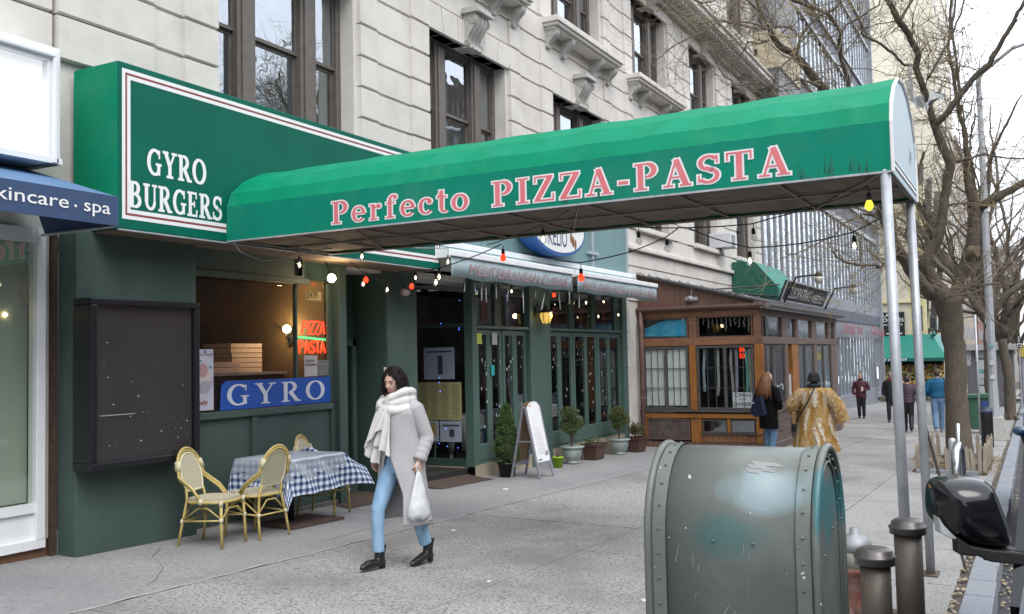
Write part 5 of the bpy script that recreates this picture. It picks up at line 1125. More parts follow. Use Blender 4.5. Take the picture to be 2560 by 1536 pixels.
def cloth(name, m, drop, lift, off, label, cat, amp):
    U, V = hx + drop, hy + drop; nu, nv = 56, 48; vs = []; uvs = []
    for j in range(nv + 1):
        for i in range(nu + 1):
            u = -U + 2 * U * i / nu; v = -V + 2 * V * j / nv
            cx_, cy_ = max(-hx, min(hx, u)), max(-hy, min(hy, v)); du, dv = u - cx_, v - cy_; d = sqrt(du * du + dv * dv)
            x, y, z = cx_, cy_, off
            if d > 1e-6:
                nx_, ny_ = du / d, dv / d; s_ = (cx_ + cy_) if abs(du) < 1e-6 or abs(dv) < 1e-6 else atan2(dv, du)
                fold = amp * sin((u * 9 + v * 7) * 1.6 + sin(u * 5)) * min(1, d / .15)
                fl = .16 + lift * max(0, nx_) * .9
                hor = d * fl + fold + .012; z = off - sqrt(max(0, d * d - (d * fl) ** 2)) + (lift * .10 * max(0, u / U) * d if u > 0 else 0)
                x += nx_ * hor; y += ny_ * hor
            else: z += .004 * sin(u * 14) * sin(v * 11)
            if lift and u > hx * .9 and v > 0: z += .10 * (u - hx * .9) / (U - hx * .9) * v / V + .05 * sin(v * 12)
            vs.append((tx + x, ty + y, tz + z)); uvs.append((u, v))
    mb = MB(); mb.add(vs, [(j * (nu + 1) + i, j * (nu + 1) + i + 1, (j + 1) * (nu + 1) + i + 1, (j + 1) * (nu + 1) + i) for j in range(nv) for i in range(nu)])
    o = mb.build(name, m, None, True); uv = o.data.uv_layers.new(name='UVMap')
    for l in o.data.loops: uv.data[l.index].uv = uvs[l.vertex_index]
    o['label'] = label; o['category'] = cat; return o
cloth('tablecloth', M_ging, .37, .75, 0, 'blue and white checked tablecloth blowing up at its right side', 'tablecloth', .022)
m = bpy.data.materials.new('clear_plastic'); m.use_nodes = True; t = m.node_tree; t.nodes.clear(); N = t.nodes; o_ = N.new('ShaderNodeOutputMaterial'); a_ = N.new('ShaderNodeBsdfTransparent'); d_ = N.new('ShaderNodeBsdfDiffuse'); d_.inputs[0].default_value = (.6, .66, .74, 1); g_ = N.new('ShaderNodeBsdfGlossy'); g_.inputs['Roughness'].default_value = .15
x1_ = N.new('ShaderNodeMixShader'); x1_.inputs[0].default_value = .42; t.links.new(a_.outputs[0], x1_.inputs[1]); t.links.new(d_.outputs[0], x1_.inputs[2]); x2_ = N.new('ShaderNodeMixShader'); x2_.inputs[0].default_value = .16; t.links.new(x1_.outputs[0], x2_.inputs[1]); t.links.new(g_.outputs[0], x2_.inputs[2]); t.links.new(x2_.outputs[0], o_.inputs[0])
cloth('plastic_cover', m, .22, .0, .012, 'hazy clear plastic sheet laid over the checked tablecloth', 'plastic sheet', .02)

# ================================================================== A-board, plants
def aboard():
    c = Vector((13.78, 7.06, 0)); g = gz(13.78, 7.06); t = thing('menu_board', 'white arched menu board on a grey wooden A-frame by the restaurant doors', 'menu board', (13.78, 7.06, g))
    M = mat('grey_wood', (.25, .255, .29), .6, var=.2); H = 1.12; hw_ = .24
    for s_, yo in ((-1, -.25), (1, .25)):
        for sx in (-1, 1): MB().bar((c.x + sx * hw_, c.y + yo, g), (c.x + sx * hw_, c.y + yo * .08, g + H), .045, .03, (0, 1, 0)).build('leg', M, t, bevel=.004)
        def pl(z): return c.y + yo * (1 - .92 * z / H)
        MB().bar((c.x - hw_, pl(.22), g + .22), (c.x + hw_, pl(.22), g + .22), .03, .07, (0, 0, 1)).build('rail', M, t)
        z0, z1 = .25, H - .04; e = .012 * s_
        f = [(c.x - hw_ + .02, pl(z0) + e, g + z0), (c.x + hw_ - .02, pl(z0) + e, g + z0), (c.x + hw_ - .02, pl(z1) + e, g + z1)] + [(c.x + (hw_ - .02) * cos(a), pl(z1) + e - yo * .92 / H * .10 * sin(a) * 0, g + z1 + .12 * sin(a)) for a in [pi * i / 8 for i in range(1, 8)]] + [(c.x - hw_ + .02, pl(z1) + e, g + z1)]
        MB().prism(f, (0, .008, 0)).build('front_panel' if s_ < 0 else 'back_panel', M_wht if s_ < 0 else mat('brown_board', (.22, .14, .07), .7), t)
        if s_ < 0:
            mb = MB()
            for i in range(17):
                zz = .38 + i * .036; ww = random.uniform(.08, .19); mb.box((c.x - ww, pl(zz) - .020, g + zz), (c.x + ww, pl(zz) - .018, g + zz + .006))
            mb.build('menu_print', mat('pale_print', (.55, .56, .58), .6), t, kind='stuff')
            for dx, m_ in ((-.13, mat('pizza_orange', (.45, .16, .05), .6)), (.02, mat('leaf_print', (.12, .25, .12), .6)), (.14, MATS['pizza_orange'])): disc('printed_slice', c.x + dx, g + H - .02, .03, .055, pl(H - .02) - .02, m_, t)
            disc('torn_patch', c.x + .14, g + .36, .05, .06, pl(.36) - .018, mat('print_grey', (.3, .3, .28), .6), t, 0, 360, 6); disc('torn_patch', c.x - .12, g + .29, .08, .018, pl(.29) - .018, MATS['print_grey'], t, 0, 360, 7)
    for sx in (-1, 1): MB().bar((c.x + sx * (hw_ + .01), c.y - .12, g + .58), (c.x + sx * (hw_ + .01), c.y + .12, g + .58), .012, .02).build('spreader', M, t)
aboard()
M_leafd = mat('conifer_green', (.075, .14, .03), .8, col2=(.045, .09, .02), scale=25); M_leafd2 = mat('bush_green', (.09, .16, .045), .7, col2=(.055, .095, .03), scale=18); M_dry = mat('dry_leaf', (.13, .10, .04), .8, var=.4, scale=20)
M_twig = mat('plant_twig', (.12, .08, .05), .9)
def leafcloud(mb, c, gen, n, size, up=.3):
    for i in range(n):
        p = Vector(gen()); d = (p - Vector(c)); d.z += up * .3; d += Vector((random.gauss(0, .4), random.gauss(0, .4), random.gauss(0, .4))) * d.length
        if d.length < 1e-4: continue
        d.normalize(); s_ = d.cross(Vector((random.gauss(0, 1), random.gauss(0, 1), random.gauss(0, 1)))).normalized(); l = size * random.uniform(.6, 1.3); w_ = l * .35
        mb.add([p, p + d * l * .5 + s_ * w_, p + d * l, p + d * l * .5 - s_ * w_], [(0, 1, 2, 3)])
def conifer():
    b = Vector((13.6, 7.42, 0)); g = gz(b.x, b.y); pt = thing('potted_conifer', 'dense green cone-shaped dwarf conifer in a black plastic pot', 'plant', (b.x, b.y, g))
    MB().lathe([(.12, 0), (.145, .20), (.16, .20), (.16, .235), (.14, .235), (.13, .20)], (b.x, b.y, g), 20).build('pot', M_black, pt, True); MB().cyl((b.x, b.y, g + .17), (b.x, b.y, g + .20), .13, n=16).build('soil', M_dirt, pt)
    MB().cyl((b.x, b.y, g + .18), (b.x, b.y, g + 1.1), .02, .006, n=6).build('stem', M_twig, pt)
    def gen():
        t_0 = random.random() ** .75; z = .22 + .93 * t_0; r = (.225 * (1 - t_0) ** .62 + .012) * (1 - .16 * (sin(z * 40 + 0) > .3)); a = random.uniform(0, 2 * pi); r *= (.75 + .3 * random.random() + .10 * sin(a * 5 + z * 21))
        if z < .34: r *= .8
        return (b.x + r * cos(a), b.y + r * sin(a), g + z)
    mb = MB(); leafcloud(mb, (b.x, b.y, g + .35), gen, 9000, .028, .6); mb.build('foliage', M_leafd, pt, kind='stuff')
    core = MB(); core.lathe([(.0001, .22), (.17, .30), (.19, .42), (.15, .62), (.09, .85), (.03, 1.05), (.0001, 1.1)], (b.x, b.y, g), 12); core.build('inner_branches', mat('conifer_core', (.018, .03, .01), .9), pt)
conifer()
def bush(p, g, H, W, lb, pot, dry=0., n=5200):
    pt = thing('potted_shrub' if pot != 'none' else 'shrub', lb, 'plant', (p[0], p[1], g))
    x, y = p; M_cel = mat('celadon_glaze', (.36, .41, .38), .35, col2=(.30, .35, .33), scale=6, dirt=(.16, .19, .17), dirt_amt=.5, dirt_scale=9, coat=.4)
    if pot == 'urn':
        MB().lathe([(.105, 0), (.125, .02), (.12, .045), (.10, .06), (.15, .10), (.185, .18), (.19, .25), (.18, .285), (.225, .295), (.225, .32), (.18, .325), (.165, .29)], (x, y, g), 28).build('pot', M_cel, pt, True)
        mb = MB()
        for k in range(3): mb.tube([(x - .10 + .06 * k + .02 * sin(j), y - sqrt(max(0, .19 ** 2 - (-.10 + .06 * k + .02 * sin(j)) ** 2)) - .002, g + .12 + .02 * j + .02 * k) for j in range(6)], .004, 4)
        mb.build('painted_sprig', mat('sprig_ink', (.07, .09, .08), .5), pt)
        MB().cyl((x, y, g + .26), (x, y, g + .29), .17, n=16).build('soil', M_dirt, pt); h0 = .29
    elif pot == 'box':
        M_pl = mat('brown_planter', (.09, .045, .035), .5, var=.2)
        MB().add([(x - .19, y - .12, g), (x + .19, y - .12, g), (x + .19, y + .12, g), (x - .19, y + .12, g), (x - .24, y - .16, g + .28), (x + .24, y - .16, g + .28), (x + .24, y + .16, g + .28), (x - .24, y + .16, g + .28)],
                 [(0, 3, 2, 1), (0, 1, 5, 4), (1, 2, 6, 5), (2, 3, 7, 6), (3, 0, 4, 7)]).build('pot', M_pl, pt, bevel=.01)
        mb = MB(); mb.box((x - .26, y - .18, g + .27), (x + .26, y - .15, g + .31)); mb.box((x - .26, y + .15, g + .27), (x + .26, y + .18, g + .31)); mb.box((x - .26, y - .15, g + .27), (x - .23, y + .15, g + .31)); mb.box((x + .23, y - .15, g + .27), (x + .26, y + .15, g + .31)); mb.build('rim', M_pl, pt)
        BX('soil', (x - .22, y - .14, g + .24), (x + .22, y + .14, g + .27), M_dirt, pt); h0 = .27
    else:
        MB().lathe([(.075, 0), (.10, .17), (.105, .17), (.105, .19), (.09, .19)], (x, y, g), 18).build('pot', mat('lime_plastic', (.28, .48, .02), .4), pt, True); h0 = .16
    mb = MB(); tips = []
    for i in range(9 if H > .2 else 5):
        a = random.uniform(0, 2 * pi); r = W * random.uniform(.2, .75); z = H * random.uniform(.5, 1); tips.append((x + r * cos(a), y + r * sin(a) * .8, g + h0 + z)); mb.tube([(x + random.gauss(0, .015), y, g + h0 - .03), (x + r * .3 * cos(a), y + r * .3 * sin(a), g + h0 + z * .5), tips[-1]], [.01, .007, .003], 5)
    mb.build('stem', M_twig, pt)
    blobs = [(Vector(q), W * random.uniform(.35, .6)) for q in tips] + [(Vector((x, y, g + h0 + H * .62)), W * .7)]
    def gen():
        c, r = random.choice(blobs); d = Vector((random.gauss(0, 1), random.gauss(0, 1), random.gauss(0, 1))).normalized(); return c + d * r * random.random() ** .4
    nd = int(n * dry); mb = MB(); leafcloud(mb, (x, y, g + h0 + H * .3), gen, n - nd, .032); mb.build('foliage', M_leafd2, pt, kind='stuff')
    if nd: mb = MB(); leafcloud(mb, (x, y, g + h0), gen, nd, .034); mb.build('dry_foliage', M_dry, pt, kind='stuff')
p = onG(1414, 1150); bush((16.15, 7.45), gz(16.15, 7.45), .62, .25, 'leafy green shrub in a round celadon urn nearest the menu board', 'urn', .25)
bush((18.45, 7.45), gz(18.45, 7.45), .58, .23, 'leafy shrub in a celadon urn farther along, beside the stone edge', 'urn', .35)
bush((17.15, 7.45), gz(17.15, 7.45), .06, .22, 'sparse low greenery in an oblong brown planter between the two urns', 'box', .6, 260)
bush((19.3, 7.40), gz(19.3, 7.40), .22, .24, 'half dry plant in a dark brown planter against the tavern wall', 'box', .75, 1200)
bush((15.35, 7.36), gz(15.35, 7.36), .05, .05, 'tiny dry sprig in a lime green plastic pot behind the menu board', 'lime', 1., 30)

# ================================================================== mats and small litter
M_mat = mat('brown_mat', (.095, .062, .05), .9, var=.25, scale=40, bump=.5, bscale=200)
mb = MB(); P = [(11.68, 7.45), (13.12, 7.45)]; n = 10
for i in range(n + 1):
    y = 7.42 + i * .175; z = lambda x: max(gz(x, y) + .006, gz(x, y) + .006 + (y - 7.5) * .12)
    mb.v += [(11.66, y, z(11.7)), (13.17, y, z(13.1))]; mb.m += []
fs = [(2 * i, 2 * i + 1, 2 * i + 3, 2 * i + 2) for i in range(n)]; mb.f = fs; mb.m = [0] * len(fs)
o = mb.build('door_mat', M_mat, None); o['label'] = 'wide brown mat sloping up into the restaurant entrance'; o['category'] = 'mat'
o = MB(); o.add([(9.45, 7.35, gz(9.45, 7.35) + .008), (11.2, 7.35, gz(11.2, 7.35) + .008), (10.95, 8.3, gz(11, 8.3) + .01), (9.9, 8.3, gz(9.9, 8.3) + .01)], [(0, 1, 2, 3)]); o = o.build('door_mat', M_mat, None); o['label'] = 'dark brown mat at the pizza shop entrance behind the walking woman'; o['category'] = 'mat'
for i, (px, py, r) in enumerate(((1262, 1224, .055), (1168, 1193, .055), (1133, 1328, .03), (1222, 1456, .022), (1612, 1503, .03))):
    q = onG(px, py); o = MB().lathe([(.0001, .012), (r, .010), (r, .002)], (q.x, q.y, q.z), 14).build('litter_disc', mat('litter_white', (.7, .7, .69), .6), None, True); o['label'] = ['round white lid lying on the pavement in front of the menu board', 'round white lid on the restaurant mat', 'small white scrap right of the woman in the grey coat', 'white scrap at the middle of the near pavement', 'white scrap just left of the mailbox foot'][i]; o['category'] = 'litter'
mb = MB()
for i in range(1000):
    x = random.uniform(3, 10) if i % 3 == 0 else random.uniform(3, 30); y = random.choice([random.uniform(.0, .32), random.uniform(.52, .585), random.uniform(.02, .3)]) if i < 860 else random.uniform(.8, 7)
    s_ = random.uniform(.012, .04) * (.5 if i >= 860 else 1); z = gz(x, y) + (.004 if y > .5 else -.18) + .006; a = random.uniform(0, 6.28)
    if .3 < y < .52: z = gz(x, y) + .012
    mb.add([(x + s_ * cos(a + q), y + s_ * .6 * sin(a + q), z + random.uniform(0, .012)) for q in (0, 1.7, 3.1, 4.6)], [(0, 1, 2, 3)])
mb.build('fallen_leaves', mat('leaf_litter', (.42, .34, .22), .8, col2=(.16, .11, .07), scale=9), None, kind='stuff')

# ================================================================== relay mailbox
mx_ = thing('mailbox', 'large worn olive green riveted mail storage box with a rounded top', 'mailbox', (4.02, 1.05, gz(4.02, 1.05)))
def mailpaint():
    m = mat('mailbox_paint', (.128, .143, .128), .4, col2=(.098, .110, .10), scale=2.2, bump=.06, bscale=60, dirt=(.20, .215, .20), dirt_amt=.5, dirt_scale=3.5, spec=.5)
    t = m.node_tree; N = t.nodes; L = t.links; b = N['Principled BSDF']; src = b.inputs['Base Color'].links[0].from_socket
    g = N.new('ShaderNodeNewGeometry'); nz = N.new('ShaderNodeTexNoise'); nz.inputs['Scale'].default_value = 6; L.new(g.outputs['Position'], nz.inputs['Vector'])
    def patch(cx, cy, cz, sy, sz, col, c, soft):
        sb = N.new('ShaderNodeVectorMath'); sb.operation = 'SUBTRACT'; sb.inputs[1].default_value = (cx, cy, cz); L.new(g.outputs['Position'], sb.inputs[0])
        ml = N.new('ShaderNodeVectorMath'); ml.operation = 'MULTIPLY'; ml.inputs[1].default_value = (.5, 1 / sy, 1 / sz); L.new(sb.outputs[0], ml.inputs[0])
        ln = N.new('ShaderNodeVectorMath'); ln.operation = 'LENGTH'; L.new(ml.outputs[0], ln.inputs[0])
        ad = N.new('ShaderNodeMath'); ad.operation = 'MULTIPLY_ADD'; ad.inputs[1].default_value = 1.6; L.new(nz.outputs['Fac'], ad.inputs[0]); L.new(ln.outputs['Value'], ad.inputs[2])
        mr = N.new('ShaderNodeMapRange'); mr.inputs[1].default_value = 1.45; mr.inputs[2].default_value = 1.45 + soft; mr.inputs[3].default_value = 1; mr.inputs[4].default_value = 0; L.new(ad.outputs[0], mr.inputs[0])
        x = N.new('ShaderNodeMix'); x.data_type = 'RGBA'; x.inputs[7].default_value = (*col, 1); L.new(mr.outputs[0], x.inputs[0]); L.new(c, x.inputs[6]); return x.outputs[2]
    c = patch(3.8, .93, -.545, .17, .085, (.18, .25, .265), src, .5); c = patch(3.75, 1.07, -.72, .15, .08, (.07, .13, .125), c, .7)  # first patch: pale repaint and a gloss highlight painted together
    c = patch(4.0, .70, -.60, .06, .17, (.05, .15, .165), c, .3)
    # white chips
    v = N.new('ShaderNodeTexNoise'); v.inputs['Scale'].default_value = 26; v.inputs['Detail'].default_value = 2; L.new(g.outputs['Position'], v.inputs['Vector'])
    s = N.new('ShaderNodeMapRange'); s.inputs[1].default_value = .73; s.inputs[2].default_value = .74; L.new(v.outputs['Fac'], s.inputs[0]); x = N.new('ShaderNodeMix'); x.data_type = 'RGBA'; x.inputs[7].default_value = (.6, .62, .6, 1)
    L.new(s.outputs[0], x.inputs[0]); L.new(c, x.inputs[6]); L.new(x.outputs[2], b.inputs['Base Color']); return m
M_mb = mailpaint()
bx0, bx1, by0, by1 = 3.75, 4.30, .735, 1.40; bxc = (bx0 + bx1) / 2; br = (bx1 - bx0) / 2; bzt, bh = -.392, .36
def mprof(e=0., n=48):
    return [(bx0 + e, gz(4, 1) + .02)] + [(bxc - (br - e) * cos(pi * i / n), bzt - bh + (bh - e) * sin(pi * i / n)) for i in range(n + 1)] + [(bx1 - e, gz(4, 1) + .02)]
pf = mprof(); MB().prism([(a, by0 + .02, b) for a, b in pf], (0, by1 - by0 - .04, 0)).build('body', M_mb, mx_, bevel=.0)
mx_.children[0].data.polygons.foreach_set('use_smooth', [len(p.vertices) == 4 for p in mx_.children[0].data.polygons]); mx_.children[0].data.update()
for y0_, s_ in ((by0, -1), (by1, 1)):
    MB().tube([(a, y0_, b) for a, b in mprof(-.004)], .0165, 10).build('rim_bead', M_mb, mx_, True)
    band = mprof(-.006); mb = MB(); n = len(band); ya, yb = (y0_ + .02, y0_ + .075) if s_ < 0 else (y0_ - .075, y0_ - .02)
    for i in range(n - 1): (a, b), (c, d) = band[i], band[i + 1]; mb.quad((a, ya, b), (c, ya, d), (c, yb, d), (a, yb, b))
    mb.build('edge_band', M_mb, mx_, True)
    ip = mprof(.055); MB().prism([(a, y0_ + (.004 if s_ < 0 else -.016), b) for a, b in ip], (0, .012, 0)).build('end_panel', M_mb, mx_)
    MB().tube([(a, y0_ - .0 + (.0 if s_ < 0 else 0), b) for a, b in ip], .006, 6).build('panel_lip', M_mb, mx_, True)
rv = MB().ball((0, 0, 0), .0062, 10, 6, (1, 1, 1)).build('rivet', M_mb, mx_, True, local=True)
def rivets(pos):
    for q in pos: inst(rv, Vector(q) - wl(mx_), parent=mx_)
prf = mprof(-.008, 24)
for y in (by0 + .048, by1 - .048): rivets([(a, y, b) for a, b in prf[2:-2:2]] + [(bx0 - .008, y, z) for z in (-.80, -.90, -1.0, -1.1, -1.2, -1.3)])
rivets([(bx0 - .002, y, -.74) for y in (.80, .97, 1.13, 1.31)]); rivets([(a, by0 - .004, b) for a, b in mprof(.028, 24)[2:-2:2]] + [(bx0 + .028, by0 - .004, z) for z in (-.85, -1.0, -1.15)] + [(4.1, by0 + .002, -.72), (3.92, by0 + .002, -.80)])
rv.location = Vector((bx0 - .002, .9, -1.45)) - wl(mx_)
mb = MB()
for (y, z, w_, h_) in ((.97, -.465, .05, .018), (.94, -.455, .07, .02), (.99, -.48, .03, .02), (.93, -.475, .03, .012)): mb.add([(bxc - (br + .002) * sqrt(max(0, 1 - ((z + dz - (bzt - bh)) / bh) ** 2)) - .001, y + dy, z + dz) for dy, dz in ((-w_, 0), (w_ * .6, .004), (w_, h_), (-w_ * .5, h_ * .7))], [(0, 1, 2, 3)])
rs_ = random.Random(2)
for i in range(34):
    y = rs_.uniform(by0 + .1, by1 - .1); z = rs_.uniform(-1.35, -.7); l = rs_.choice([.006, .01, .03, .06]) * rs_.uniform(.6, 1.3); w_ = rs_.uniform(.0008, .003); a = rs_.uniform(-1.9, -.9); d_ = (cos(a) * l, sin(a) * l)
    mb.add([(bx0 - .0008, y, z), (bx0 - .0008, y + w_, z), (bx0 - .0008, y + w_ + d_[0], z + d_[1]), (bx0 - .0008, y + d_[0], z + d_[1])], [(0, 1, 2, 3)])
mb.build('sticker_remains', mat('sticker_scrap', (.27, .275, .26), .7), mx_, kind='stuff')
for sx in (bx0 + .05, bx1 - .05):
    for sy in (by0 + .06, by1 - .06): BX('foot', (sx - .03, sy - .03, gz(4, 1) - .02), (sx + .03, sy + .03, gz(4, 1) + .03), M_mb, mx_)

# ================================================================== bollards, hydrant, rack
M_rust = mat('weathered_iron', (.13, .115, .10), .5, .35, col2=(.085, .072, .06), scale=5, stretch=(1, 1, .3), bump=.15, dirt=(.20, .13, .08), dirt_amt=.5, dirt_scale=5); M_cap = mat('dull_cap_metal', (.13, .12, .115), .35, .6, var=.2, scale=10)
for (px, py, d, lb) in ((2186, 1363, 5.3, 'nearer and shorter rusty steel bollard with a domed cap beside the mailbox'), (2268, 1291, 5.95, 'farther and taller steel bollard with a flat cap in front of the canopy poles')):
    q = atD(px, py + 10, d); g = gz(q.x, q.y); t = thing('bollard', lb, 'bollard', (q.x, q.y, g), 'steel bollards by the mailbox'); H = q.z - g
    MB().lathe([(.082, -.02), (.082, H - .06)], (q.x, q.y, g), 24).build('post', M_rust, t, True)
    MB().lathe([(.080, H - .085), (.107, H - .08), (.107, H - .05), (.111, H - .045), (.111, H - .035), (.098, H - .03), (.094, H - .006), (.07, H + .008), (.0001, H + .010)], (q.x, q.y, g), 28).build('cap', M_cap, t, True)
q = atD(2137, 1348, 6.1); g = gz(q.x, q.y)
hy = thing('fire_hydrant', 'weathered red, white and grey fire hydrant mostly hidden behind the mailbox and bollard', 'hydrant', (q.x, q.y, g)); H = q.z - g
M_hr = mat('hydrant_red', (.22, .07, .055), .6, var=.4, scale=10, dirt=(.3, .27, .22), dirt_amt=.6, dirt_scale=8, bump=.2); M_hw = mat('hydrant_white', (.50, .48, .42), .6, var=.4, scale=9, dirt=(.2, .17, .14), dirt_amt=.6)
MB().lathe([(.12, 0), (.12, .05), (.09, .06), (.09, H - .22), (.105, H - .20), (.105, H - .17)], (q.x, q.y, g), 20).build('barrel', M_hr, hy, True)
MB().lathe([(.105, H - .17), (.105, H - .08), (.10, H - .07)], (q.x, q.y, g), 20).build('collar', M_hw, hy, True); MB().lathe([(.105, H - .07), (.10, H - .02), (.07, H + .02), (.03, H + .035), (.03, H + .07), (.0001, H + .07)], (q.x, q.y, g), 20).build('bonnet', mat('hydrant_silver', (.36, .37, .39), .5, .3, var=.3), hy, True)
no = MB(); dv = Vector((-.75, -.66, 0)); zz = g + H - .42; c = Vector((q.x, q.y, zz)); no.tube([c, c + dv * .15], .07, 16); no.tube([c + dv * .13, c + dv * .17], .09, 20); no.build('nozzle', M_hr, hy); MB().tube([c + dv * .168, c + dv * .175], .058, 18).build('nozzle_bore', M_black, hy)
# bicycle hoop seen edge-on with a capped stub post
q0 = atD(2392, 1200, 10.6); g = gz(q0.x, q0.y)
br_ = thing('bicycle_rack', 'polished steel bicycle hoop seen end-on in front of the picket fence', 'bike rack', (q0.x, q0.y, g))
MB().tube([(q0.x - .02, q0.y, g), (q0.x - .02, q0.y, g + .62), (q0.x + .06, q0.y, g + .80), (q0.x + .22, q0.y - .01, g + .86), (q0.x + .40, q0.y - .02, g + .80), (q0.x + .48, q0.y - .02, g + .6), (q0.x + .48, q0.y - .02, g)], .05, 14).build('hoop', mat('polished_steel', (.50, .52, .55), .22, .9, var=.15, scale=6, stretch=(1, 1, .3)), br_, True)
q1 = atD(2381, 1125, 11.6); g = gz(q1.x, q1.y); st = thing('capped_post', 'short grey steel post with a domed cap just behind the bicycle hoop', 'post', (q1.x, q1.y, g)); MB().lathe([(.045, 0), (.045, q1.z - g + .10), (.035, q1.z - g + .135), (.0001, q1.z - g + .145)], (q1.x, q1.y, g), 16).build('post', M_galv, st, True); MB().lathe([(.07, -.02), (.07, .012), (.045, .014)], (q1.x, q1.y, g), 16).build('base_flange', M_galv, st)
q2 = atD(2394, 1060, 12.2); g = gz(q2.x, q2.y); st = thing('thin_post', 'thin shiny pipe standing taller than the bicycle hoop', 'post', (q2.x, q2.y, g)); MB().lathe([(.026, 0), (.026, q2.z - g), (.0001, q2.z - g + .01)], (q2.x, q2.y, g), 12).build('pipe', MATS['polished_steel'], st, True)

# ================================================================== tree pit with picket fence
M_pick = mat('weathered_picket', (.36, .31, .25), .85, col2=(.27, .225, .175), scale=8, stretch=(1, 1, .3), bump=.3)
fn = thing('picket_fence', 'low weathered picket fence with crooked pointed slats round the street tree', 'fence', (19, 1.1, gz(19, 1.1)))
fx0, fx1, fy0, fy1 = 17.75, 21.6, .72, 1.75
def picket(x, y, h, lean, ax):
    g = gz(x, y); w_ = .035; d = Vector((1, 0, 0)) if ax == 'x' else Vector((0, 1, 0)); l = d * lean
    b = Vector((x, y, g + .02)); n = Vector((0, 1, 0)) if ax == 'x' else Vector((1, 0, 0))
    pts = [b - d * w_, b + d * w_, b + d * w_ + l * .8 + Vector((0, 0, h * .82)), b + d * w_ * .5 + l + Vector((0, 0, h * .93)), b + l + Vector((0, 0, h)), b - d * w_ * .5 + l + Vector((0, 0, h * .93)), b - d * w_ + l * .8 + Vector((0, 0, h * .82))]
    MB().prism(pts, n * .018).build('picket', M_pick, fn)
for y in (1.62, 1.46, 1.28, 1.12, .96, .90, .80, .74): picket(fx0, y, random.uniform(.42, .52), random.uniform(-.05, .05), 'y')
picket(fx0 + .05, 1.55, .52, .16, 'y')
for i in range(13): picket(fx0 + .3 + i * .28, fy0, random.uniform(.40, .5), random.uniform(-.06, .06), 'x')
for i in range(13): picket(fx0 + .3 + i * .28, fy1 + .05, random.uniform(.40, .5), random.uniform(-.08, .08), 'x')
for i in range(6): picket(fx1, fy0 + .1 + i * .18, .45, random.uniform(-.05, .05), 'y')
for (a, b) in (((fx0 + .03, fy0), (fx0 + .03, fy1)), ((fx0, fy0 + .03), (fx1, fy0 + .03)), ((fx0, fy1 + .08), (fx1, fy1 + .08))):
    MB().bar((a[0], a[1], gz(*a) + .22), (b[0], b[1], gz(*b) + .22), .02, .07).build('rail', M_pick, fn)
gbox(MB(), fx0 - .05, fy0 - .02, fx1 + .05, fy1 + .1, .012, .03).build('tree_pit_soil', mat('pit_soil', (.10, .075, .05), .95, var=.6, scale=18, bump=.8, bscale=40, dirt=(.28, .2, .11), dirt_amt=.7, dirt_scale=14), None, kind='structure')
for i in range(3): y = .82 + i * .32; gbox(MB(), fx0 - .16, y, fx0 - .06, y + .31, .07, .08).build('edging_stone', M_kerb, sw, bevel=.01)
mb = MB()
for i in range(500):
    x, y = random.uniform(fx0 - .1, fx1), random.uniform(fy0 - .15, fy1 + .1); s_ = random.uniform(.02, .05); a = random.uniform(0, 6.28); z = gz(x, y) + .02 + random.uniform(0, .03)
    mb.add([(x + s_ * cos(a + q), y + s_ * .6 * sin(a + q), z + random.uniform(0, .03)) for q in (0, 1.7, 3.1, 4.6)], [(0, 1, 2, 3)])
mb.build('pit_leaves', mat('leaf_ochre', (.36, .24, .10), .8, col2=(.14, .09, .05), scale=9), None, kind='stuff')

# ================================================================== far kerbside furniture
q = onG(2470, 1118); t = thing('black_bollard', 'round black pipe bollard in front of the green wheeled bin', 'bollard', q); MB().lathe([(.13, 0), (.13, .86), (.12, .9), (.0001, .91)], q, 20).build('pipe', M_black, t, True); MB().lathe([(.135, .80), (.14, .81), (.14, .86), (.135, .87)], q, 20).build('band', mat('band_blue', (.1, .14, .22), .4), t, True)
q = onG(2463, 1066); q = Vector((30.5, 1.30, gz(30.5, 1.3)))
t = thing('wheeled_bin', 'dark green wheeled rubbish bin with a blue sticker near the lamp post', 'bin', q); M_bin = mat('bin_green', (.04, .12, .075), .5, var=.15)
MB().add([(q.x - .28, q.y - .24, q.z + .12), (q.x + .28, q.y - .24, q.z + .12), (q.x + .28, q.y + .24, q.z + .12), (q.x - .28, q.y + .24, q.z + .12), (q.x - .34, q.y - .32, q.z + 1.0), (q.x + .34, q.y - .32, q.z + 1.0), (q.x + .34, q.y + .32, q.z + 1.0), (q.x - .34, q.y + .32, q.z + 1.0)], [(0, 3, 2, 1), (4, 5, 6, 7), (0, 1, 5, 4), (1, 2, 6, 5), (2, 3, 7, 6), (3, 0, 4, 7)]).build('body', M_bin, t, bevel=.03)
MB().prism([(q.x - .38, q.y - .36, q.z + 1.0), (q.x - .38, q.y + .38, q.z + 1.0), (q.x - .38, q.y + .34, q.z + 1.09), (q.x - .38, q.y - .30, q.z + 1.12)][::-1], (.76, 0, 0)).build('lid', M_bin, t, bevel=.01)
BX('sticker', (q.x - .36, q.y - .22, q.z + .75), (q.x - .335, q.y - .06, q.z + .92), mat('sticker_navy', (.03, .06, .25), .5), t)
for sy in (.33,): MB().tube([(q.x - .2, q.y + sy, q.z + .15), (q.x - .2, q.y + sy + .07, q.z + .15)], .15, 16).build('wheel', M_black, t)
MB().tube([(q.x, q.y + .28, q.z + .15), (q.x - .05, q.y + .42, q.z + .5), (q.x, q.y + .40, q.z + .98)], .03, 6).build('frame', M_black, t)
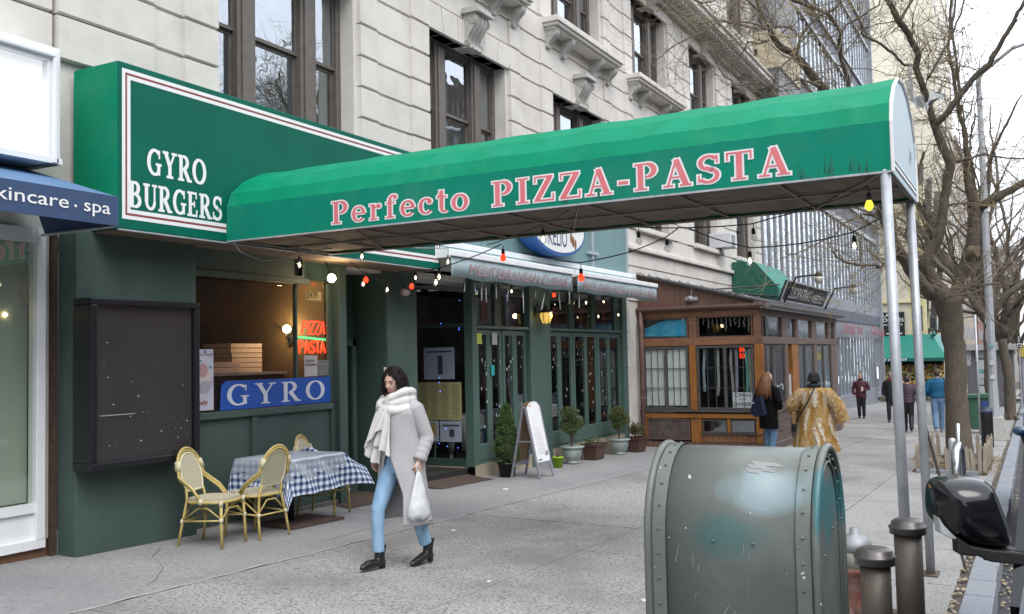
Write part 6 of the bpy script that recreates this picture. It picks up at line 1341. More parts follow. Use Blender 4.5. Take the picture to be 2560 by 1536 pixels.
q = Vector((33.0, 1.95, gz(33, 1.95))); t = thing('recycling_bin', 'blue recycling bin behind the green wheeled bin', 'bin', q); M_bb = mat('bin_blue', (.03, .11, .32), .5); BX('body', (q.x - .3, q.y - .28, q.z), (q.x + .3, q.y + .28, q.z + .78), M_bb, t, .03); BX('lid', (q.x - .33, q.y - .31, q.z + .78), (q.x + .33, q.y + .31, q.z + .84), M_bb, t, .02)
# lamp post on a concrete base
q = Vector((27.6, .86, gz(27.6, .86))); lp = thing('street_lamp', 'tall pale grey lamp post on a tapering concrete base', 'lamp post', q)
hgt = 1.05
MB().add([(q.x - .30, q.y - .33, q.z), (q.x + .30, q.y - .33, q.z), (q.x + .30, q.y + .33, q.z), (q.x - .30, q.y + .33, q.z), (q.x - .2, q.y - .21, q.z + .58), (q.x + .2, q.y - .21, q.z + .58), (q.x + .2, q.y + .21, q.z + .58), (q.x - .2, q.y + .21, q.z + .58)], [(0, 3, 2, 1), (4, 5, 6, 7), (0, 1, 5, 4), (1, 2, 6, 5), (2, 3, 7, 6), (3, 0, 4, 7)]).build('base', mat('pale_concrete', (.42, .41, .38), .85, var=.15, scale=10, bump=.2), lp, bevel=.015)
MB().lathe([(.13, .58), (.105, 1.5), (.085, 6.0), (.06, 9.5)], q, 8).build('pole', mat('lamp_grey_paint', (.42, .44, .46), .5, var=.15, scale=6, stretch=(1, 1, .3), dirt=(.25, .25, .25), dirt_amt=.4), lp)
MB().tube([q + Vector((0, 0, 9.4)), q + Vector((0, -.8, 10.0)), q + Vector((0, -2.6, 10.4))], .05, 8).build('arm', MATS['lamp_grey_paint'], lp, True); MB().ball(q + Vector((0, -2.8, 10.38)), .3, 12, 8, (.6, 1.4, .4)).build('lamp_head', MATS['lamp_grey_paint'], lp, True)
for z, c, w_ in ((1.9, (.55, .55, .52), .06), (2.35, (.2, .4, .38), .04), (1.55, (.6, .6, .6), .05)): BX('sticker', (q.x - .13, q.y - .06, q.z + z), (q.x - .12, q.y + .05, q.z + z + w_ * 2), mat('sticker_%d' % int(z * 10), c, .6), lp)
# bus stop sign, behind the lamp post
q = Vector((29.4, 1.28, gz(29.4, 1.28))); bs_ = thing('bus_stop_sign', 'narrow white bus stop sign with black number panel and blue route tag', 'sign', q)
MB().cyl(q, q + Vector((0, 0, 3.3)), .03, n=10).build('pole', M_galv, bs_, True); a = onX(2462, 784, 29.35); b = onX(2486, 853, 29.35)
BX('panel', (29.33, min(a.y, b.y), b.z), (29.36, max(a.y, b.y), a.z), mat('sign_panel_white', (.62, .62, .62), .5), bs_); yc_ = (a.y + b.y) / 2; H_ = a.z - b.z
BX('number_panel', (29.31, yc_ - .02, b.z + H_ * .48), (29.329, yc_ + .11, b.z + H_ * .64), M_black, bs_); sans('lettering', '2', M_wht, bs_, (29.308, yc_ + .085, b.z + H_ * .5), (0, -1, 0), (0, 0, 1), .07, .10); BX('red_emblem', (29.31, yc_ + .0, a.z - .14), (29.329, yc_ + .11, a.z - .03), mat('emblem_red', (.3, .12, .10), .5), bs_)
mb = MB()
for i in range(6): mb.box((29.315, yc_ - .12, b.z + .1 + i * .09), (29.329, yc_ - .05, b.z + .13 + i * .09))
mb.build('print_lines', MATS['print_grey'], bs_, kind='stuff')
a = onX(2466, 857, 29.32); b = onX(2487, 868, 29.32); BX('route_tag', (29.31, b.y, b.z), (29.33, a.y, a.z), MATS['sticker_navy'], bs_); sans('lettering', 'M104', M_wht, bs_, (29.308, a.y - .02, b.z + .03), (0, -1, 0), (0, 0, 1), a.y - b.y - .04, .07)
# news kiosk
q = Vector((56, 2.2, gz(56, 2.2))); ks = thing('news_kiosk', 'flat roofed grey kiosk plastered with posters at the far kerb', 'kiosk', q); M_ki = mat('kiosk_grey', (.13, .125, .13), .6, var=.2)
yl, yr = onX(2418, 950, 56).y, .75; zt = onX(2430, 862, 56).z
BX('body', (56, yr, q.z), (59, yl, zt - .3), M_ki, ks); BX('roof', (55.7, yr - .2, zt - .3), (59.2, yl + .2, zt), mat('kiosk_roof', (.38, .38, .37), .6), ks)
for (px0, px1, py0, py1, c) in ((2439, 2463, 872, 895, (.30, .36, .33)), (2443, 2461, 900, 924, (.45, .46, .46)), (2445, 2459, 925, 932, (.15, .38, .38)), (2445, 2463, 934, 947, (.42, .43, .43)), (2446, 2464, 949, 962, (.40, .41, .41)), (2447, 2466, 965, 984, (.44, .45, .45)), (2462, 2472, 868, 893, (.45, .45, .44)), (2502, 2517, 864, 893, (.45, .45, .44))):
    a, b = onX(px0, py0, 55.96), onX(px1, py1, 55.96); BX('poster', (55.95, b.y, b.z), (55.98, a.y, a.z), mat('ksk_%d_%d' % (px0, py0), c, .6), ks)
a = onX(2428, 915, 55.9); sans('lettering', 'Newsstand', M_wht, ks, (55.94, a.y - .0, a.z), (0, 0, 1), (0, 1, 0), onX(2428, 878, 55.9).z - a.z, .3)

# ================================================================== light strings
def string(lb, wires, bulbs, wm=M_black, r=.006):
    t = thing('string_lights', lb, 'string lights', wires[0][0] if not isinstance(wires[0][0], (int, float)) else wires[0])
    for wv_ in wires:
        P = [Vector(p) for p in wv_]; out = []
        for i in range(len(P) - 1):     # gentle sag between fixings
            for j in range(8):
                s_ = j / 8; out.append(P[i].lerp(P[i + 1], s_) - Vector((0, 0, .012 * sin(pi * s_) * (P[i + 1] - P[i]).length)))
        out.append(P[-1]); MB().tube(out, r, 5).build('wire', wm, t, True)
    for (top, b, m_, s_) in bulbs:
        b = Vector(b); top = Vector(top) if top is not None else b + Vector((0, 0, .12))
        MB().tube([top, b + Vector((0, 0, .07))], .004, 5).build('drop_wire', wm, t)
        MB().lathe([(.012, .085), (.017, .08), (.019, .035), (.016, .03)], b, 10).build('socket', M_black if wm is M_black else mat('grey_socket', (.12, .12, .13), .5), t, True)
        bo = MB().lathe([(.014, .035), (.022, .02), (.031, -.005), (.030, -.022), (.018, -.042), (.0001, -.048)], b, 12).build('bulb', M_bulbg if m_ in (E_bulb, 'off') else m_, t, True)
        if m_ is E_bulb: MB().ball(b + Vector((0, 0, -.005)), .014, 8, 6).build('filament', E_bulb, bo, True)
M_bulbg = glass('bulb_glass', (.9, .9, .88), 1.5, .25)
E_bf = E_bulb; XF = 8.80
def fx(px, py, X=XF): return onX(px, py, X)
string('black light string looping from the far canopy edge to the awning with red bulbs',
       [[fx(1040, 676), fx(1088, 673), fx(1129, 661), fx(1213, 630), fx(1253, 611)], [fx(1385, 650), fx(1452, 657), fx(1577, 630), fx(1662, 595), fx(1698, 569)]],
       [(fx(1258, 614), fx(1258, 643), E_redb, 1), (fx(1452, 657), fx(1453, 693), E_redb, 1), (fx(1662, 597), fx(1668, 621), 'off', 1), (fx(1100, 672), fx(1090, 705), E_bulb, 1), (fx(1102, 672), fx(1098, 692), E_bulb, 1)])
string('black light string sagging from the canopy edge to the far pole with three unlit bulbs',
       [[fx(1721, 570), fx(1784, 596), fx(1877, 620), fx(2003, 609), fx(2133, 581), fx(2215, 537)], [fx(1595, 568), fx(1700, 570), fx(1881, 560), fx(1923, 547)]],
       [(fx(1875, 620), fx(1875, 652), E_bulb, 1), (fx(2133, 581), fx(2136, 614), E_bulb, 1), (fx(1884, 559), fx(1884, 594), 'off', 1), (fx(1597, 570), fx(1597, 602), 'off', 1)])
string('black cable under the canopy end with a single yellow bulb by the near pole',
       [[onZ(2170, 465, 1.2), onZ(2090, 500, 1.19), onZ(2015, 520, 1.19), onZ(1925, 547, 1.2)], [onZ(1423, 524, 1.2), onZ(1356, 562, 1.19), onZ(1290, 586, 1.2), onZ(1218, 612, 1.2)]],
       [(onZ(2171, 468, 1.2), onZ(2171, 468, 1.2) - Vector((0, 0, .13)), E_yel, 1), (onZ(1357, 565, 1.2), onZ(1357, 565, 1.2) - Vector((0, 0, .12)), E_bulb, 1)])
a_ = Vector((7.22, 6.9, 1.22))
string('loose grey cord with three clear bulbs at the shop end of the canopy',
       [[onY(583, 604, 7.0), onY(600, 630, 7.05), onY(658, 652, 7.1), onY(701, 646, 7.1), onY(743, 631, 7.0), onY(771, 587, 6.7)], [onY(743, 631, 7.0), onY(905, 608, 6.6), onY(1000, 618, 6.8), onY(1120, 620, 6.6)]],
       [(onY(747, 632, 7.0), onY(749, 662, 7.0), E_bulb, 1), (onY(905, 608, 6.6), onY(905, 641, 6.6), E_bulb, 1), (onY(1120, 620, 6.6), onY(1120, 654, 6.6), E_bulb, 1)], mat('grey_cord', (.3, .3, .31), .6), .007)
string('dangling black string with red and white bulbs over the recessed doorways',
       [[onY(860, 640, 7.4), onY(918, 690, 7.4), onY(968, 705, 7.4), onY(1000, 680, 7.4), onY(1035, 676, 7.4), onY(1088, 673, 7.3)]],
       [(None, onY(915, 699, 7.4), E_redb, 1), (None, onY(908, 710, 7.5), E_bulb, 1), (None, onY(968, 724, 7.4), E_bulb, 1), (None, onY(1039, 694, 7.4), E_bulb, 1), (None, onY(1029, 715, 7.35), E_redb, 1)])
string('light string behind the awnings with small lit bulbs before the high windows',
       [[onY(1250, 690, 7.5), onY(1280, 705, 7.5), onY(1385, 715, 7.5), onY(1465, 735, 7.5), onY(1546, 765, 7.5)]],
       [(None, onY(1279, 728, 7.5), E_bulb, 1), (None, onY(1385, 737, 7.5), E_redb, 1), (None, onY(1465, 757, 7.5), E_bulb, 1), (None, onY(1509, 754, 7.5), E_bulb, 1), (None, onY(1546, 787, 7.5), E_bulb, 1), (None, onY(1496, 791, 7.6), E_bulb, 1)])
# ================================================================== people
M_skin = mat('skin', (.58, .36, .28), .5, var=.06, scale=20); M_lip = mat('lips', (.42, .13, .12), .45); M_brow = mat('dark_brow', (.05, .03, .025), .8)
M_jean = mat('light_blue_jeans', (.27, .43, .58), .85, col2=(.18, .31, .47), scale=5, stretch=(3, 3, 1), bump=.15, bscale=90, local=True)
M_jean2 = mat('mid_blue_jeans', (.15, .26, .40), .85, col2=(.09, .17, .29), scale=5, local=True)
M_boot = mat('black_leather', (.012, .012, .013), .35, bump=.1)
def fuse(name, mb, m, parent, vox=.014, it=4, fac=.5, **k):
    me = bpy.data.meshes.new('t'); me.from_pydata(mb.v, [], mb.f); me.update()
    tmp = bpy.data.objects.new('t', me); COL.objects.link(tmp)
    r = tmp.modifiers.new('r', 'REMESH'); r.mode = 'VOXEL'; r.voxel_size = vox; r.use_smooth_shade = True
    if it: s = tmp.modifiers.new('s', 'SMOOTH'); s.iterations = it; s.factor = fac
    dg = bpy.context.evaluated_depsgraph_get(); res = bpy.data.meshes.new_from_object(tmp.evaluated_get(dg))
    bpy.data.objects.remove(tmp); res.materials.clear(); res.materials.append(m)
    res.polygons.foreach_set('use_smooth', [True] * len(res.polygons))
    o = bpy.data.objects.new(name, res); COL.objects.link(o); o.parent = parent
    for a, b in k.items(): o[a] = b
    return o
def rings(mb, rs, n=20):
    vs = []; fs = []
    for (x, y, z, rx, ry) in rs:
        for k in range(n): a = 2 * pi * k / n; vs.append((x + rx * cos(a), y + ry * sin(a), z))
    m = len(rs)
    for i in range(m - 1):
        for k in range(n): fs.append((i * n + k, i * n + (k + 1) % n, (i + 1) * n + (k + 1) % n, (i + 1) * n + k))
    fs.append(tuple(range(n))[::-1]); fs.append(tuple((m - 1) * n + k for k in range(n))); return mb.add(vs, fs)
def head_mb(mb, c, s=1., yaw=0., pitch=0.):
    """Head with forehead, sockets, nose, lips and chin; front is -Y before yaw/pitch."""
    nu, nv = 40, 30; vs = []
    R = Matrix.Rotation(yaw, 3, 'Z') @ Matrix.Rotation(pitch, 3, 'X')
    def g(x, z, cx, cz, sx, sz): return math.exp(-((x - cx) / sx) ** 2 - ((z - cz) / sz) ** 2)
    for j in range(nv + 1):
        th = pi * j / nv
        for i in range(nu):
            ph = 2 * pi * i / nu; x = sin(th) * sin(ph); y = -sin(th) * cos(ph); z = cos(th)
            X, Y, Z = x * .074, y * .092, z * .116
            if z < 0: X *= 1 - .36 * (-z) ** 1.3; Y *= 1 - .12 * (-z)
            if y > 0: Y *= 1.05
            f = max(0, -y)
            if f > 0:
                d = 0
                d += .022 * g(X, Z, 0, -.020, .011, .018) + .012 * g(X, Z, 0, .004, .008, .020)     # nose
                d -= .012 * (g(X, Z, .030, .012, .016, .011) + g(X, Z, -.030, .012, .016, .011))      # eye sockets
                d += .004 * (g(X, Z, .030, .030, .02, .007) + g(X, Z, -.030, .030, .02, .007))
                d += .007 * g(X, Z, 0, -.055, .020, .009) - .004 * g(X, Z, 0, -.071, .018, .006) + .008 * g(X, Z, 0, -.094, .020, .014)
                d += .004 * (g(X, Z, .042, -.018, .018, .018) + g(X, Z, -.042, -.018, .018, .018))
                Y -= d
            v = R @ Vector((X, Y, Z)) * s; vs.append((c[0] + v.x, c[1] + v.y, c[2] + v.z))
    fs = [(j * nu + i, j * nu + (i + 1) % nu, (j + 1) * nu + (i + 1) % nu, (j + 1) * nu + i) for j in range(nv) for i in range(nu)]
    mb.add(vs, fs)
    for sx in (-1, 1):
        e = R @ Vector((sx * .073, .010, -.005)) * s; mb.ball((c[0] + e.x, c[1] + e.y, c[2] + e.z), .022 * s, 8, 6, (.4, .7, 1.2))
def face_bits(c, s, yaw, pitch, parent, closed=False):
    R = Matrix.Rotation(yaw, 3, 'Z') @ Matrix.Rotation(pitch, 3, 'X')
    def P(x, y, z): v = R @ Vector((x, y, z)) * s; return Vector((c[0] + v.x, c[1] + v.y, c[2] + v.z))
    for sx in (-1, 1):
        mb = MB(); mb.tube([P(sx * .014, -.090, .028), P(sx * .032, -.086, .034), P(sx * .048, -.073, .028)], [.003 * s, .0036 * s, .002 * s], 5); mb.build('eyebrow', M_brow, parent, local=True)
        mb = MB(); mb.tube([P(sx * .018, -.0825, .010), P(sx * .031, -.0835, .0065), P(sx * .044, -.074, .010)], [.0022 * s, .0042 * s, .0022 * s], 5); mb.build('eyelid' if closed else 'eye', M_brow, parent, local=True)
    mb = MB(); mb.tube([P(-.021, -.0865, -.055), P(0, -.0965, -.052), P(.021, -.0865, -.055)], [.0025 * s, .0058 * s, .0025 * s], 6); mb.tube([P(-.018, -.0865, -.060), P(0, -.0955, -.0625), P(.018, -.0865, -.060)], [.002 * s, .005 * s, .002 * s], 6); mb.build('lips', M_lip, parent, True, local=True)
def hand_mb(mb, w, d, side, curl=.5, s=1., palm_n=None):
    """Five-fingered hand from wrist w pointing along d."""
    w, d = Vector(w), Vector(d).normalized(); n = Vector(palm_n or (side, 0, 0)).normalized(); n = (n - d * n.dot(d)).normalized(); t = d.cross(n)
    mb.obox(w + d * .045 * s, d * .042 * s, t * .036 * s, n * .013 * s); mb.tube([w - d * .02 * s, w + d * .02 * s], [.022 * s, .024 * s], 8)
    for i, (o, l) in enumerate(((-.028, .062), (-.0095, .072), (.0095, .068), (.028, .052))):
        a = w + d * .082 * s + t * o * s; b = a + (d * cos(curl * .7) + n * sin(curl * .7)) * l * .5 * s; e = b + (d * cos(curl * 1.9) + n * sin(curl * 1.9)) * l * .5 * s
        mb.tube([a - d * .02 * s, a, b, e], [.009 * s, .009 * s, .0083 * s, .007 * s], 6)
    a = w + d * .03 * s - t * .034 * s; mb.tube([a, a + (d * .7 - t * .6 + n * .3).normalized() * .032 * s, a + (d * .95 - t * .3 + n * .55) * .05 * s], [.011 * s, .010 * s, .008 * s], 6)
def shoe(name, toe, heel, m, parent, h=.09, heelh=0.):
    toe, heel = Vector(toe), Vector(heel); d = (toe - heel); L = d.length; d.normalize(); mb = MB()
    mb.tube([heel + Vector((0, 0, .035)) - d * .01, heel + d * L * .3 + Vector((0, 0, .035)), heel + d * L * .7 + Vector((0, 0, .03)), toe + Vector((0, 0, .022)) - d * .01], [.036, .038, .042, .022], 10)
    if h > .1: mb.tube([heel + d * .045 + Vector((0, 0, .03)), heel + d * .045 + Vector((0, 0, h))], [.046, .050], 10)
    return fuse(name, mb, m, parent, .010, 3)
def person(lb, loc, rz, H=1.7, top=None, topw=1., toplen=.50, low=None, stride=.22, lead=1, hair=None, hairlen=0., hairm=None, arms=None, voxel=.018, lean=0., yaw=0., pitch=0., skirt=None, sleeve_m=None, shoe_m=None, bare_hands=True, grp=None):
    s = H / 1.7; t = thing('person', lb, 'person', loc, grp, rz)
    P = lambda x, y, z: (x * s, (y - lean * max(0, z - .9)) * s, z * s)
    arms = arms or [((-.27, .05, 1.12), (-.27, -.04, .90)), ((.27, .05, 1.12), (.27, -.04, .90))]
    fy = -stride; ry = stride; la = -.09 * lead; 
    legs = [((-.085, 0, .92), (-.09, (fy if lead < 0 else ry) * .35 - .05, .50), (-.09, (fy if lead < 0 else ry), .10 if lead < 0 or stride < .1 else .15)),
            ((.085, 0, .92), (.09, (fy if lead > 0 else ry) * .35 - .05, .50), (.09, (fy if lead > 0 else ry), .10 if lead > 0 or stride < .1 else .15))]
    b = MB(); hc = P(0, -.02, 1.585)
    rings(b, [(*P(0, 0, z), rx * s, ry_ * s) for z, rx, ry_ in ((.86, .14, .10), (.96, .16, .11), (1.08, .125, .09), (1.25, .15, .105), (1.38, .16, .09), (1.44, .09, .07))])
    b.tube([P(0, .01, 1.40), P(0, -.005, 1.56)], [.055 * s, .05 * s], 12); head_mb(b, hc, s, yaw, pitch)
    for (h, k, a) in legs: b.tube([P(*h), P(*k), P(*a)], [.085 * s, .055 * s, .038 * s], 12)
    for i, (e, w_) in enumerate(arms):
        sd = -1 if i == 0 else 1; b.tube([P(sd * .17, 0, 1.39), P(*e), P(*w_)], [.05 * s, .038 * s, .026 * s], 10); hand_mb(b, P(*w_), Vector(w_) - Vector(e), sd, .6, s, (-sd, 0, 0))
    fuse('body', b, M_skin, t, voxel * .6, 2)
    if abs(yaw) < 9: face_bits(hc, s, yaw, pitch, t)
    # trousers
    b = MB(); rings(b, [(*P(0, 0, z), rx * s, ry_ * s) for z, rx, ry_ in ((.82, .13, .10), (.92, .175, .125), (1.02, .155, .115))])
    for (h, k, a) in legs: b.tube([P(*h), P(*k), P(a[0], a[1], a[2] - .03)], [.105 * s, .078 * s, .062 * s], 12)
    fuse('trousers', b, low, t, voxel, 3)
    # jacket
    b = MB(); w2 = topw; zz = toplen * 1.7
    rr = [(zz, .185, .14), (zz + (1.0 - zz) * .5, .178, .135), (1.08, .165, .125), (1.25, .185, .13), (1.37, .19, .115), (1.43, .12, .09), (1.47, .075, .07)]
    rings(b, [(*P(0, 0, z), rx * s * w2, ry_ * s * w2) for z, rx, ry_ in rr])
    for i, (e, w_) in enumerate(arms): sd = -1 if i == 0 else 1; b.tube([P(sd * .15, 0, 1.38), P(sd * .20, 0.005, 1.34), P(*e), P(*w_)], [.07 * s * w2, .072 * s * w2, .058 * s * w2, .046 * s * w2], 12)
    fuse('jacket', b, top, t, voxel, 3)
    for (h, k, a) in legs: shoe('shoe', P(a[0], a[1] - .17, a[2] - .10), P(a[0], a[1] + .07, a[2] - .10), shoe_m or M_boot, t)
    R = Matrix.Rotation(yaw, 3, 'Z') @ Matrix.Rotation(pitch, 3, 'X')
    if hair:
        b = MB()
        def Q(x, y, z): v = R @ Vector((x, y, z)) * s; return (hc[0] + v.x, hc[1] + v.y, hc[2] + v.z)
        b.ball(Q(0, .018, .018), .102 * s, 16, 12, (.86, .98, 1.12))
        if hair == 'bun': b.ball(Q(0, .06, .12), .04 * s, 10, 8)
        if hairlen > 0:
            for k in range(9): a = -1.3 + 2.6 * k / 8; b.tube([Q(.07 * sin(a), .03 + .06 * cos(a), .04), Q(.095 * sin(a), .05 + .07 * cos(a), -.08), Q(.10 * sin(a), .06 + .06 * cos(a), -.08 - hairlen)], [.03 * s, .036 * s, .022 * s], 8)
        ho = fuse('hair', b, hairm, t, .010, 2)
        # keep the face clear
        me = ho.data; bm = bmesh.new(); bm.from_mesh(me); inv = R.inverted()
        dl = [v for v in bm.verts if (lambda q: q.y < -.045 and q.z < .062)(inv @ ((v.co - Vector(hc)) / s))]
        bmesh.ops.delete(bm, geom=dl, context='VERTS'); bm.to_mesh(me); bm.free()
    return t, P, hc, s

# ---- the woman in the long grey coat
def heroine():
    base = Vector((6.90, 4.81, 0)); base.z = gz(base.x, base.y)
    t = thing('person', 'woman walking in a long pale grey coat, white scarf, light jeans and ankle boots', 'person', base, None, radians(-98))
    M_coat = mat('pale_grey_wool', (.43, .42, .425), .9, col2=(.385, .375, .385), scale=60, bump=.12, bscale=260, local=True); M_scf = mat('off_white_scarf', (.66, .645, .615), .9, var=.1, scale=14, bump=.08, bscale=120, local=True)
    hc = (0.0, -.062, 1.572); yaw, pit = radians(4), radians(13)
    b = MB(); rings(b, [(0, 0, z, rx, ry_) for z, rx, ry_ in ((.84, .14, .11), (.93, .165, .12), (1.06, .125, .09), (1.22, .145, .105), (1.34, .15, .09), (1.40, .08, .065))])
    b.tube([(0, .0, 1.36), (0, -.035, 1.52)], [.052, .05], 12); head_mb(b, hc, .98, yaw, pit)
    LR = [(-.075, -.01, .88), (-.085, -.19, .50), (-.08, -.19, .22)]; LL = [(.075, .01, .88), (.085, .06, .50), (.08, .205, .25)]
    for L in (LR, LL): b.tube(L, [.085, .050, .032], 12)
    aL = [(.185, .0, 1.35), (.245, .075, 1.10), (.235, -.02, .905)]; aR = [(-.185, .0, 1.35), (-.24, .06, 1.10), (-.20, -.08, .93)]
    for A_0, sd in ((aL, 1), (aR, -1)): b.tube(A_0, [.048, .036, .026], 10); hand_mb(b, A_0[2], (.0, -.15 if sd > 0 else -.5, -1), sd, 1.15 if sd > 0 else .5, .95, (-sd, 0, 0))
    fuse('body', b, M_skin, t, .0065, 2, .4); face_bits(hc, .98, yaw, pit, t, True)
    # jeans
    b = MB(); rings(b, [(0, 0, z, rx, ry_) for z, rx, ry_ in ((.80, .13, .11), (.90, .168, .125), (.99, .148, .112), (1.03, .14, .108))])
    b.tube([(-.075, -.01, .88), (-.08, -.10, .70), (-.085, -.195, .50), (-.083, -.20, .36), (-.08, -.198, .15)], [.092, .080, .060, .055, .054], 14)
    b.tube([(.075, .01, .88), (.085, .05, .50), (.083, .15, .34), (.08, .222, .17)], [.098, .066, .060, .056], 14)
    j = fuse('jeans', b, M_jean, t, .009, 2)
    MB().box((-.03, -.118, .985), (.03, -.108, 1.04)).build('black_top', M_black, t, local=True)
    b = MB(); rings(b, [(0, 0, z, rx, ry_) for z, rx, ry_ in ((1.0, .142, .11), (1.2, .155, .118), (1.36, .14, .10))]); fuse('sweater', b, M_black, t, .014, 2)
    # boots
    for (ax, ay, az, pz) in ((-.08, -.20, .0, .02), (.08, .235, .0, 0)):
        b = MB(); d = Vector((0, -1, 0)); hl = Vector((ax, ay + .045, az)); tz = .03 if ay < 0 else .0
        b.tube([hl + Vector((0, 0, .075)), hl + Vector((0, -.09, .062)), hl + Vector((0, -.17, .035 + tz)), hl + Vector((0, -.235, .022 + tz)), hl + Vector((0, -.262, .018 + tz))], [.036, .038, .039, .026, .010], 12)
        b.tube([hl + Vector((0, -.035, .07)), hl + Vector((0, -.03, .13)), hl + Vector((0, -.018, .21))], [.045, .044, .052], 14)
        b.tube([hl + Vector((0, -.002, .0)), hl + Vector((0, -.006, .075))], [.026, .036], 10)
        fuse('boot', b, M_boot, t, .0065, 2)
    # coat: one lofted shell open at the front
    nz_, na = 44, 72; vs = []
    for i in range(nz_ + 1):
        u = i / nz_; z = 1.415 - (1.415 - .375) * u
        sh = max(0, 1 - (1.415 - z) / .10)
        rx = .20 + .030 * max(0, (z - 1.2) / .2) - .135 * sh ** 1.4; ry_ = .155 - .06 * sh ** 1.4
        if z < 1.10: k = (1.10 - z) / .72; rx += .045 * k; ry_ += .085 * k
        else: k = 0
        al = radians(7 + 3 * u) if z > .98 else radians(7 + 48 * min(1, (.98 - z) / .35) ** .8)
        cy_ = .02 * k
        for q in range(na + 1):
            v = q / na; ph = al * .78 + (2 * pi - al * 1.5) * v
            wv = 1 + k * (.035 * sin(ph * 5 + .6) + .02 * sin(ph * 11 + z * 4)) + .012 * sin(z * 22 + ph * 3) * (1 - sh)
            dirx, diry = sin(ph), -cos(ph)
            sweep = -.06 * k if ph < 1.2 else 0
            vs.append((rx * wv * dirx, cy_ + ry_ * wv * diry + (.13 * k if ph > 4.6 else 0) * (ph - 4.6) / 1.7, z))
    mb = MB(); mb.add(vs, [(i * (na + 1) + q, i * (na + 1) + q + 1, (i + 1) * (na + 1) + q + 1, (i + 1) * (na + 1) + q) for i in range(nz_) for q in range(na)])
    co = mb.build('coat', M_coat, t, True, local=True); m_ = co.modifiers.new('s', 'SOLIDIFY'); m_.thickness = .008
    for A_0, nm in ((aL, 'sleeve'), (aR, 'sleeve')):
        b = MB(); sg = 1 if A_0 is aL else -1; S0 = Vector((sg * .13, 0, 1.375)); A1, A2 = Vector(A_0[1]), Vector(A_0[2]); Pp = [S0, Vector(A_0[0]) + Vector((sg * .005, 0, -.01))]; rr = [.065, .074]
        for k in range(1, 5): Pp.append(Pp[1].lerp(A1, k / 4)); rr.append(.072 - .003 * k)
        for k in range(1, 9): Pp.append(A1.lerp(A2 + Vector((0, 0, .01)), k / 8)); rr.append(.061 + (.0035 if k % 2 else -.002))
        b.tube(Pp, rr, 16); fuse(nm, b, M_coat, co, .0085, 1, .4)
    MB().tube([(.02, -.148, 1.0), (.02, -.16, 1.0)], .013, 10).build('button', M_black, co, local=True)
    # scarf: wrapped coils and hanging ends
    b = MB()
    for (z, r, tl, rad) in ((1.455, .100, .10, .032), (1.425, .118, .02, .042), (1.395, .132, -.10, .044), (1.42, .125, .25, .036)):
        b.tube([(r * 1.12 * cos(a), -.02 + r * sin(a), z + tl * .35 * cos(a + .4) - .035 * max(0, -sin(a))) for a in [2 * pi * k / 20 for k in range(21)]], [rad * (1 + .14 * sin(k * 2.1)) for k in range(21)], 10)
    sc = fuse('scarf', b, M_scf, t, .0075, 1, .4)
    def tail(P0, P1, w0, w1, ph, nm, slant=0.):
        nu, nv = 18, 14; vs = []; P0, P1 = Vector(P0), Vector(P1)
        for i in range(nu + 1):
            u = i / nu; c = P0.lerp(P1, u); w_ = w0 + (w1 - w0) * u
            for jv in range(nv + 1):
                v = jv / nv - .5; vs.append((c.x + v * w_ + .0, c.y - .012 - .022 * sin(v * 15 + ph + u * 2) * (.4 + u) - abs(v) * -.03, c.z - slant * v * u + .008 * sin(v * 20)))
        o = MB().add(vs, [(i * (nv + 1) + q, i * (nv + 1) + q + 1, (i + 1) * (nv + 1) + q + 1, (i + 1) * (nv + 1) + q) for i in range(nu) for q in range(nv)]).build(nm, M_scf, t, True, local=True)
        m_ = o.modifiers.new('s', 'SOLIDIFY'); m_.thickness = .007; m_ = o.modifiers.new('b', 'SUBSURF'); m_.levels = 1; m_.render_levels = 1
    tail((.02, -.165, 1.38), (-.015, -.205, 1.00), .09, .17, 0, 'scarf_end', .10); tail((-.02, -.18, 1.36), (-.10, -.235, 1.10), .08, .17, 1.4, 'scarf_end', -.16); tail((-.09, -.15, 1.33), (-.16, -.20, .93), .07, .17, 2.6, 'scarf_end', .12)
    # curly hair
    R = Matrix.Rotation(yaw, 3, 'Z') @ Matrix.Rotation(pit, 3, 'X'); b = MB(); rnd = random.Random(3)
    M_hair = mat('dark_curls', (.020, .011, .010), .6, spec=.25, var=.4, scale=40, local=True)
    b.ball((hc[0], hc[1] + .026, hc[2] + .018), .104, 18, 12, (.84, .92, 1.1))
    for i in range(520):
        ph = rnd.uniform(-2.35, 2.35); el = rnd.uniform(-.55, 1.4)
        d = Vector((sin(ph) * cos(el), cos(ph) * cos(el), sin(el))); q = Vector((d.x * .080, d.y * .092 + .01, d.z * .112))
        if q.y < -.046 and q.z < .060: continue
        o_ = R @ q + Vector(hc); out_ = (R @ d); pts = []; a0 = rnd.uniform(0, 6); side = out_.orthogonal().normalized(); s2 = out_.cross(side)
        L = rnd.uniform(.02, .05) * (1.25 if el < .3 else .9) * (1. if ph > 0 or abs(ph) > 2 else .6)
        for k in range(9): u = k / 8; pts.append(o_ + out_ * (.012 + .018 * sin(u * 3)) + Vector((0, 0, -1)) * L * u * (1.3 if el < .8 else .5) + out_ * L * .15 * u + (side * cos(a0 + u * 8) + s2 * sin(a0 + u * 8)) * .012)
        b.tube(pts, [.0042] * 8 + [.002], 4)
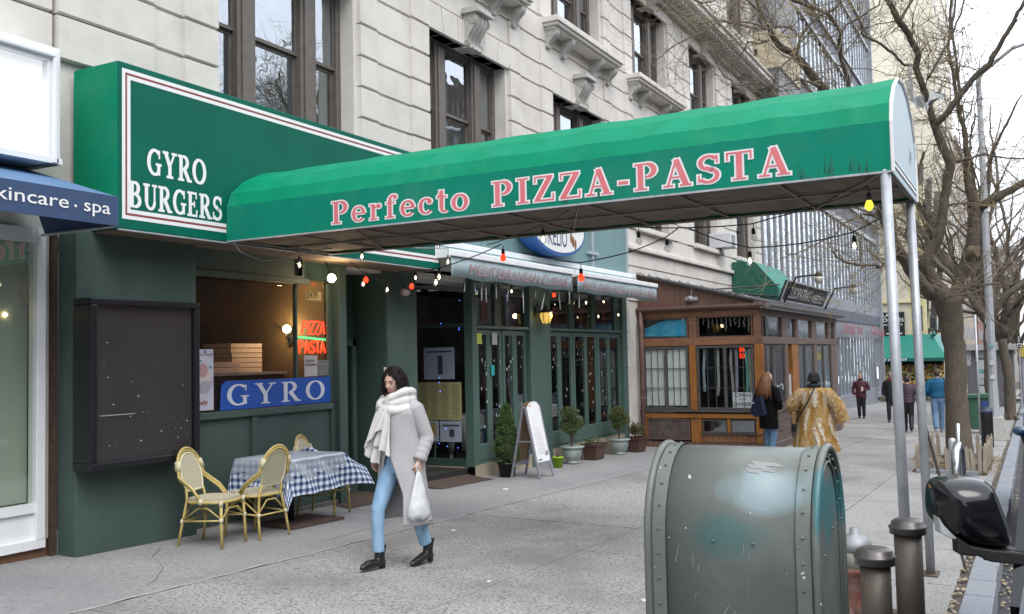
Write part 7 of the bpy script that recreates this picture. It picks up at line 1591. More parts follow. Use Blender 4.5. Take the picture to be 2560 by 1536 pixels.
    for i in range(170):
        x_ = rnd.uniform(-.062, .066); zz_ = rnd.uniform(-.004, .040); q = R @ Vector((x_, -.068 * sqrt(max(.05, 1 - (x_ / .085) ** 2)) + zz_ * .9, .084 - 8 * x_ * x_ + zz_)) + Vector(hc); a0 = rnd.uniform(0, 6); sd_ = 1 if x_ > -.01 else -1
        b.tube([q + Vector((sd_ * .006 * k + .007 * cos(a0 + k * 1.2), .004 * k + .007 * sin(a0 + k * 1.2), .004 - .004 * k)) for k in range(8)], [.0042] * 7 + [.002], 4)
    for i in range(16):
        q = R @ Vector((-.062 + rnd.uniform(-.01, .01), -.045 + rnd.uniform(-.02, .02), .03)) + Vector(hc); b.tube([q + Vector((.008 * sin(k), .008 * cos(k * 1.3), -.018 * k)) for k in range(6)], .005, 5)
    b.build('hair', M_hair, t, True, local=True)
    # carrier bag held in her left hand
    mw = t.matrix_basis if False else (Matrix.Translation(base) @ Matrix.Rotation(radians(-98), 4, 'Z'))
    h = mw @ Vector((.245, -.045, .83)); bgt = thing('carrier_bag', 'white plastic carrier bag hanging from the hand of the woman in the grey coat', 'bag', h)
    dx = mw.to_3x3() @ Vector((0, 1, 0)); dy = mw.to_3x3() @ Vector((1, 0, 0)); b = MB(); n = 22; vs = []
    lv = [(0.0, .016, .012), (-.08, .045, .022), (-.17, .075, .04), (-.27, .10, .058), (-.35, .112, .066), (-.39, .095, .055), (-.405, .04, .03)]
    for (z, a, c) in lv:
        for k in range(n): an = 2 * pi * k / n; w_ = 1 + .10 * sin(an * 4 + z * 20) + .05 * sin(an * 9 + z * 31); vs.append(h + dx * a * w_ * cos(an) + dy * c * w_ * sin(an) + Vector((0, 0, z + .012 * sin(an * 3 + z * 14))))
    b.add(vs, [(i * n + k, i * n + (k + 1) % n, (i + 1) * n + (k + 1) % n, (i + 1) * n + k) for i in range(len(lv) - 1) for k in range(n)] + [tuple((len(lv) - 1) * n + k for k in range(n))])
    bo = b.build('bag_body', mat('white_polythene', (.72, .74, .75), .35, var=.2, scale=14, bump=.22, bscale=13), bgt, True)
    MB().tube([h + dx * .02, h + dx * .012 + Vector((0, 0, .05)), h + Vector((0, 0, .075)), h - dx * .012 + Vector((0, 0, .05)), h - dx * .02], .006, 6).build('handle', MATS['white_polythene'], bgt, True)
heroine()

# ---- people farther down the pavement
M_bfur = mat('black_fur', (.006, .0055, .006), .8, spec=.15, var=.5, scale=40, bump=.6, bscale=90, local=True)
M_aub = mat('auburn_hair', (.20, .075, .025), .5, col2=(.10, .04, .018), scale=9, stretch=(5, 5, .6), local=True)
def fur_tufts(t, mb, m, n, surf, l):
    b = MB()
    for i in range(n):
        p, nr = surf(); p = Vector(p); nr = Vector(nr).normalized(); d = (nr * .5 + Vector((random.gauss(0, .2), random.gauss(0, .2), -.8))).normalized(); s_ = d.cross(nr).normalized() * l * .085
        b.add([p + s_, p - s_, p + d * l * random.uniform(.6, 1.2)], [(0, 1, 2)])
    b.build('fur', m, t, kind='stuff', local=True)
p = Vector((19.35, 4.62, 0)); p.z = gz(p.x, p.y)
t, P, hc, s = person('woman with long wavy auburn hair and black fur coat standing by the tavern', p, radians(62), 1.68, M_bfur, 1.16, .34, M_jean2, .05, 1, 'long', .0, M_aub, yaw=radians(-95),
       arms=[((-.30, .03, 1.14), (-.22, -.10, .98)), ((.30, .04, 1.14), (.24, -.06, .92))], voxel=.016)
b = MB()
for k in range(60):
    a = random.uniform(-1.5, 1.5); x0 = .085 * sin(a); y0 = .03 + .075 * cos(a); L = random.uniform(.38, .52); w_ = random.uniform(.6, 1.5)
    b.tube([(x0 * .8, y0 * .8 - .01, 1.66), (x0 * 1.15, y0 * 1.25, 1.56), (x0 * 1.5 + .01 * sin(k), y0 * 1.6 + .03, 1.42), (x0 * 1.9 + .02 * sin(k * 2), y0 * 1.6 + .05, 1.30), (x0 * 1.8 + .03 * sin(k * 3), y0 * 1.7 + .04, 1.66 - L)], [.018, .024, .024, .022, .006], 6, flat=.7)
b.build('long_hair', M_aub, t, True, local=True)
bag = thing('shoulder_bag', 'dark blue shoulder bag against the back of the woman in black fur', 'bag', p, None, radians(62))
b = MB(); b.prism([(-.06, .17, 1.22), (.14, .20, 1.16), (.24, .19, .88), (.10, .19, .80), (-.14, .17, .86)], (0, .09, 0)); fuse('bag_body', b, mat('navy_leather', (.012, .018, .045), .4), bag, .012, 3)
MB().tube([(-.05, .2, 1.2), (-.12, .08, 1.42), (-.14, -.02, 1.44), (-.10, -.12, 1.3)], .009, 6).build('strap', MATS['navy_leather'], bag, True, local=True); MB().ball((.12, .30, 1.08), .018, 8, 6).build('clasp', M_galv, bag, True, local=True)

def furcoat():
    loc = Vector((18.2, 3.50, 0)); loc.z = gz(loc.x, loc.y)
    m = mat('golden_fur', (.50, .29, .075), .85, col2=(.38, .19, .04), scale=2.2, stretch=(5, 5, .7), bump=.7, bscale=60, local=True, dirt=(.72, .64, .46), dirt_amt=.8, dirt_scale=3.2)
    N = m.node_tree.nodes
    for n_ in N:
        if n_.type == 'TEX_NOISE' and abs(n_.inputs['Scale'].default_value - 3.2) < .01:
            tc_ = N.new('ShaderNodeTexCoord'); mp_ = N.new('ShaderNodeMapping'); mp_.inputs['Scale'].default_value = (3.6, 3.6, .8); m.node_tree.links.new(tc_.outputs['Object'], mp_.inputs[0]); m.node_tree.links.new(mp_.outputs[0], n_.inputs['Vector'])
    M_cream = mat('cream_fur', (.74, .67, .55), .85, bump=.6, bscale=60, local=True)
    arms = [((-.42, .04, 1.06), (-.47, -.02, .80)), ((.40, .02, 1.12), (.36, -.16, .98))]
    t, P, hc, s = person('woman seen from behind in a long golden fur coat and black cap', loc, radians(95), 1.66, m, 1.3, .62, M_boot, .16, 1, 'short', .0, M_black, arms=arms, voxel=.02, yaw=0)
    nz_, na = 34, 64; vs = []
    def R_(u, ph): k = u; return (.215 + .20 * k ** 1.15) * (1 + .07 * sin(ph * 7 + 1) * k + .04 * sin(ph * 15 + u * 5) * k), (.17 + .17 * k) * (1 + .07 * sin(ph * 7 + 1) * k)
    for i in range(nz_ + 1):
        u = i / nz_; z = 1.36 - 1.10 * u
        for q in range(na): ph = 2 * pi * q / na; rx, ry_ = R_(u, ph); vs.append((rx * cos(ph), .03 * u + ry_ * sin(ph), z - .10 * u * max(0, -cos(ph)) * 0 + (-.10 * u if cos(ph) > .3 else 0) * (cos(ph) - .3)))
    MB().add(vs, [(i * na + q, i * na + (q + 1) % na, (i + 1) * na + (q + 1) % na, (i + 1) * na + q) for i in range(nz_) for q in range(na)]).build('coat_skirt', m, t, True, local=True)
    def surf():
        u = random.random(); ph = random.uniform(0, 2 * pi); rx, ry_ = R_(u, ph); return (rx * cos(ph), .03 * u + ry_ * sin(ph), 1.36 - 1.1 * u + (-.10 * u * (cos(ph) - .3) if cos(ph) > .3 else 0)), (cos(ph), sin(ph), .1)
    fur_tufts(t, None, m, 15000, surf, .042)
    for (a, b_, sd) in ((Vector(arms[0][0]), Vector(arms[0][1]), -1), (Vector(arms[1][0]), Vector(arms[1][1]), 1)):
        b = MB(); b.tube([(sd * .19, .01, 1.36), (sd * .27, .02, 1.24), a, b_], [.10, .12, .125, .135], 14); fuse('sleeve', b, m, t, .02, 2)
    sp_ = [(pi / 2 + .95, .02, .20, .16), (pi / 2, .0, .24, .17), (pi / 2 - .85, .0, .18, .2), (pi / 2 + .4, .45, .80, .07), (pi / 2 - .35, .3, .6, .06), (pi / 2 + 1.1, .4, .85, .09), (pi / 2 - 1.0, .5, .9, .07), (pi / 2 + .1, .6, .95, .05)]
    def surf2():
        a0, u0, u1, w_ = random.choice(sp_); q = min(1, max(0, random.gauss(.5, .3))); u = u0 + (u1 - u0) * q; ph = a0 + .10 * sin(u * 9) + random.gauss(0, w_ * (1 - .6 * q)); rx, ry_ = R_(u, ph); return ((rx + .012) * cos(ph), .03 * u + (ry_ + .012) * sin(ph), 1.36 - 1.1 * u + (-.10 * u * (cos(ph) - .3) if cos(ph) > .3 else 0)), (cos(ph), sin(ph), .1)
    fur_tufts(t, None, M_cream, 1700, surf2, .05)
    def surf3():
        k = random.choice(((-1, arms[0]), (1, arms[1]))); q = random.random() ** 1.2; a = Vector((k[0] * .25, .02, 1.28)).lerp(Vector(k[1][0]), min(1, q * 1.6)) if q < .6 else Vector(k[1][0]).lerp(Vector(k[1][1]), (q - .6) / .4)
        n = Vector((random.gauss(0, 1), abs(random.gauss(0, 1)), random.gauss(0, .4))).normalized(); return a + n * .125, n
    fur_tufts(t, None, m, 2600, surf3, .05); fur_tufts(t, None, M_cream, 600, surf3, .05)
    b = MB(); b.ball((0, .0, 1.60), .112, 18, 12, (.95, 1.05, .95)); b.tube([(0, 0, 1.52), (0, 0, 1.57)], [.12, .118], 18); b.ball((0, .02, 1.44), .12, 14, 8, (1.15, 1, .45)); fuse('black_cap', b, mat('cap_cloth', (.012, .012, .014), .8), t, .012, 2)
    MB().prism([(-.08, -.09, 1.555), (.08, -.09, 1.555), (.07, -.19, 1.54), (-.07, -.19, 1.54)], (0, 0, .012)).build('cap_peak', MATS['cap_cloth'], t, local=True)
    MB().tube([(-.03, .17, 1.42), (.10, .26, 1.15), (.24, .26, .92), (.33, .12, .82)], .013, 6).build('bag_strap', M_black, t, True, local=True)
    b = MB(); b.obox((.36, .05, .86), (.04, 0, 0), (0, .13, 0), (0, 0, .11)); fuse('small_bag', b, mat('tan_bag', (.20, .12, .05), .5), t, .015, 3)
furcoat()
M_burg = mat('burgundy_quilt', (.085, .016, .024), .6, var=.3, scale=6, local=True)
def quilted(name, c, c2, pitch_=.065):
    m = mat(name, c, .6, var=.2, scale=6, local=True); t = m.node_tree; N = t.nodes; L = t.links; b = N['Principled BSDF']
    tc_ = N.new('ShaderNodeTexCoord'); w_ = N.new('ShaderNodeTexWave'); w_.bands_direction = 'Z'; w_.inputs['Scale'].default_value = .5 / pitch_; w_.inputs['Distortion'].default_value = .6; L.new(tc_.outputs['Object'], w_.inputs[0]); bp = N.new('ShaderNodeBump'); bp.inputs['Strength'].default_value = .6; bp.inputs['Distance'].default_value = .012; L.new(w_.outputs['Fac'], bp.inputs['Height']); L.new(bp.outputs[0], b.inputs['Normal']); return m
def setp(x, y): return Vector((x, y, gz(x, y)))
t, P, hc, s = person('woman facing us in a burgundy quilted coat and black leggings, pale phone in hand', onG(2155, 1046), radians(-90), 1.66, quilted('burgundy_puffer', (.085, .016, .024), None), 1.12, .47, M_boot, .05, 1, 'bun', .0, mat('fair_hair', (.25, .17, .10), .6),
   arms=[((-.29, .05, 1.12), (-.27, -.03, .90)), ((.29, .04, 1.12), (.12, -.2, 1.08))], voxel=.018)
BX('phone', (.05, -.24, 1.06), (.11, -.22, 1.18), M_wht, t, local=True); b = MB(); b.ball((0, .0, 1.46), .1, 12, 8, (1.1, 1, .5)); fuse('collar', b, M_black, t, .015, 2)
q = onG(2232, 1056)
t, P, hc, s = person('person in a long black coat and dark red scarf, half hidden behind the pole', q, radians(-92), 1.72, mat('black_wool', (.014, .014, .016), .9), 1.15, .40, M_black, .12, -1, 'short', .0, mat('grey_hair', (.2, .19, .18), .7), voxel=.02)
b = MB(); b.ball((0, -.03, 1.46), .105, 12, 8, (1.1, 1, .6)); fuse('scarf', b, mat('scarf_red', (.22, .03, .03), .8), t, .015, 2); MB().box((-.07, -.125, 1.585), (.07, -.105, 1.615)).build('sunglasses', M_black, t, local=True)
b = MB(); b.obox((-.30, -.1, .80), (.09, 0, 0), (0, .07, 0), (0, 0, .09)); fuse('handbag', b, mat('bag_snake', (.2, .17, .12), .6, var=.6, scale=30), t, .014, 2)
q = onG(2272, 1082)
t, P, hc, s = person('person walking away in a dark purple padded jacket, between the two canopy poles', q, radians(92), 1.60, quilted('purple_puffer', (.04, .018, .035), None), 1.18, .52, M_black, .14, 1, 'short', .0, mat('dark_hair', (.03, .022, .02), .6),
   arms=[((-.31, .05, 1.14), (-.33, -.02, .95)), ((.31, .08, 1.14), (.36, .10, .93))], voxel=.018, lean=.12)
q = onG(2348, 1082)
t, P, hc, s = person('man walking away in a bright blue sweater with white shirt tails and blue jeans', q, radians(100), 1.80, mat('blue_sweater', (.006, .10, .21), .85, var=.15, scale=20, bump=.3, bscale=120, local=True), 1.16, .56, M_jean2, .18, -1, 'short', .0, mat('brown_hair', (.07, .035, .022), .6),
   arms=[((-.31, .05, 1.13), (-.36, .0, .90)), ((.29, .02, 1.13), (.24, -.16, .98))], voxel=.018, shoe_m=mat('shoe_grey', (.3, .3, .3), .6))
b = MB(); b.tube([(0, -.0, 1.43), (0, -.01, 1.475)], [.085, .072], 14); b.tube([(-.34, .0, .95), (-.36, 0, .90)], [.052, .05], 10); b.build('white_shirt', M_wht, t, True, local=True)
q = onG(2366, 1046)
t, P, hc, s = person('person in a white cap and navy jacket by the fruit stall, mostly behind the tree', Vector((60, 4.6, gz(60, 4.6))), radians(-95), 1.72, mat('navy_cloth', (.015, .022, .05), .8), 1.15, .5, M_black, .1, 1, 'short', .0, MATS['dark_hair'], voxel=.024)
b = MB(); b.ball((0, 0, 1.64), .1, 12, 8, (1, 1, .7)); b.build('white_cap', M_wht, t, True, local=True)
# ================================================================== trees
M_bark = mat('tree_bark', (.15, .12, .092), .9, col2=(.085, .068, .054), scale=5, stretch=(6, 6, 1), bump=1., bscale=9, dirt=(.17, .15, .10), dirt_amt=.5, dirt_scale=2.5)
M_twg = mat('bare_twig', (.24, .19, .14), .85, col2=(.15, .12, .09), scale=4); M_bud = mat('budding_twig', (.36, .29, .14), .85, col2=(.25, .20, .10), scale=4)
RT = random.Random(11)
def jig(P, k=.35, sub=4, rad=None):
    out = []; rr = []
    for i in range(len(P) - 1):
        a, b = Vector(P[i]), Vector(P[i + 1]); L = (b - a).length
        for j in range(sub):
            u = j / sub; c = a.lerp(b, u)
            if i + j: c += Vector((RT.gauss(0, 1), RT.gauss(0, 1), RT.gauss(0, 1))) * L * .03 * k
            out.append(c); rr.append(rad[i] + (rad[i + 1] - rad[i]) * u)
    out.append(Vector(P[-1])); rr.append(rad[-1]); return out, rr
def twig(mb, p, d, L, r, depth, cnt):
    n = max(3, int(L / .16)); P = [p]; c = p.copy(); d = d.copy()
    for i in range(n):
        d = (d + Vector((RT.gauss(0, .20), RT.gauss(0, .20), RT.gauss(0.03, .18)))).normalized(); c = c + d * L / n; P.append(c)
    mb.tube(P, [r * (1 - .75 * i / n) for i in range(n + 1)], 3, cap=False); cnt[0] += 1
    if depth > 0:
        for k in range(RT.randint(3, 5) if depth > 1 else RT.randint(2, 4)):
            i = RT.randint(1, n); dd = (d * .4 + Vector((RT.gauss(0, .7), RT.gauss(0, .7), RT.gauss(.1, .6)))).normalized()
            twig(mb, P[i], dd, L * RT.uniform(.4, .7), r * .55, depth - 1, cnt)
def tree(lb, trunk, limbs, ntw, tl, grp=None, seed=1, bag=False):
    """trunk/limbs: lists of (x, y, z, r) in world coordinates."""
    global RT; RT = random.Random(seed)
    t = thing('street_tree', lb, 'tree', trunk[0][:3], grp)
    P, rr = jig([q[:3] for q in trunk], .4, 5, [q[3] for q in trunk]); 
    P = [P[0] - Vector((0, 0, .1))] + P; rr = [rr[0] * 1.35] + rr
    tm = MB(); tm.tube(P, rr, 20)
    for k in range(6): a = k * 1.05; tm.tube([P[1] + Vector((0, 0, .35)), P[1] + Vector((cos(a) * rr[1] * .8, sin(a) * rr[1] * .8, .12)), P[1] + Vector((cos(a) * rr[1] * 1.7, sin(a) * rr[1] * 1.7, -.06))], [rr[1] * .7, rr[1] * .45, rr[1] * .2], 8)
    tm.build('trunk', M_bark, t, True)
    all_ = []
    for L in limbs:
        P, rr = jig([q[:3] for q in L], .5, 4, [q[3] for q in L]); MB().tube(P, rr, 10 if rr[0] > .05 else 7).build('limb', M_bark, t, True)
        tot = 0
        for i in range(len(P) - 1): all_.append((P[i], P[i + 1], rr[i], (P[i + 1] - P[i]).length))
    W = [s_[3] * (1.8 if s_[2] < .06 else (1. if s_[2] < .1 else .35)) for s_ in all_]
    mb, mb2, c = MB(), MB(), [0]
    for k in range(ntw):
        a, b, r, l = RT.choices(all_, W)[0]; p = a.lerp(b, RT.random()); ax = (b - a).normalized()
        d = (ax * .5 + Vector((RT.gauss(0, .8), RT.gauss(0, .8), RT.gauss(.25, .7)))).normalized()
        tgt = mb2 if RT.random() < .25 else mb
        twig(tgt, p, d, RT.uniform(.5, 1.) * tl, min(r * .45, RT.uniform(.007, .014)), 2, c)
    mb.build('crown', M_twg, t, kind='stuff'); mb2.build('young_shoots', M_bud, t, kind='stuff')
    return t
def px(l, d0, d1=None):
    n = len(l); d1 = d0 if d1 is None else d1; out = []
    for i, (x, y, r) in enumerate(l):
        d = d0 + (d1 - d0) * i / max(1, n - 1); q = atD(x, y, d); out.append((q.x, q.y, q.z, r * d / FPX))
    return out
D = 18.3
base = onG(2400, 1158); bq = (base.x, base.y, base.z, 33 * D / FPX)
D = (Vector(base)).dot(F)
trunk = [bq] + px([(2393, 1020, 27), (2389, 900, 25), (2380, 810, 27), (2368, 745, 34)], D)
limbs = [
 px([(2372, 770, 26), (2394, 735, 20), (2403, 698, 18), (2419, 650, 17), (2430, 612, 16), (2435, 569, 15), (2437, 531, 14), (2430, 500, 12), (2419, 447, 10), (2418, 407, 8), (2412, 340, 6), (2390, 240, 5), (2372, 120, 4), (2380, -40, 3), (2370, -160, 2)], D, D - .5),
 px([(2436, 545, 13), (2450, 518, 12), (2478, 501, 11), (2518, 480, 10), (2560, 458, 9), (2640, 400, 7), (2760, 330, 5)], D, D - 1),
 px([(2366, 770, 24), (2354, 750, 20), (2327, 698, 17), (2311, 663, 16), (2322, 636, 14), (2345, 596, 13), (2354, 555, 12), (2360, 509, 11.5), (2368, 456, 11), (2377, 410, 12), (2353, 357, 11), (2334, 306, 10)], D, D - .8),
 px([(2336, 310, 10), (2361, 292, 8), (2395, 246, 8), (2432, 198, 7.5), (2474, 158, 7), (2503, 108, 6), (2531, 57, 5), (2560, 5, 4.5), (2600, -80, 3)], D - .8, D - 2),
 px([(2334, 306, 9), (2318, 250, 8.5), (2307, 215, 8), (2290, 170, 8), (2296, 136, 8), (2271, 85, 8), (2245, 51, 8), (2230, 20, 7), (2214, -10, 6.5), (2180, -120, 5)], D - .8, D - 2.2),
 px([(2250, 50, 4), (2266, 25, 3.5), (2284, -5, 3), (2330, -90, 2)], D - 2),
 px([(2280, 164, 4), (2256, 161, 3.5), (2231, 130, 3.5), (2191, 105, 3), (2157, 88, 2.5), (2152, 66, 1.5)], D - 1.5, D - 2.5),
 px([(2330, 735, 20), (2311, 720, 17), (2284, 685, 16), (2262, 650, 15), (2246, 628, 14), (2219, 569, 13), (2206, 531, 13), (2180, 440, 12), (2130, 330, 11.5), (2090, 255, 11), (2050, 212, 11), (2016, 170, 10), (1985, 136, 9.5), (1945, 113, 8), (1923, 74, 6), (1900, 30, 4), (1880, -40, 3)], D, D - 3.5),
 px([(2128, 325, 7), (2121, 201, 5.5), (2108, 165, 5.5), (2101, 136, 5.5), (2099, 100, 5.5), (2104, 85, 5), (2080, 50, 4.5), (2070, 34, 4.5), (2030, 18, 4.5), (1979, 0, 4.5), (1900, -40, 3)], D - 2, D - 3),
 px([(2070, 32, 4), (2092, 18, 3.5), (2101, 4, 3), (2120, -60, 2)], D - 3),
 px([(1990, 138, 5), (1995, 120, 4.5), (2001, 93, 4), (2015, 72, 3.5), (2030, 57, 3.5), (2050, 38, 3), (2072, 31, 3)], D - 3),
 px([(2001, 93, 3), (1973, 68, 2.8), (1950, 66, 2.6), (1922, 71, 2.4), (1880, 60, 2), (1800, 52, 1.6), (1740, 58, 1.2)], D - 3, D - 4),
 px([(2104, 82, 2.6), (2115, 62, 2.6), (2150, 44, 2.4), (2174, 26, 2.2), (2197, 14, 2), (2204, -20, 1.5)], D - 3),
 px([(2400, 245, 4), (2395, 180, 3.5), (2382, 60, 3), (2392, -20, 2.4)], D - 1), px([(2318, 200, 3), (2350, 140, 3), (2380, 90, 2.6), (2405, 20, 2.2), (2420, -40, 1.6)], D - 1),
 px([(2240, 650, 4), (2221, 655, 4), (2201, 670, 4), (2189, 663, 3.4), (2153, 664, 3.2), (2112, 655, 3), (2092, 643, 2.6), (2080, 627, 1.6)], D - 1, D - 2),
 px([(2210, 545, 3), (2160, 536, 3), (2120, 552, 2.4), (2085, 590, 2), (2040, 612, 1.8), (1985, 635, 1.6), (1950, 648, 1.2)], D - 1, D - 3),
 px([(2050, 215, 4), (2000, 196, 2.4), (1960, 215, 2.2), (1930, 225, 2), (1900, 206, 2), (1845, 214, 1.8), (1810, 190, 1.4), (1780, 140, 1.2)], D - 3, D - 4),
 px([(1923, 74, 3), (1880, 68, 2.6), (1800, 52, 2.2), (1740, 90, 1.8), (1690, 110, 1.6), (1640, 150, 1.2)], D - 3.6, D - 5), px([(1900, 30, 3), (1840, -20, 2.4), (1760, 10, 2), (1700, -10, 1.6), (1640, 30, 1.2)], D - 3.6, D - 5),
 px([(1923, 100, 2.6), (1900, 110, 2.4), (1870, 105, 2.2), (1858, 130, 1.8), (1840, 155, 1.4)], D - 3.5), px([(1990, 135, 2), (1940, 180, 2), (1926, 250, 1.8)], D - 3.5),
 px([(2330, 600, 6), (2316, 540, 6), (2290, 500, 5), (2284, 470, 4.5), (2300, 420, 4), (2310, 380, 3)], D), px([(2330, 640, 5), (2290, 660, 4.5)], D),
 px([(2380, 405, 4), (2420, 398, 3), (2460, 385, 2.6), (2520, 398, 2.2), (2580, 395, 2)], D - .5), px([(2362, 515, 3.4), (2400, 508, 3), (2460, 515, 2.6)], D - .3),
 px([(2360, 745, 4), (2395, 735, 3.4), (2410, 716, 3), (2450, 714, 2.4), (2500, 708, 1.6)], D - .8),
]
tree('thick forked bare street tree inside the picket fence, branches spreading over the canopy', trunk, limbs, 480, 1.5, 'bare street trees', 5)
# the stub scar on the right stem and a torn bag in the branches
q = atD(2425, 630, D - .35); sc_o = MB().tube([q, q + Vector((-.05, -.12, 0))], [.11, .10], 16).build('pruned_branch_stub', mat('cut_wood', (.20, .15, .10), .9, var=.3), None); sc_o['label'] = 'round pruned stub on the right stem of the forked tree'; sc_o['category'] = 'branch stub'
mb = MB(); M_shred = mat('shredded_bag', (.55, .57, .60), .6, alpha=.7)
def strip(P, w_):
    P = [atD(x, y, D - 1.6) for x, y in P]; vs = []
    for i, p_ in enumerate(P): a = i * .9; vs += [p_ + Vector((.3 * w_, w_ * cos(a), w_ * .6 * sin(a))), p_ - Vector((.3 * w_, w_ * cos(a), w_ * .6 * sin(a)))]
    mb.add(vs, [(2 * i, 2 * i + 1, 2 * i + 3, 2 * i + 2) for i in range(len(P) - 1)])
strip([(2275, 165), (2274, 195), (2278, 225), (2290, 250), (2310, 262)], .05); strip([(2272, 200), (2276, 240), (2290, 262), (2300, 270)], .07); strip([(2292, 240), (2305, 262), (2322, 270), (2336, 252), (2345, 232), (2352, 240)], .12); strip([(2284, 245), (2300, 268), (2318, 262), (2340, 246)], .10)
o = mb.build('torn_plastic_bag', M_shred, None, True); o['label'] = 'torn whitish plastic bag snagged in the forked tree above the canopy end'; o['category'] = 'bag'
# trees farther along the kerb
def simple_tree(lb, x, y, H, r, seed, nt=120, n=7, split=2.4):
    rg = random.Random(seed); g = gz(x, y); tr = [(x, y, g, r), (x + rg.gauss(0, .05), y, g + split * .5, r * .85), (x + rg.gauss(0, .1), y + rg.gauss(0, .05), g + split, r * .8)]
    lm = []
    for k in range(n):
        a = rg.uniform(0, 6.28); P = [tr[2]]; c = Vector(tr[2][:3]); rr = r * rg.uniform(.4, .7); d = Vector((cos(a) * .5, sin(a) * .5, 1)).normalized(); m_ = 7
        for i in range(m_): d = (d + Vector((rg.gauss(0, .25), rg.gauss(0, .25), rg.gauss(.08, .15)))).normalized(); c = c + d * (H - split) / m_ * rg.uniform(.8, 1.2); P.append((c.x, c.y, c.z, rr * (1 - .8 * (i + 1) / m_)))
        lm.append(P)
        for q in range(3):
            i0 = rg.randint(1, 4); c2 = Vector(P[i0][:3]); d2 = Vector((rg.gauss(0, 1), rg.gauss(0, 1), .5)).normalized(); P2 = [P[i0][:3] + (P[i0][3] * .6,)]
            for i in range(4): d2 = (d2 + Vector((rg.gauss(0, .25), rg.gauss(0, .25), rg.gauss(.1, .2)))).normalized(); c2 = c2 + d2 * (H - split) * .13; P2.append((c2.x, c2.y, c2.z, P[i0][3] * .6 * (1 - .2 * (i + 1))))
            lm.append(P2)
    tree(lb, tr, lm, nt, 1.3 * H / 9, 'bare street trees', seed)
simple_tree('slim bare tree directly behind the bus stop sign', 34.0, 1.15, 11, .17, 21, 260, 8, 3.4)
simple_tree('bare kerbside tree with spreading roots just right of the lamp post', 40.0, .72, 12, .2, 22, 240, 9, 3.0)
simple_tree('farther bare tree behind the news kiosk', 63.5, 1.2, 14, .22, 23, 200, 9, 3.5)
simple_tree('most distant bare tree at the far right of the street', 84, .6, 15, .22, 24, 160, 9, 3.5)

# ================================================================== next block: corner market, towers, brick houses
X2 = 78.
M_cream = mat('cream_painted_wall', (.56, .51, .38), .8, col2=(.50, .46, .35), scale=1.5, bump=.1, dirt=(.38, .35, .28), dirt_amt=.3); M_trim = mat('yellow_trim', (.60, .54, .28), .7, var=.12); M_bwin = mat('far_window_dark', (.06, .065, .075), .3, spec=.8)
M_pale = mat('pale_brick_tower', (.66, .61, .48), .85, col2=(.60, .55, .44), scale=.4, bump=.05, dirt=(.44, .40, .33), dirt_amt=.5, dirt_scale=.25)
cm_ = thing('corner_market', 'cream painted corner building with yellow trim and bay windows over the green market awning', 'building', (85, 10, -3.7))
zr = 13.0
yq = onX(2275, 800, X2).y
BX('wall', (X2, yq, -5), (108, 24, zr), M_cream, cm_)
for z in (3.45, 6.9, 10.3): BX('string_course', (X2 - .18, yq - .2, z), (108, 24, z + .16), M_trim, cm_)
BX('cornice', (X2 - .4, yq - .45, zr - .4), (108, 24, zr), M_trim, cm_)
for k in range(3):
    for y in (11.0, 14.2, 17.4): w_ = BX('window', (X2 - .05, y, 1.4 + k * 3.45), (X2 + .02, y + 1.2, 3.2 + k * 3.45), M_trim, cm_); BX('pane', (X2 - .07, y + .12, 1.5 + k * 3.45), (X2 - .05, y + 1.08, 3.1 + k * 3.45), M_bwin, w_)
    for j in range(8):
        x = 79.6 + j * 3.5; w_ = BX('window', (x, yq - .06, 1.4 + k * 3.45), (x + 1.4, yq + .02, 3.2 + k * 3.45), M_trim, cm_); BX('pane', (x + .12, yq - .09, 1.5 + k * 3.45), (x + 1.28, yq - .06, 3.1 + k * 3.45), M_bwin, w_)
bw = BX('corner_bay', (X2 + .3, yq - 1.0, .9), (X2 + 2.4, yq, zr - .5), M_trim, cm_)
for k in range(4): BX('pane', (X2 + .27, yq - .85, 1.3 + k * 3.2), (X2 + .3, yq - .2, 3.2 + k * 3.2), M_bwin, bw)
a, b = onX(2204, 782, X2 - .1), onX(2262, 822, X2 - .1)
ls = thing('law_office_sign', 'black board reading LAW OFFICES with small lines and an arrow on the cream wall', 'sign', (X2 - .1, (a.y + b.y) / 2, b.z)); BX('board', (X2 - .14, b.y, b.z - .75), (X2, a.y, a.z), M_black, ls)
for i, (tx, hh, f) in enumerate((('LAW', .26, .55), ('OFFICES', .26, .92))): w_ = (a.y - b.y) * f; sans('lettering', tx, M_wht, ls, (X2 - .16, a.y - .08, a.z - .36 - i * .36), (0, -1, 0), (0, 0, 1), w_, hh)
sans('lettering', 'SECOND FLOOR', M_wht, ls, (X2 - .16, a.y - .1, a.z - 1.0), (0, -1, 0), (0, 0, 1), (a.y - b.y) * .85, .1)
MB().bar((X2 - .16, a.y - .3, b.z - .35), (X2 - .16, b.y + .2, b.z - .35), .02, .07).build('arrow', M_wht, ls)
a, b = onX(2205, 821, X2 - .1), onX(2222, 834, X2 - .1); cv = thing('red_white_sign', 'small white sign with red CVS letters above a red strip beside the law office board', 'sign', a); BX('board', (X2 - .12, b.y, b.z), (X2 - .02, a.y, a.z), M_wht, cv); sans('lettering', 'CVS', mat('cvs_red', (.5, .02, .02), .5), cv, (X2 - .13, a.y - .05, b.z + .12), (0, -1, 0), (0, 0, 1), a.y - b.y - .1, .22, bold=.02); BX('strip', (X2 - .12, b.y, b.z - .16), (X2 - .02, a.y + .05, b.z), MATS['cvs_red'], cv)
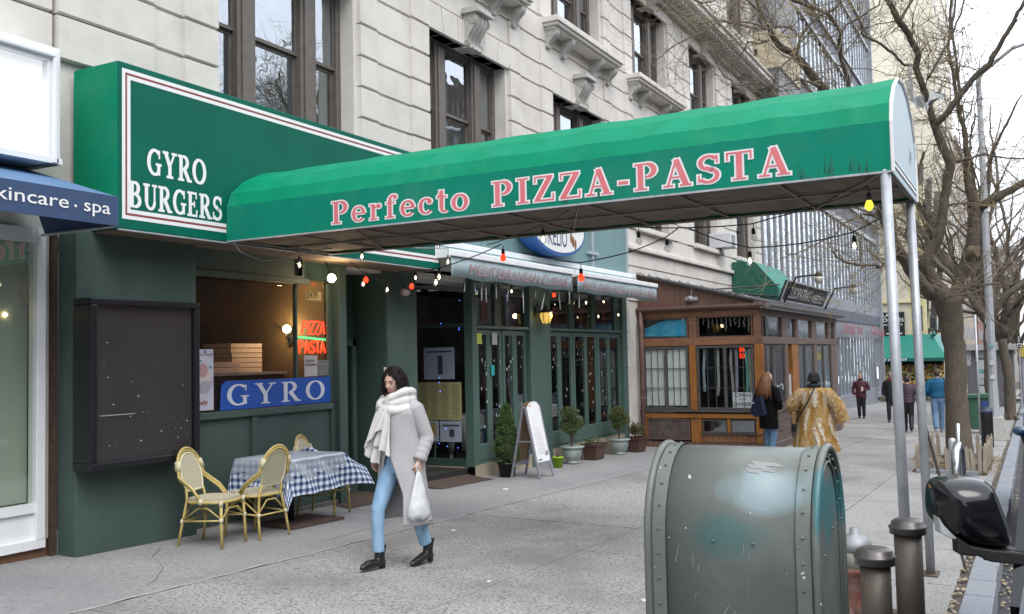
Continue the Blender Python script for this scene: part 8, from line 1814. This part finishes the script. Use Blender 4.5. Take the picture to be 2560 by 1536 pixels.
# green market awning with flowers and fruit beneath
ma = thing('market_awning', 'wide dark green hipped market awning lettered FAMILY MARKET over flowers and fruit', 'awning', (76, 8, -1))
XA = 75.3; zt, zm, zb_ = 1.05, -.68, -.92; yl = 10.6; yr = onX(2366, 900, XA).y; yrt = onX(2330, 846, X2).y
M_ma = mat('market_green', (.004, .155, .115), .6, var=.12, scale=1.2, stretch=(1, 3, .3)); M_ma2 = mat('market_green_dark', (.003, .10, .075), .6)
MB().quad((X2, yl, zt), (X2, yrt, zt), (XA, yr, zm), (XA, yl, zm)).build('front_cloth', M_ma, ma); MB().add([(X2, yrt, zt), (X2 + 14, yrt, zt), (X2 + 14, yr, zm), (XA, yr, zm)], [(0, 1, 2, 3)]).build('side_cloth', mat('market_green_pale', (.04, .24, .22), .6), ma)
BX('valance', (XA - .01, yr, zb_), (XA + .01, yl, zm), M_ma2, ma); BX('valance', (XA, yr - .01, zb_), (X2 + 14, yr + .01, zm), M_ma2, ma)
for y in (yrt - .1, yrt - .9): MB().tube([(X2, y, zt + .12), (X2 - .7, y - .1, zt - .1)], .13, 8).build('rolled_cover', M_ma2, ma)
a = onX(2178, 905, XA); c = onX(2268, 905, XA); sans('lettering', 'FAMILY MARKET', M_wht, ma, (XA - .02, a.y, zb_ + .05), (0, -1, 0), (0, 0, 1), a.y - c.y, .15, bold=.02)
BX('stall_shade', (XA + 1.6, yr + .3, -4.2), (XA + 1.7, yl, -.9), M_dark, ma)
cols = [((.55, .30, .03), 'orange'), ((.45, .38, .05), 'yellow'), ((.30, .05, .04), 'red'), ((.12, .22, .04), 'green'), ((.45, .42, .38), 'white'), ((.25, .12, .05), 'brown')]
for i, (c, nm) in enumerate(cols):
    st = MB()
    for k in range(150):
        y = random.uniform(yr + .3, yl - .4); row = random.random(); z = -3.1 + 1.9 * row; x = XA + .6 + row * .8; r = random.uniform(.05, .12); st.ball((x, y, z), r, 6, 4)
    o = st.build('fruit_and_flowers', mat('stall_' + nm, c, .7), None, kind='stuff')
BX('stall_step', (XA + .4, yr + .3, -4.2), (XA + 1.6, yl - .3, -3.15), mat('stall_wood', (.10, .08, .06), .8), ma)
# fire escape on the cream street face
fe = thing('fire_escape', 'black iron fire escape with thin rails on the cream building\'s avenue side', 'fire escape', (86, yq - .5, 3))
for k in range(4):
    z = 1.5 + k * 3.4
    for x0 in (82., 90., 98.):
        mb = MB(); mb.box((x0, yq - 1.1, z), (x0 + 4, yq, z + .06)); mb.box((x0, yq - 1.1, z + .95), (x0 + 4, yq - 1.06, z + 1.0))
        for j in range(14): mb.box((x0 + j * .3, yq - 1.1, z), (x0 + j * .3 + .03, yq - 1.07, z + 1))
        for j in range(4): mb.box((x0, yq - 1.1 + j * .3, z), (x0 + .03, yq - 1.07 + j * .3, z + 1))
        mb.build('landing', mat('iron_black', (.03, .03, .032), .6), fe); MB().bar((x0 + .3, yq - .6, z), (x0 + 3, yq - .6, z + 3.4), .5, .05).build('stair', MATS['iron_black'], fe)
def block_building(lb, x0, x1, y0, y1, z1, m, fl, bay, ww, wh, lintel=None, z0=-9, zst=1.2):
    t = thing('building', lb, 'building', ((x0 + x1) / 2, y0, z0)); BX('wall', (x0, y0, z0), (x1, y1, z1), m, t); BX('cornice', (x0 - .3, y0 - .35, z1 - .5), (x1 + .1, y1, z1 + .15), lintel or m, t)
    wm = MB().box((0, 0, 0), (ww, .06, wh)).build('window', M_bwin, t, local=True); wf = MB().box((0, 0, 0), (.06, ww, wh)).build('window', M_bwin, t, local=True); first = [wm, wf]; z = zst; cnt = 0
    while z + wh < z1 - .6:
        x = x0 + bay * .4
        while x + ww < x1 - .4 and cnt < 110:
            o = first[0] if first[0] is not None and first[0].get('used') is None and False else inst(wm, Vector((x, y0 - .05, z)) - wl(t), parent=t); cnt += 1; x += bay
        y = y0 + 1.2
        while y + ww < y1 - .4 and y < y0 + 16 and cnt < 150: inst(wf, Vector((x0 - .05, y, z)) - wl(t), parent=t); cnt += 1; y += bay
        z += fl
    wm.location = Vector((x0 + bay * .1, y0 - .04, zst - fl + .4)) - wl(t); wf.location = Vector((x0 - .04, y0 + 1.0, zst - fl + .4)) - wl(t)
    return t
yt = onX(2345, 300, 109).y; t = thing('apartment_tower', 'tall pale yellow brick tower rising behind the bare tree crown', 'building', (115, yt, -5)); BX('wall', (109, yt, -9), (134, 34, 75), M_pale, t)
for z in (24, 47): BX('string_course', (108.8, yt - .2, z), (134, 34, z + .5), M_pale, t)
for k in range(15):
    for j in range(5): BX('window', (111 + j * 4.6, yt - .04, 14 + k * 3.6), (112.5 + j * 4.6, yt + .02, 15.7 + k * 3.6), M_bwin, t)
    BX('window', (108.96, yt + 12, 14 + k * 3.6), (109.02, yt + 13.2, 15.7 + k * 3.6), M_bwin, t)
M_rb = mat('red_brick', (.26, .12, .08), .85, col2=(.19, .09, .065), scale=1.5, stretch=(1, 1, 4), bump=.1, dirt=(.32, .2, .15), dirt_amt=.4); M_tb2 = mat('tan_brick', (.40, .33, .25), .85, var=.15, scale=1); M_lime = mat('grey_lime', (.42, .40, .37), .85, var=.15)
block_building('red brick house with pale lintels beyond the news kiosk', 112, 134, 7.6, 30, 19, M_rb, 3.2, 3.0, 1.2, 1.8, M_lime)
block_building('tan brick apartment house farther down the avenue', 135, 172, 7.4, 30, 27, M_tb2, 3.2, 3.2, 1.3, 1.8, M_lime)
block_building('dark red brick block at the far end of the left side of the avenue', 173, 230, 7.2, 30, 22, M_rb, 3.2, 3.4, 1.3, 1.8, M_lime)
block_building('pale far block closing the end of the avenue', 260, 300, 2, 40, 24, M_lime, 3.4, 3.4, 1.4, 1.9)
# houses across the avenue (seen only as reflections)
M_op1 = mat('dimmed_brick', (.14, .11, .085), .85, var=.3, scale=1); M_op2 = mat('dimmed_stone', (.17, .165, .155), .85, var=.3, scale=1)  # brick and stone coloured dark to deepen the window reflections
block_building('unseen brown brick block added behind the camera to darken reflections', -150, -100, -30, 40, 30, M_op1, 3.3, 3.2, 1.3, 1.8)  # unseen block added across the avenue so glossy surfaces mirror something dark
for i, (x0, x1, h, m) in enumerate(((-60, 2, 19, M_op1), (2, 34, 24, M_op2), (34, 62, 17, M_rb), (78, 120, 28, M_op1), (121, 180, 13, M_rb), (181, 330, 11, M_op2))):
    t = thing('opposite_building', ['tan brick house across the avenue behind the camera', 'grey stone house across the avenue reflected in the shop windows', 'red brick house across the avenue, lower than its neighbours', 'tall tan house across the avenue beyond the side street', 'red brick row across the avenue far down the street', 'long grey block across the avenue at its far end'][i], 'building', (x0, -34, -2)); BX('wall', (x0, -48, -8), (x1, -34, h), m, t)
    z = 1.
    while z < h - 2.5:
        mb = MB(); x = x0 + 1.2
        while x < x1 - 2: mb.box((x, -34.05, z), (x + 1.3, -33.98, z + 1.8)); x += 3.1
        mb.build('window_row', M_bwin, t, kind='stuff'); z += 3.3

# ================================================================== parked cars
M_cblk = mat('car_black_paint', (.005, .005, .007), .16, spec=.35, coat=.25, var=.0); M_trimb = mat('car_trim_black', (.015, .015, .016), .5); M_cgl = glass('car_glass', (.12, .13, .14), 1.5, .08); M_chr = mat('chrome', (.6, .6, .62), .12, 1., var=0)
M_lens = mat('clear_lens', (.55, .56, .57), .15, spec=.8, coat=1.)
def car(lb, x0, ys, m, L=4.6, Wd=1.85, Hh=1.72, tall=True, hidden_mirror=False, face=-1):
    """Car parked parallel to the kerb; ys is its kerb side plane, nose at x0."""
    g0 = gz(x0 + L / 2, ys) - .17; t = thing('parked_car', lb, 'car', (x0 + L / 2, ys - Wd / 2, g0)); xx = lambda u: x0 + u * L if face < 0 else x0 + (1 - u) * L
    if tall: low = [(0, .35), (0, .75), (.03, .95), (.22, 1.06), (.30, 1.10), (1, 1.10), (1, .35)]; up = [(.27, 1.08), (.40, 1.62), (.50, Hh), (.92, Hh - .04), (.99, 1.12)]
    else: low = [(0, .28), (0, .6), (.04, .72), (.25, .85), (.95, .92), (1, .8), (1, .3)]; up = [(.24, .84), (.40, 1.30), (.48, Hh), (.72, Hh - .02), (.90, .92)]
    z_ = lambda x, z: gz(x, ys) - .17 + z
    mb = MB(); mb.prism([(xx(u), ys, z_(xx(u), z)) for u, z in low], (0, -Wd, 0)); mb.build('body', m, t, bevel=.06, seg=4)
    ins = .10; mb = MB(); P = [(xx(u), z_(xx(u), z)) for u, z in up]; n = len(P); vs = []
    for i, (a, b) in enumerate(P): k = 0.02 if i in (0, n - 1) else ins + .03; vs.append((a, ys - k, b))
    for i, (a, b) in enumerate(P): k = 0.02 if i in (0, n - 1) else ins + .03; vs.append((a, ys - Wd + k, b))
    mb.add(vs, [tuple(range(n)), tuple(range(2 * n - 1, n - 1, -1))] + [(i, i + n, i + 1 + n, i + 1) for i in range(n - 1)]); mb.build('cabin', M_cgl, t)
    BX('roof', (min(xx(.47), xx(.94)), ys - Wd + ins, z_(xx(.7), Hh - .03)), (max(xx(.47), xx(.94)), ys - ins, z_(xx(.7), Hh + .03)), m, t, .03)
    for u in (.28, .62, .95):
        q = P[0] if u < .3 else (xx(u), z_(xx(u), 1.08 if tall else .88)); u2 = {.28: .43, .62: .62, .95: .9}[u]; MB().bar((xx(u), ys - .03, z_(xx(u), 1.08 if tall else .86)), (xx(u2), ys - ins - .02, z_(xx(u2), Hh - .04)), .05, .07, (0, 1, 0)).build('pillar', m, t)
    for u in (.18, .80):
        cx_ = xx(u); rz_ = .35 if tall else .31
        for yy in (ys + .01, ys - Wd + .2):
            wo = MB().lathe([(.0001, 0), (rz_ * .6, 0), (rz_ * .62, .02), (rz_, .02), (rz_, -.2), (.0001, -.2)], (cx_, yy, z_(cx_, rz_)), 24, 'y').build('wheel', M_trimb, t, True); MB().lathe([(.0001, .012), (rz_ * .55, .008), (rz_ * .58, -.01)], (cx_, yy, z_(cx_, rz_)), 12, 'y').build('rim', M_galv, wo)
    BX('door_seam', (xx(.60) - .004, ys, z_(xx(.6), .4)), (xx(.60) + .004, ys + .002, z_(xx(.6), 1.08)), M_trimb, t)
    BX('headlight', (xx(0) - .01, ys - .45, z_(x0, .72)), (xx(.04), ys - .06, z_(x0, .88)), M_lens, t, .03); BX('headlight', (xx(0) - .01, ys - Wd + .06, z_(x0, .72)), (xx(.04), ys - Wd + .45, z_(x0, .88)), M_lens, t, .03)
    MB().bar((xx(.33), ys - .015, z_(xx(.33), 1.12 if tall else .92)), (xx(.95), ys - .015, z_(xx(.95), 1.12 if tall else .92)), .02, .035, (0, 0, 1)).build('window_trim', M_chr, t)
    MB().box((xx(.44) - .08, ys, z_(xx(.44), .86)), (xx(.44) + .08, ys + .03, z_(xx(.44), .9))).build('door_handle', M_chr, t, bevel=.01)
    return t, xx, z_
t, xx, z_ = car('black four-wheel-drive parked at the near kerb with its big glossy wing mirror in view', 2.15, .085, M_cblk, 4.75, 1.9, 1.86)
# its wing mirror: a rounded housing modelled from sections
dm = 3.15; mb = MB(); sec = []
outl = [(2345, 1265), (2347, 1222), (2362, 1206), (2400, 1199), (2450, 1199), (2486, 1206), (2503, 1245), (2520, 1290), (2535, 1330), (2540, 1355), (2537, 1372), (2520, 1379), (2470, 1378), (2420, 1366), (2385, 1345), (2358, 1318), (2347, 1295)]
c0 = Vector((0, 0, 0)); cen = (2440, 1290)
for (s_, dd) in ((.0, -.055), (.35, -.052), (.62, -.040), (.82, -.020), (.94, .006), (1.0, .04), (.995, .10), (.97, .135)):
    sec.append([atD(cen[0] + (x - cen[0]) * s_, cen[1] + (y - cen[1]) * s_, dm) + F * dd for x, y in outl])
n = len(outl); vs = [q for r_ in sec for q in r_]; fs = [(i * n + k, i * n + (k + 1) % n, (i + 1) * n + (k + 1) % n, (i + 1) * n + k) for i in range(len(sec) - 1) for k in range(n)] + [tuple((len(sec) - 1) * n + k for k in range(n))]
mo = MB().add(vs, fs).build('wing_mirror', M_cblk, t, True); md = mo.modifiers.new('s', 'SUBSURF'); md.levels = 2; md.render_levels = 2
low = [(2388, 1340), (2390, 1382), (2400, 1386), (2440, 1388), (2470, 1402), (2560, 1412), (2570, 1380), (2480, 1372), (2420, 1362)]
A0 = [atD(x, y, dm) - F * .02 for x, y in low]; MB().prism(A0, F * .05).build('mirror_base', M_trimb, mo, bevel=.006)
MB().bar(atD(2480, 1390, dm) + F * .06, (3.62, -.05, atD(2560, 1400, dm).z), .07, .045).build('mirror_arm', M_trimb, mo)
A0 = [atD(x, y, dm) - F * .005 for x, y in ((2346, 1292), (2358, 1312), (2376, 1330), (2398, 1351), (2375, 1346), (2352, 1334))]; MB().prism(A0, F * .05).build('indicator_lens', M_lens, mo, bevel=.004)
car('dark blue saloon parked farther along, only its mirror and edge peeping in at right', 10.6, -.02, mat('car_blue_paint', (.02, .06, .13), .2, coat=1.), 4.5, 1.8, 1.45, False)
q = atD(2550, 1078, 12.2); bm_ = MB().ball((q.x, q.y - .01, q.z), .085, 16, 10, (.7, 1.15, .75)).build('wing_mirror', MATS['car_blue_paint'], bpy.data.objects['parked_car.001'], True); MB().cyl((q.x, q.y - .02, q.z - .04), (q.x + .02, q.y - .1, q.z - .32), .025, n=8).build('mirror_arm', M_trimb, bpy.data.objects['parked_car.001'])
car('silver car parked in the distance past the lamp post', 43, .12, mat('car_silver_paint', (.40, .42, .44), .25, .5, coat=1.), 4.5, 1.8, 1.42, False)
car('white car far down the kerb', 62, .0, mat('car_white_paint', (.6, .6, .6), .3, coat=1.), 4.5, 1.8, 1.45, False)
# traffic sign and crossing signal in the distance
q = Vector((52, .75, gz(52, .75))); a = onX(2541, 857, 51.9); b = onX(2557, 870, 51.9); ts = thing('one_way_sign', 'small black and white arrow sign at the right edge', 'sign', q); MB().cyl((52, a.y - .1, q.z), (52, a.y - .1, a.z + .3), .04, n=8).build('pole', M_galv, ts); BX('panel', (51.9, b.y, b.z), (51.94, a.y, a.z), M_black, ts); BX('face', (51.88, b.y + .03, b.z + .04), (51.9, a.y - .03, a.z - .04), M_wht, ts); MB().bar((51.87, a.y - .06, (a.z + b.z) / 2), (51.87, b.y + .06, (a.z + b.z) / 2), .02, .08).build('arrow', M_black, ts)
q = Vector((53, .45, gz(53, .45))); a = onX(2550, 880, 53); tl = thing('traffic_signal', 'yellow cased traffic signal partly cut by the right edge', 'traffic light', q); BX('housing', (52.8, a.y - .4, a.z - .25), (53.2, a.y + .1, a.z + .35), mat('signal_yellow', (.55, .42, .05), .5), tl, .03); MB().cyl((53, a.y - .1, q.z), (53, a.y - .1, a.z), .07, n=10).build('pole', M_galv, tl)
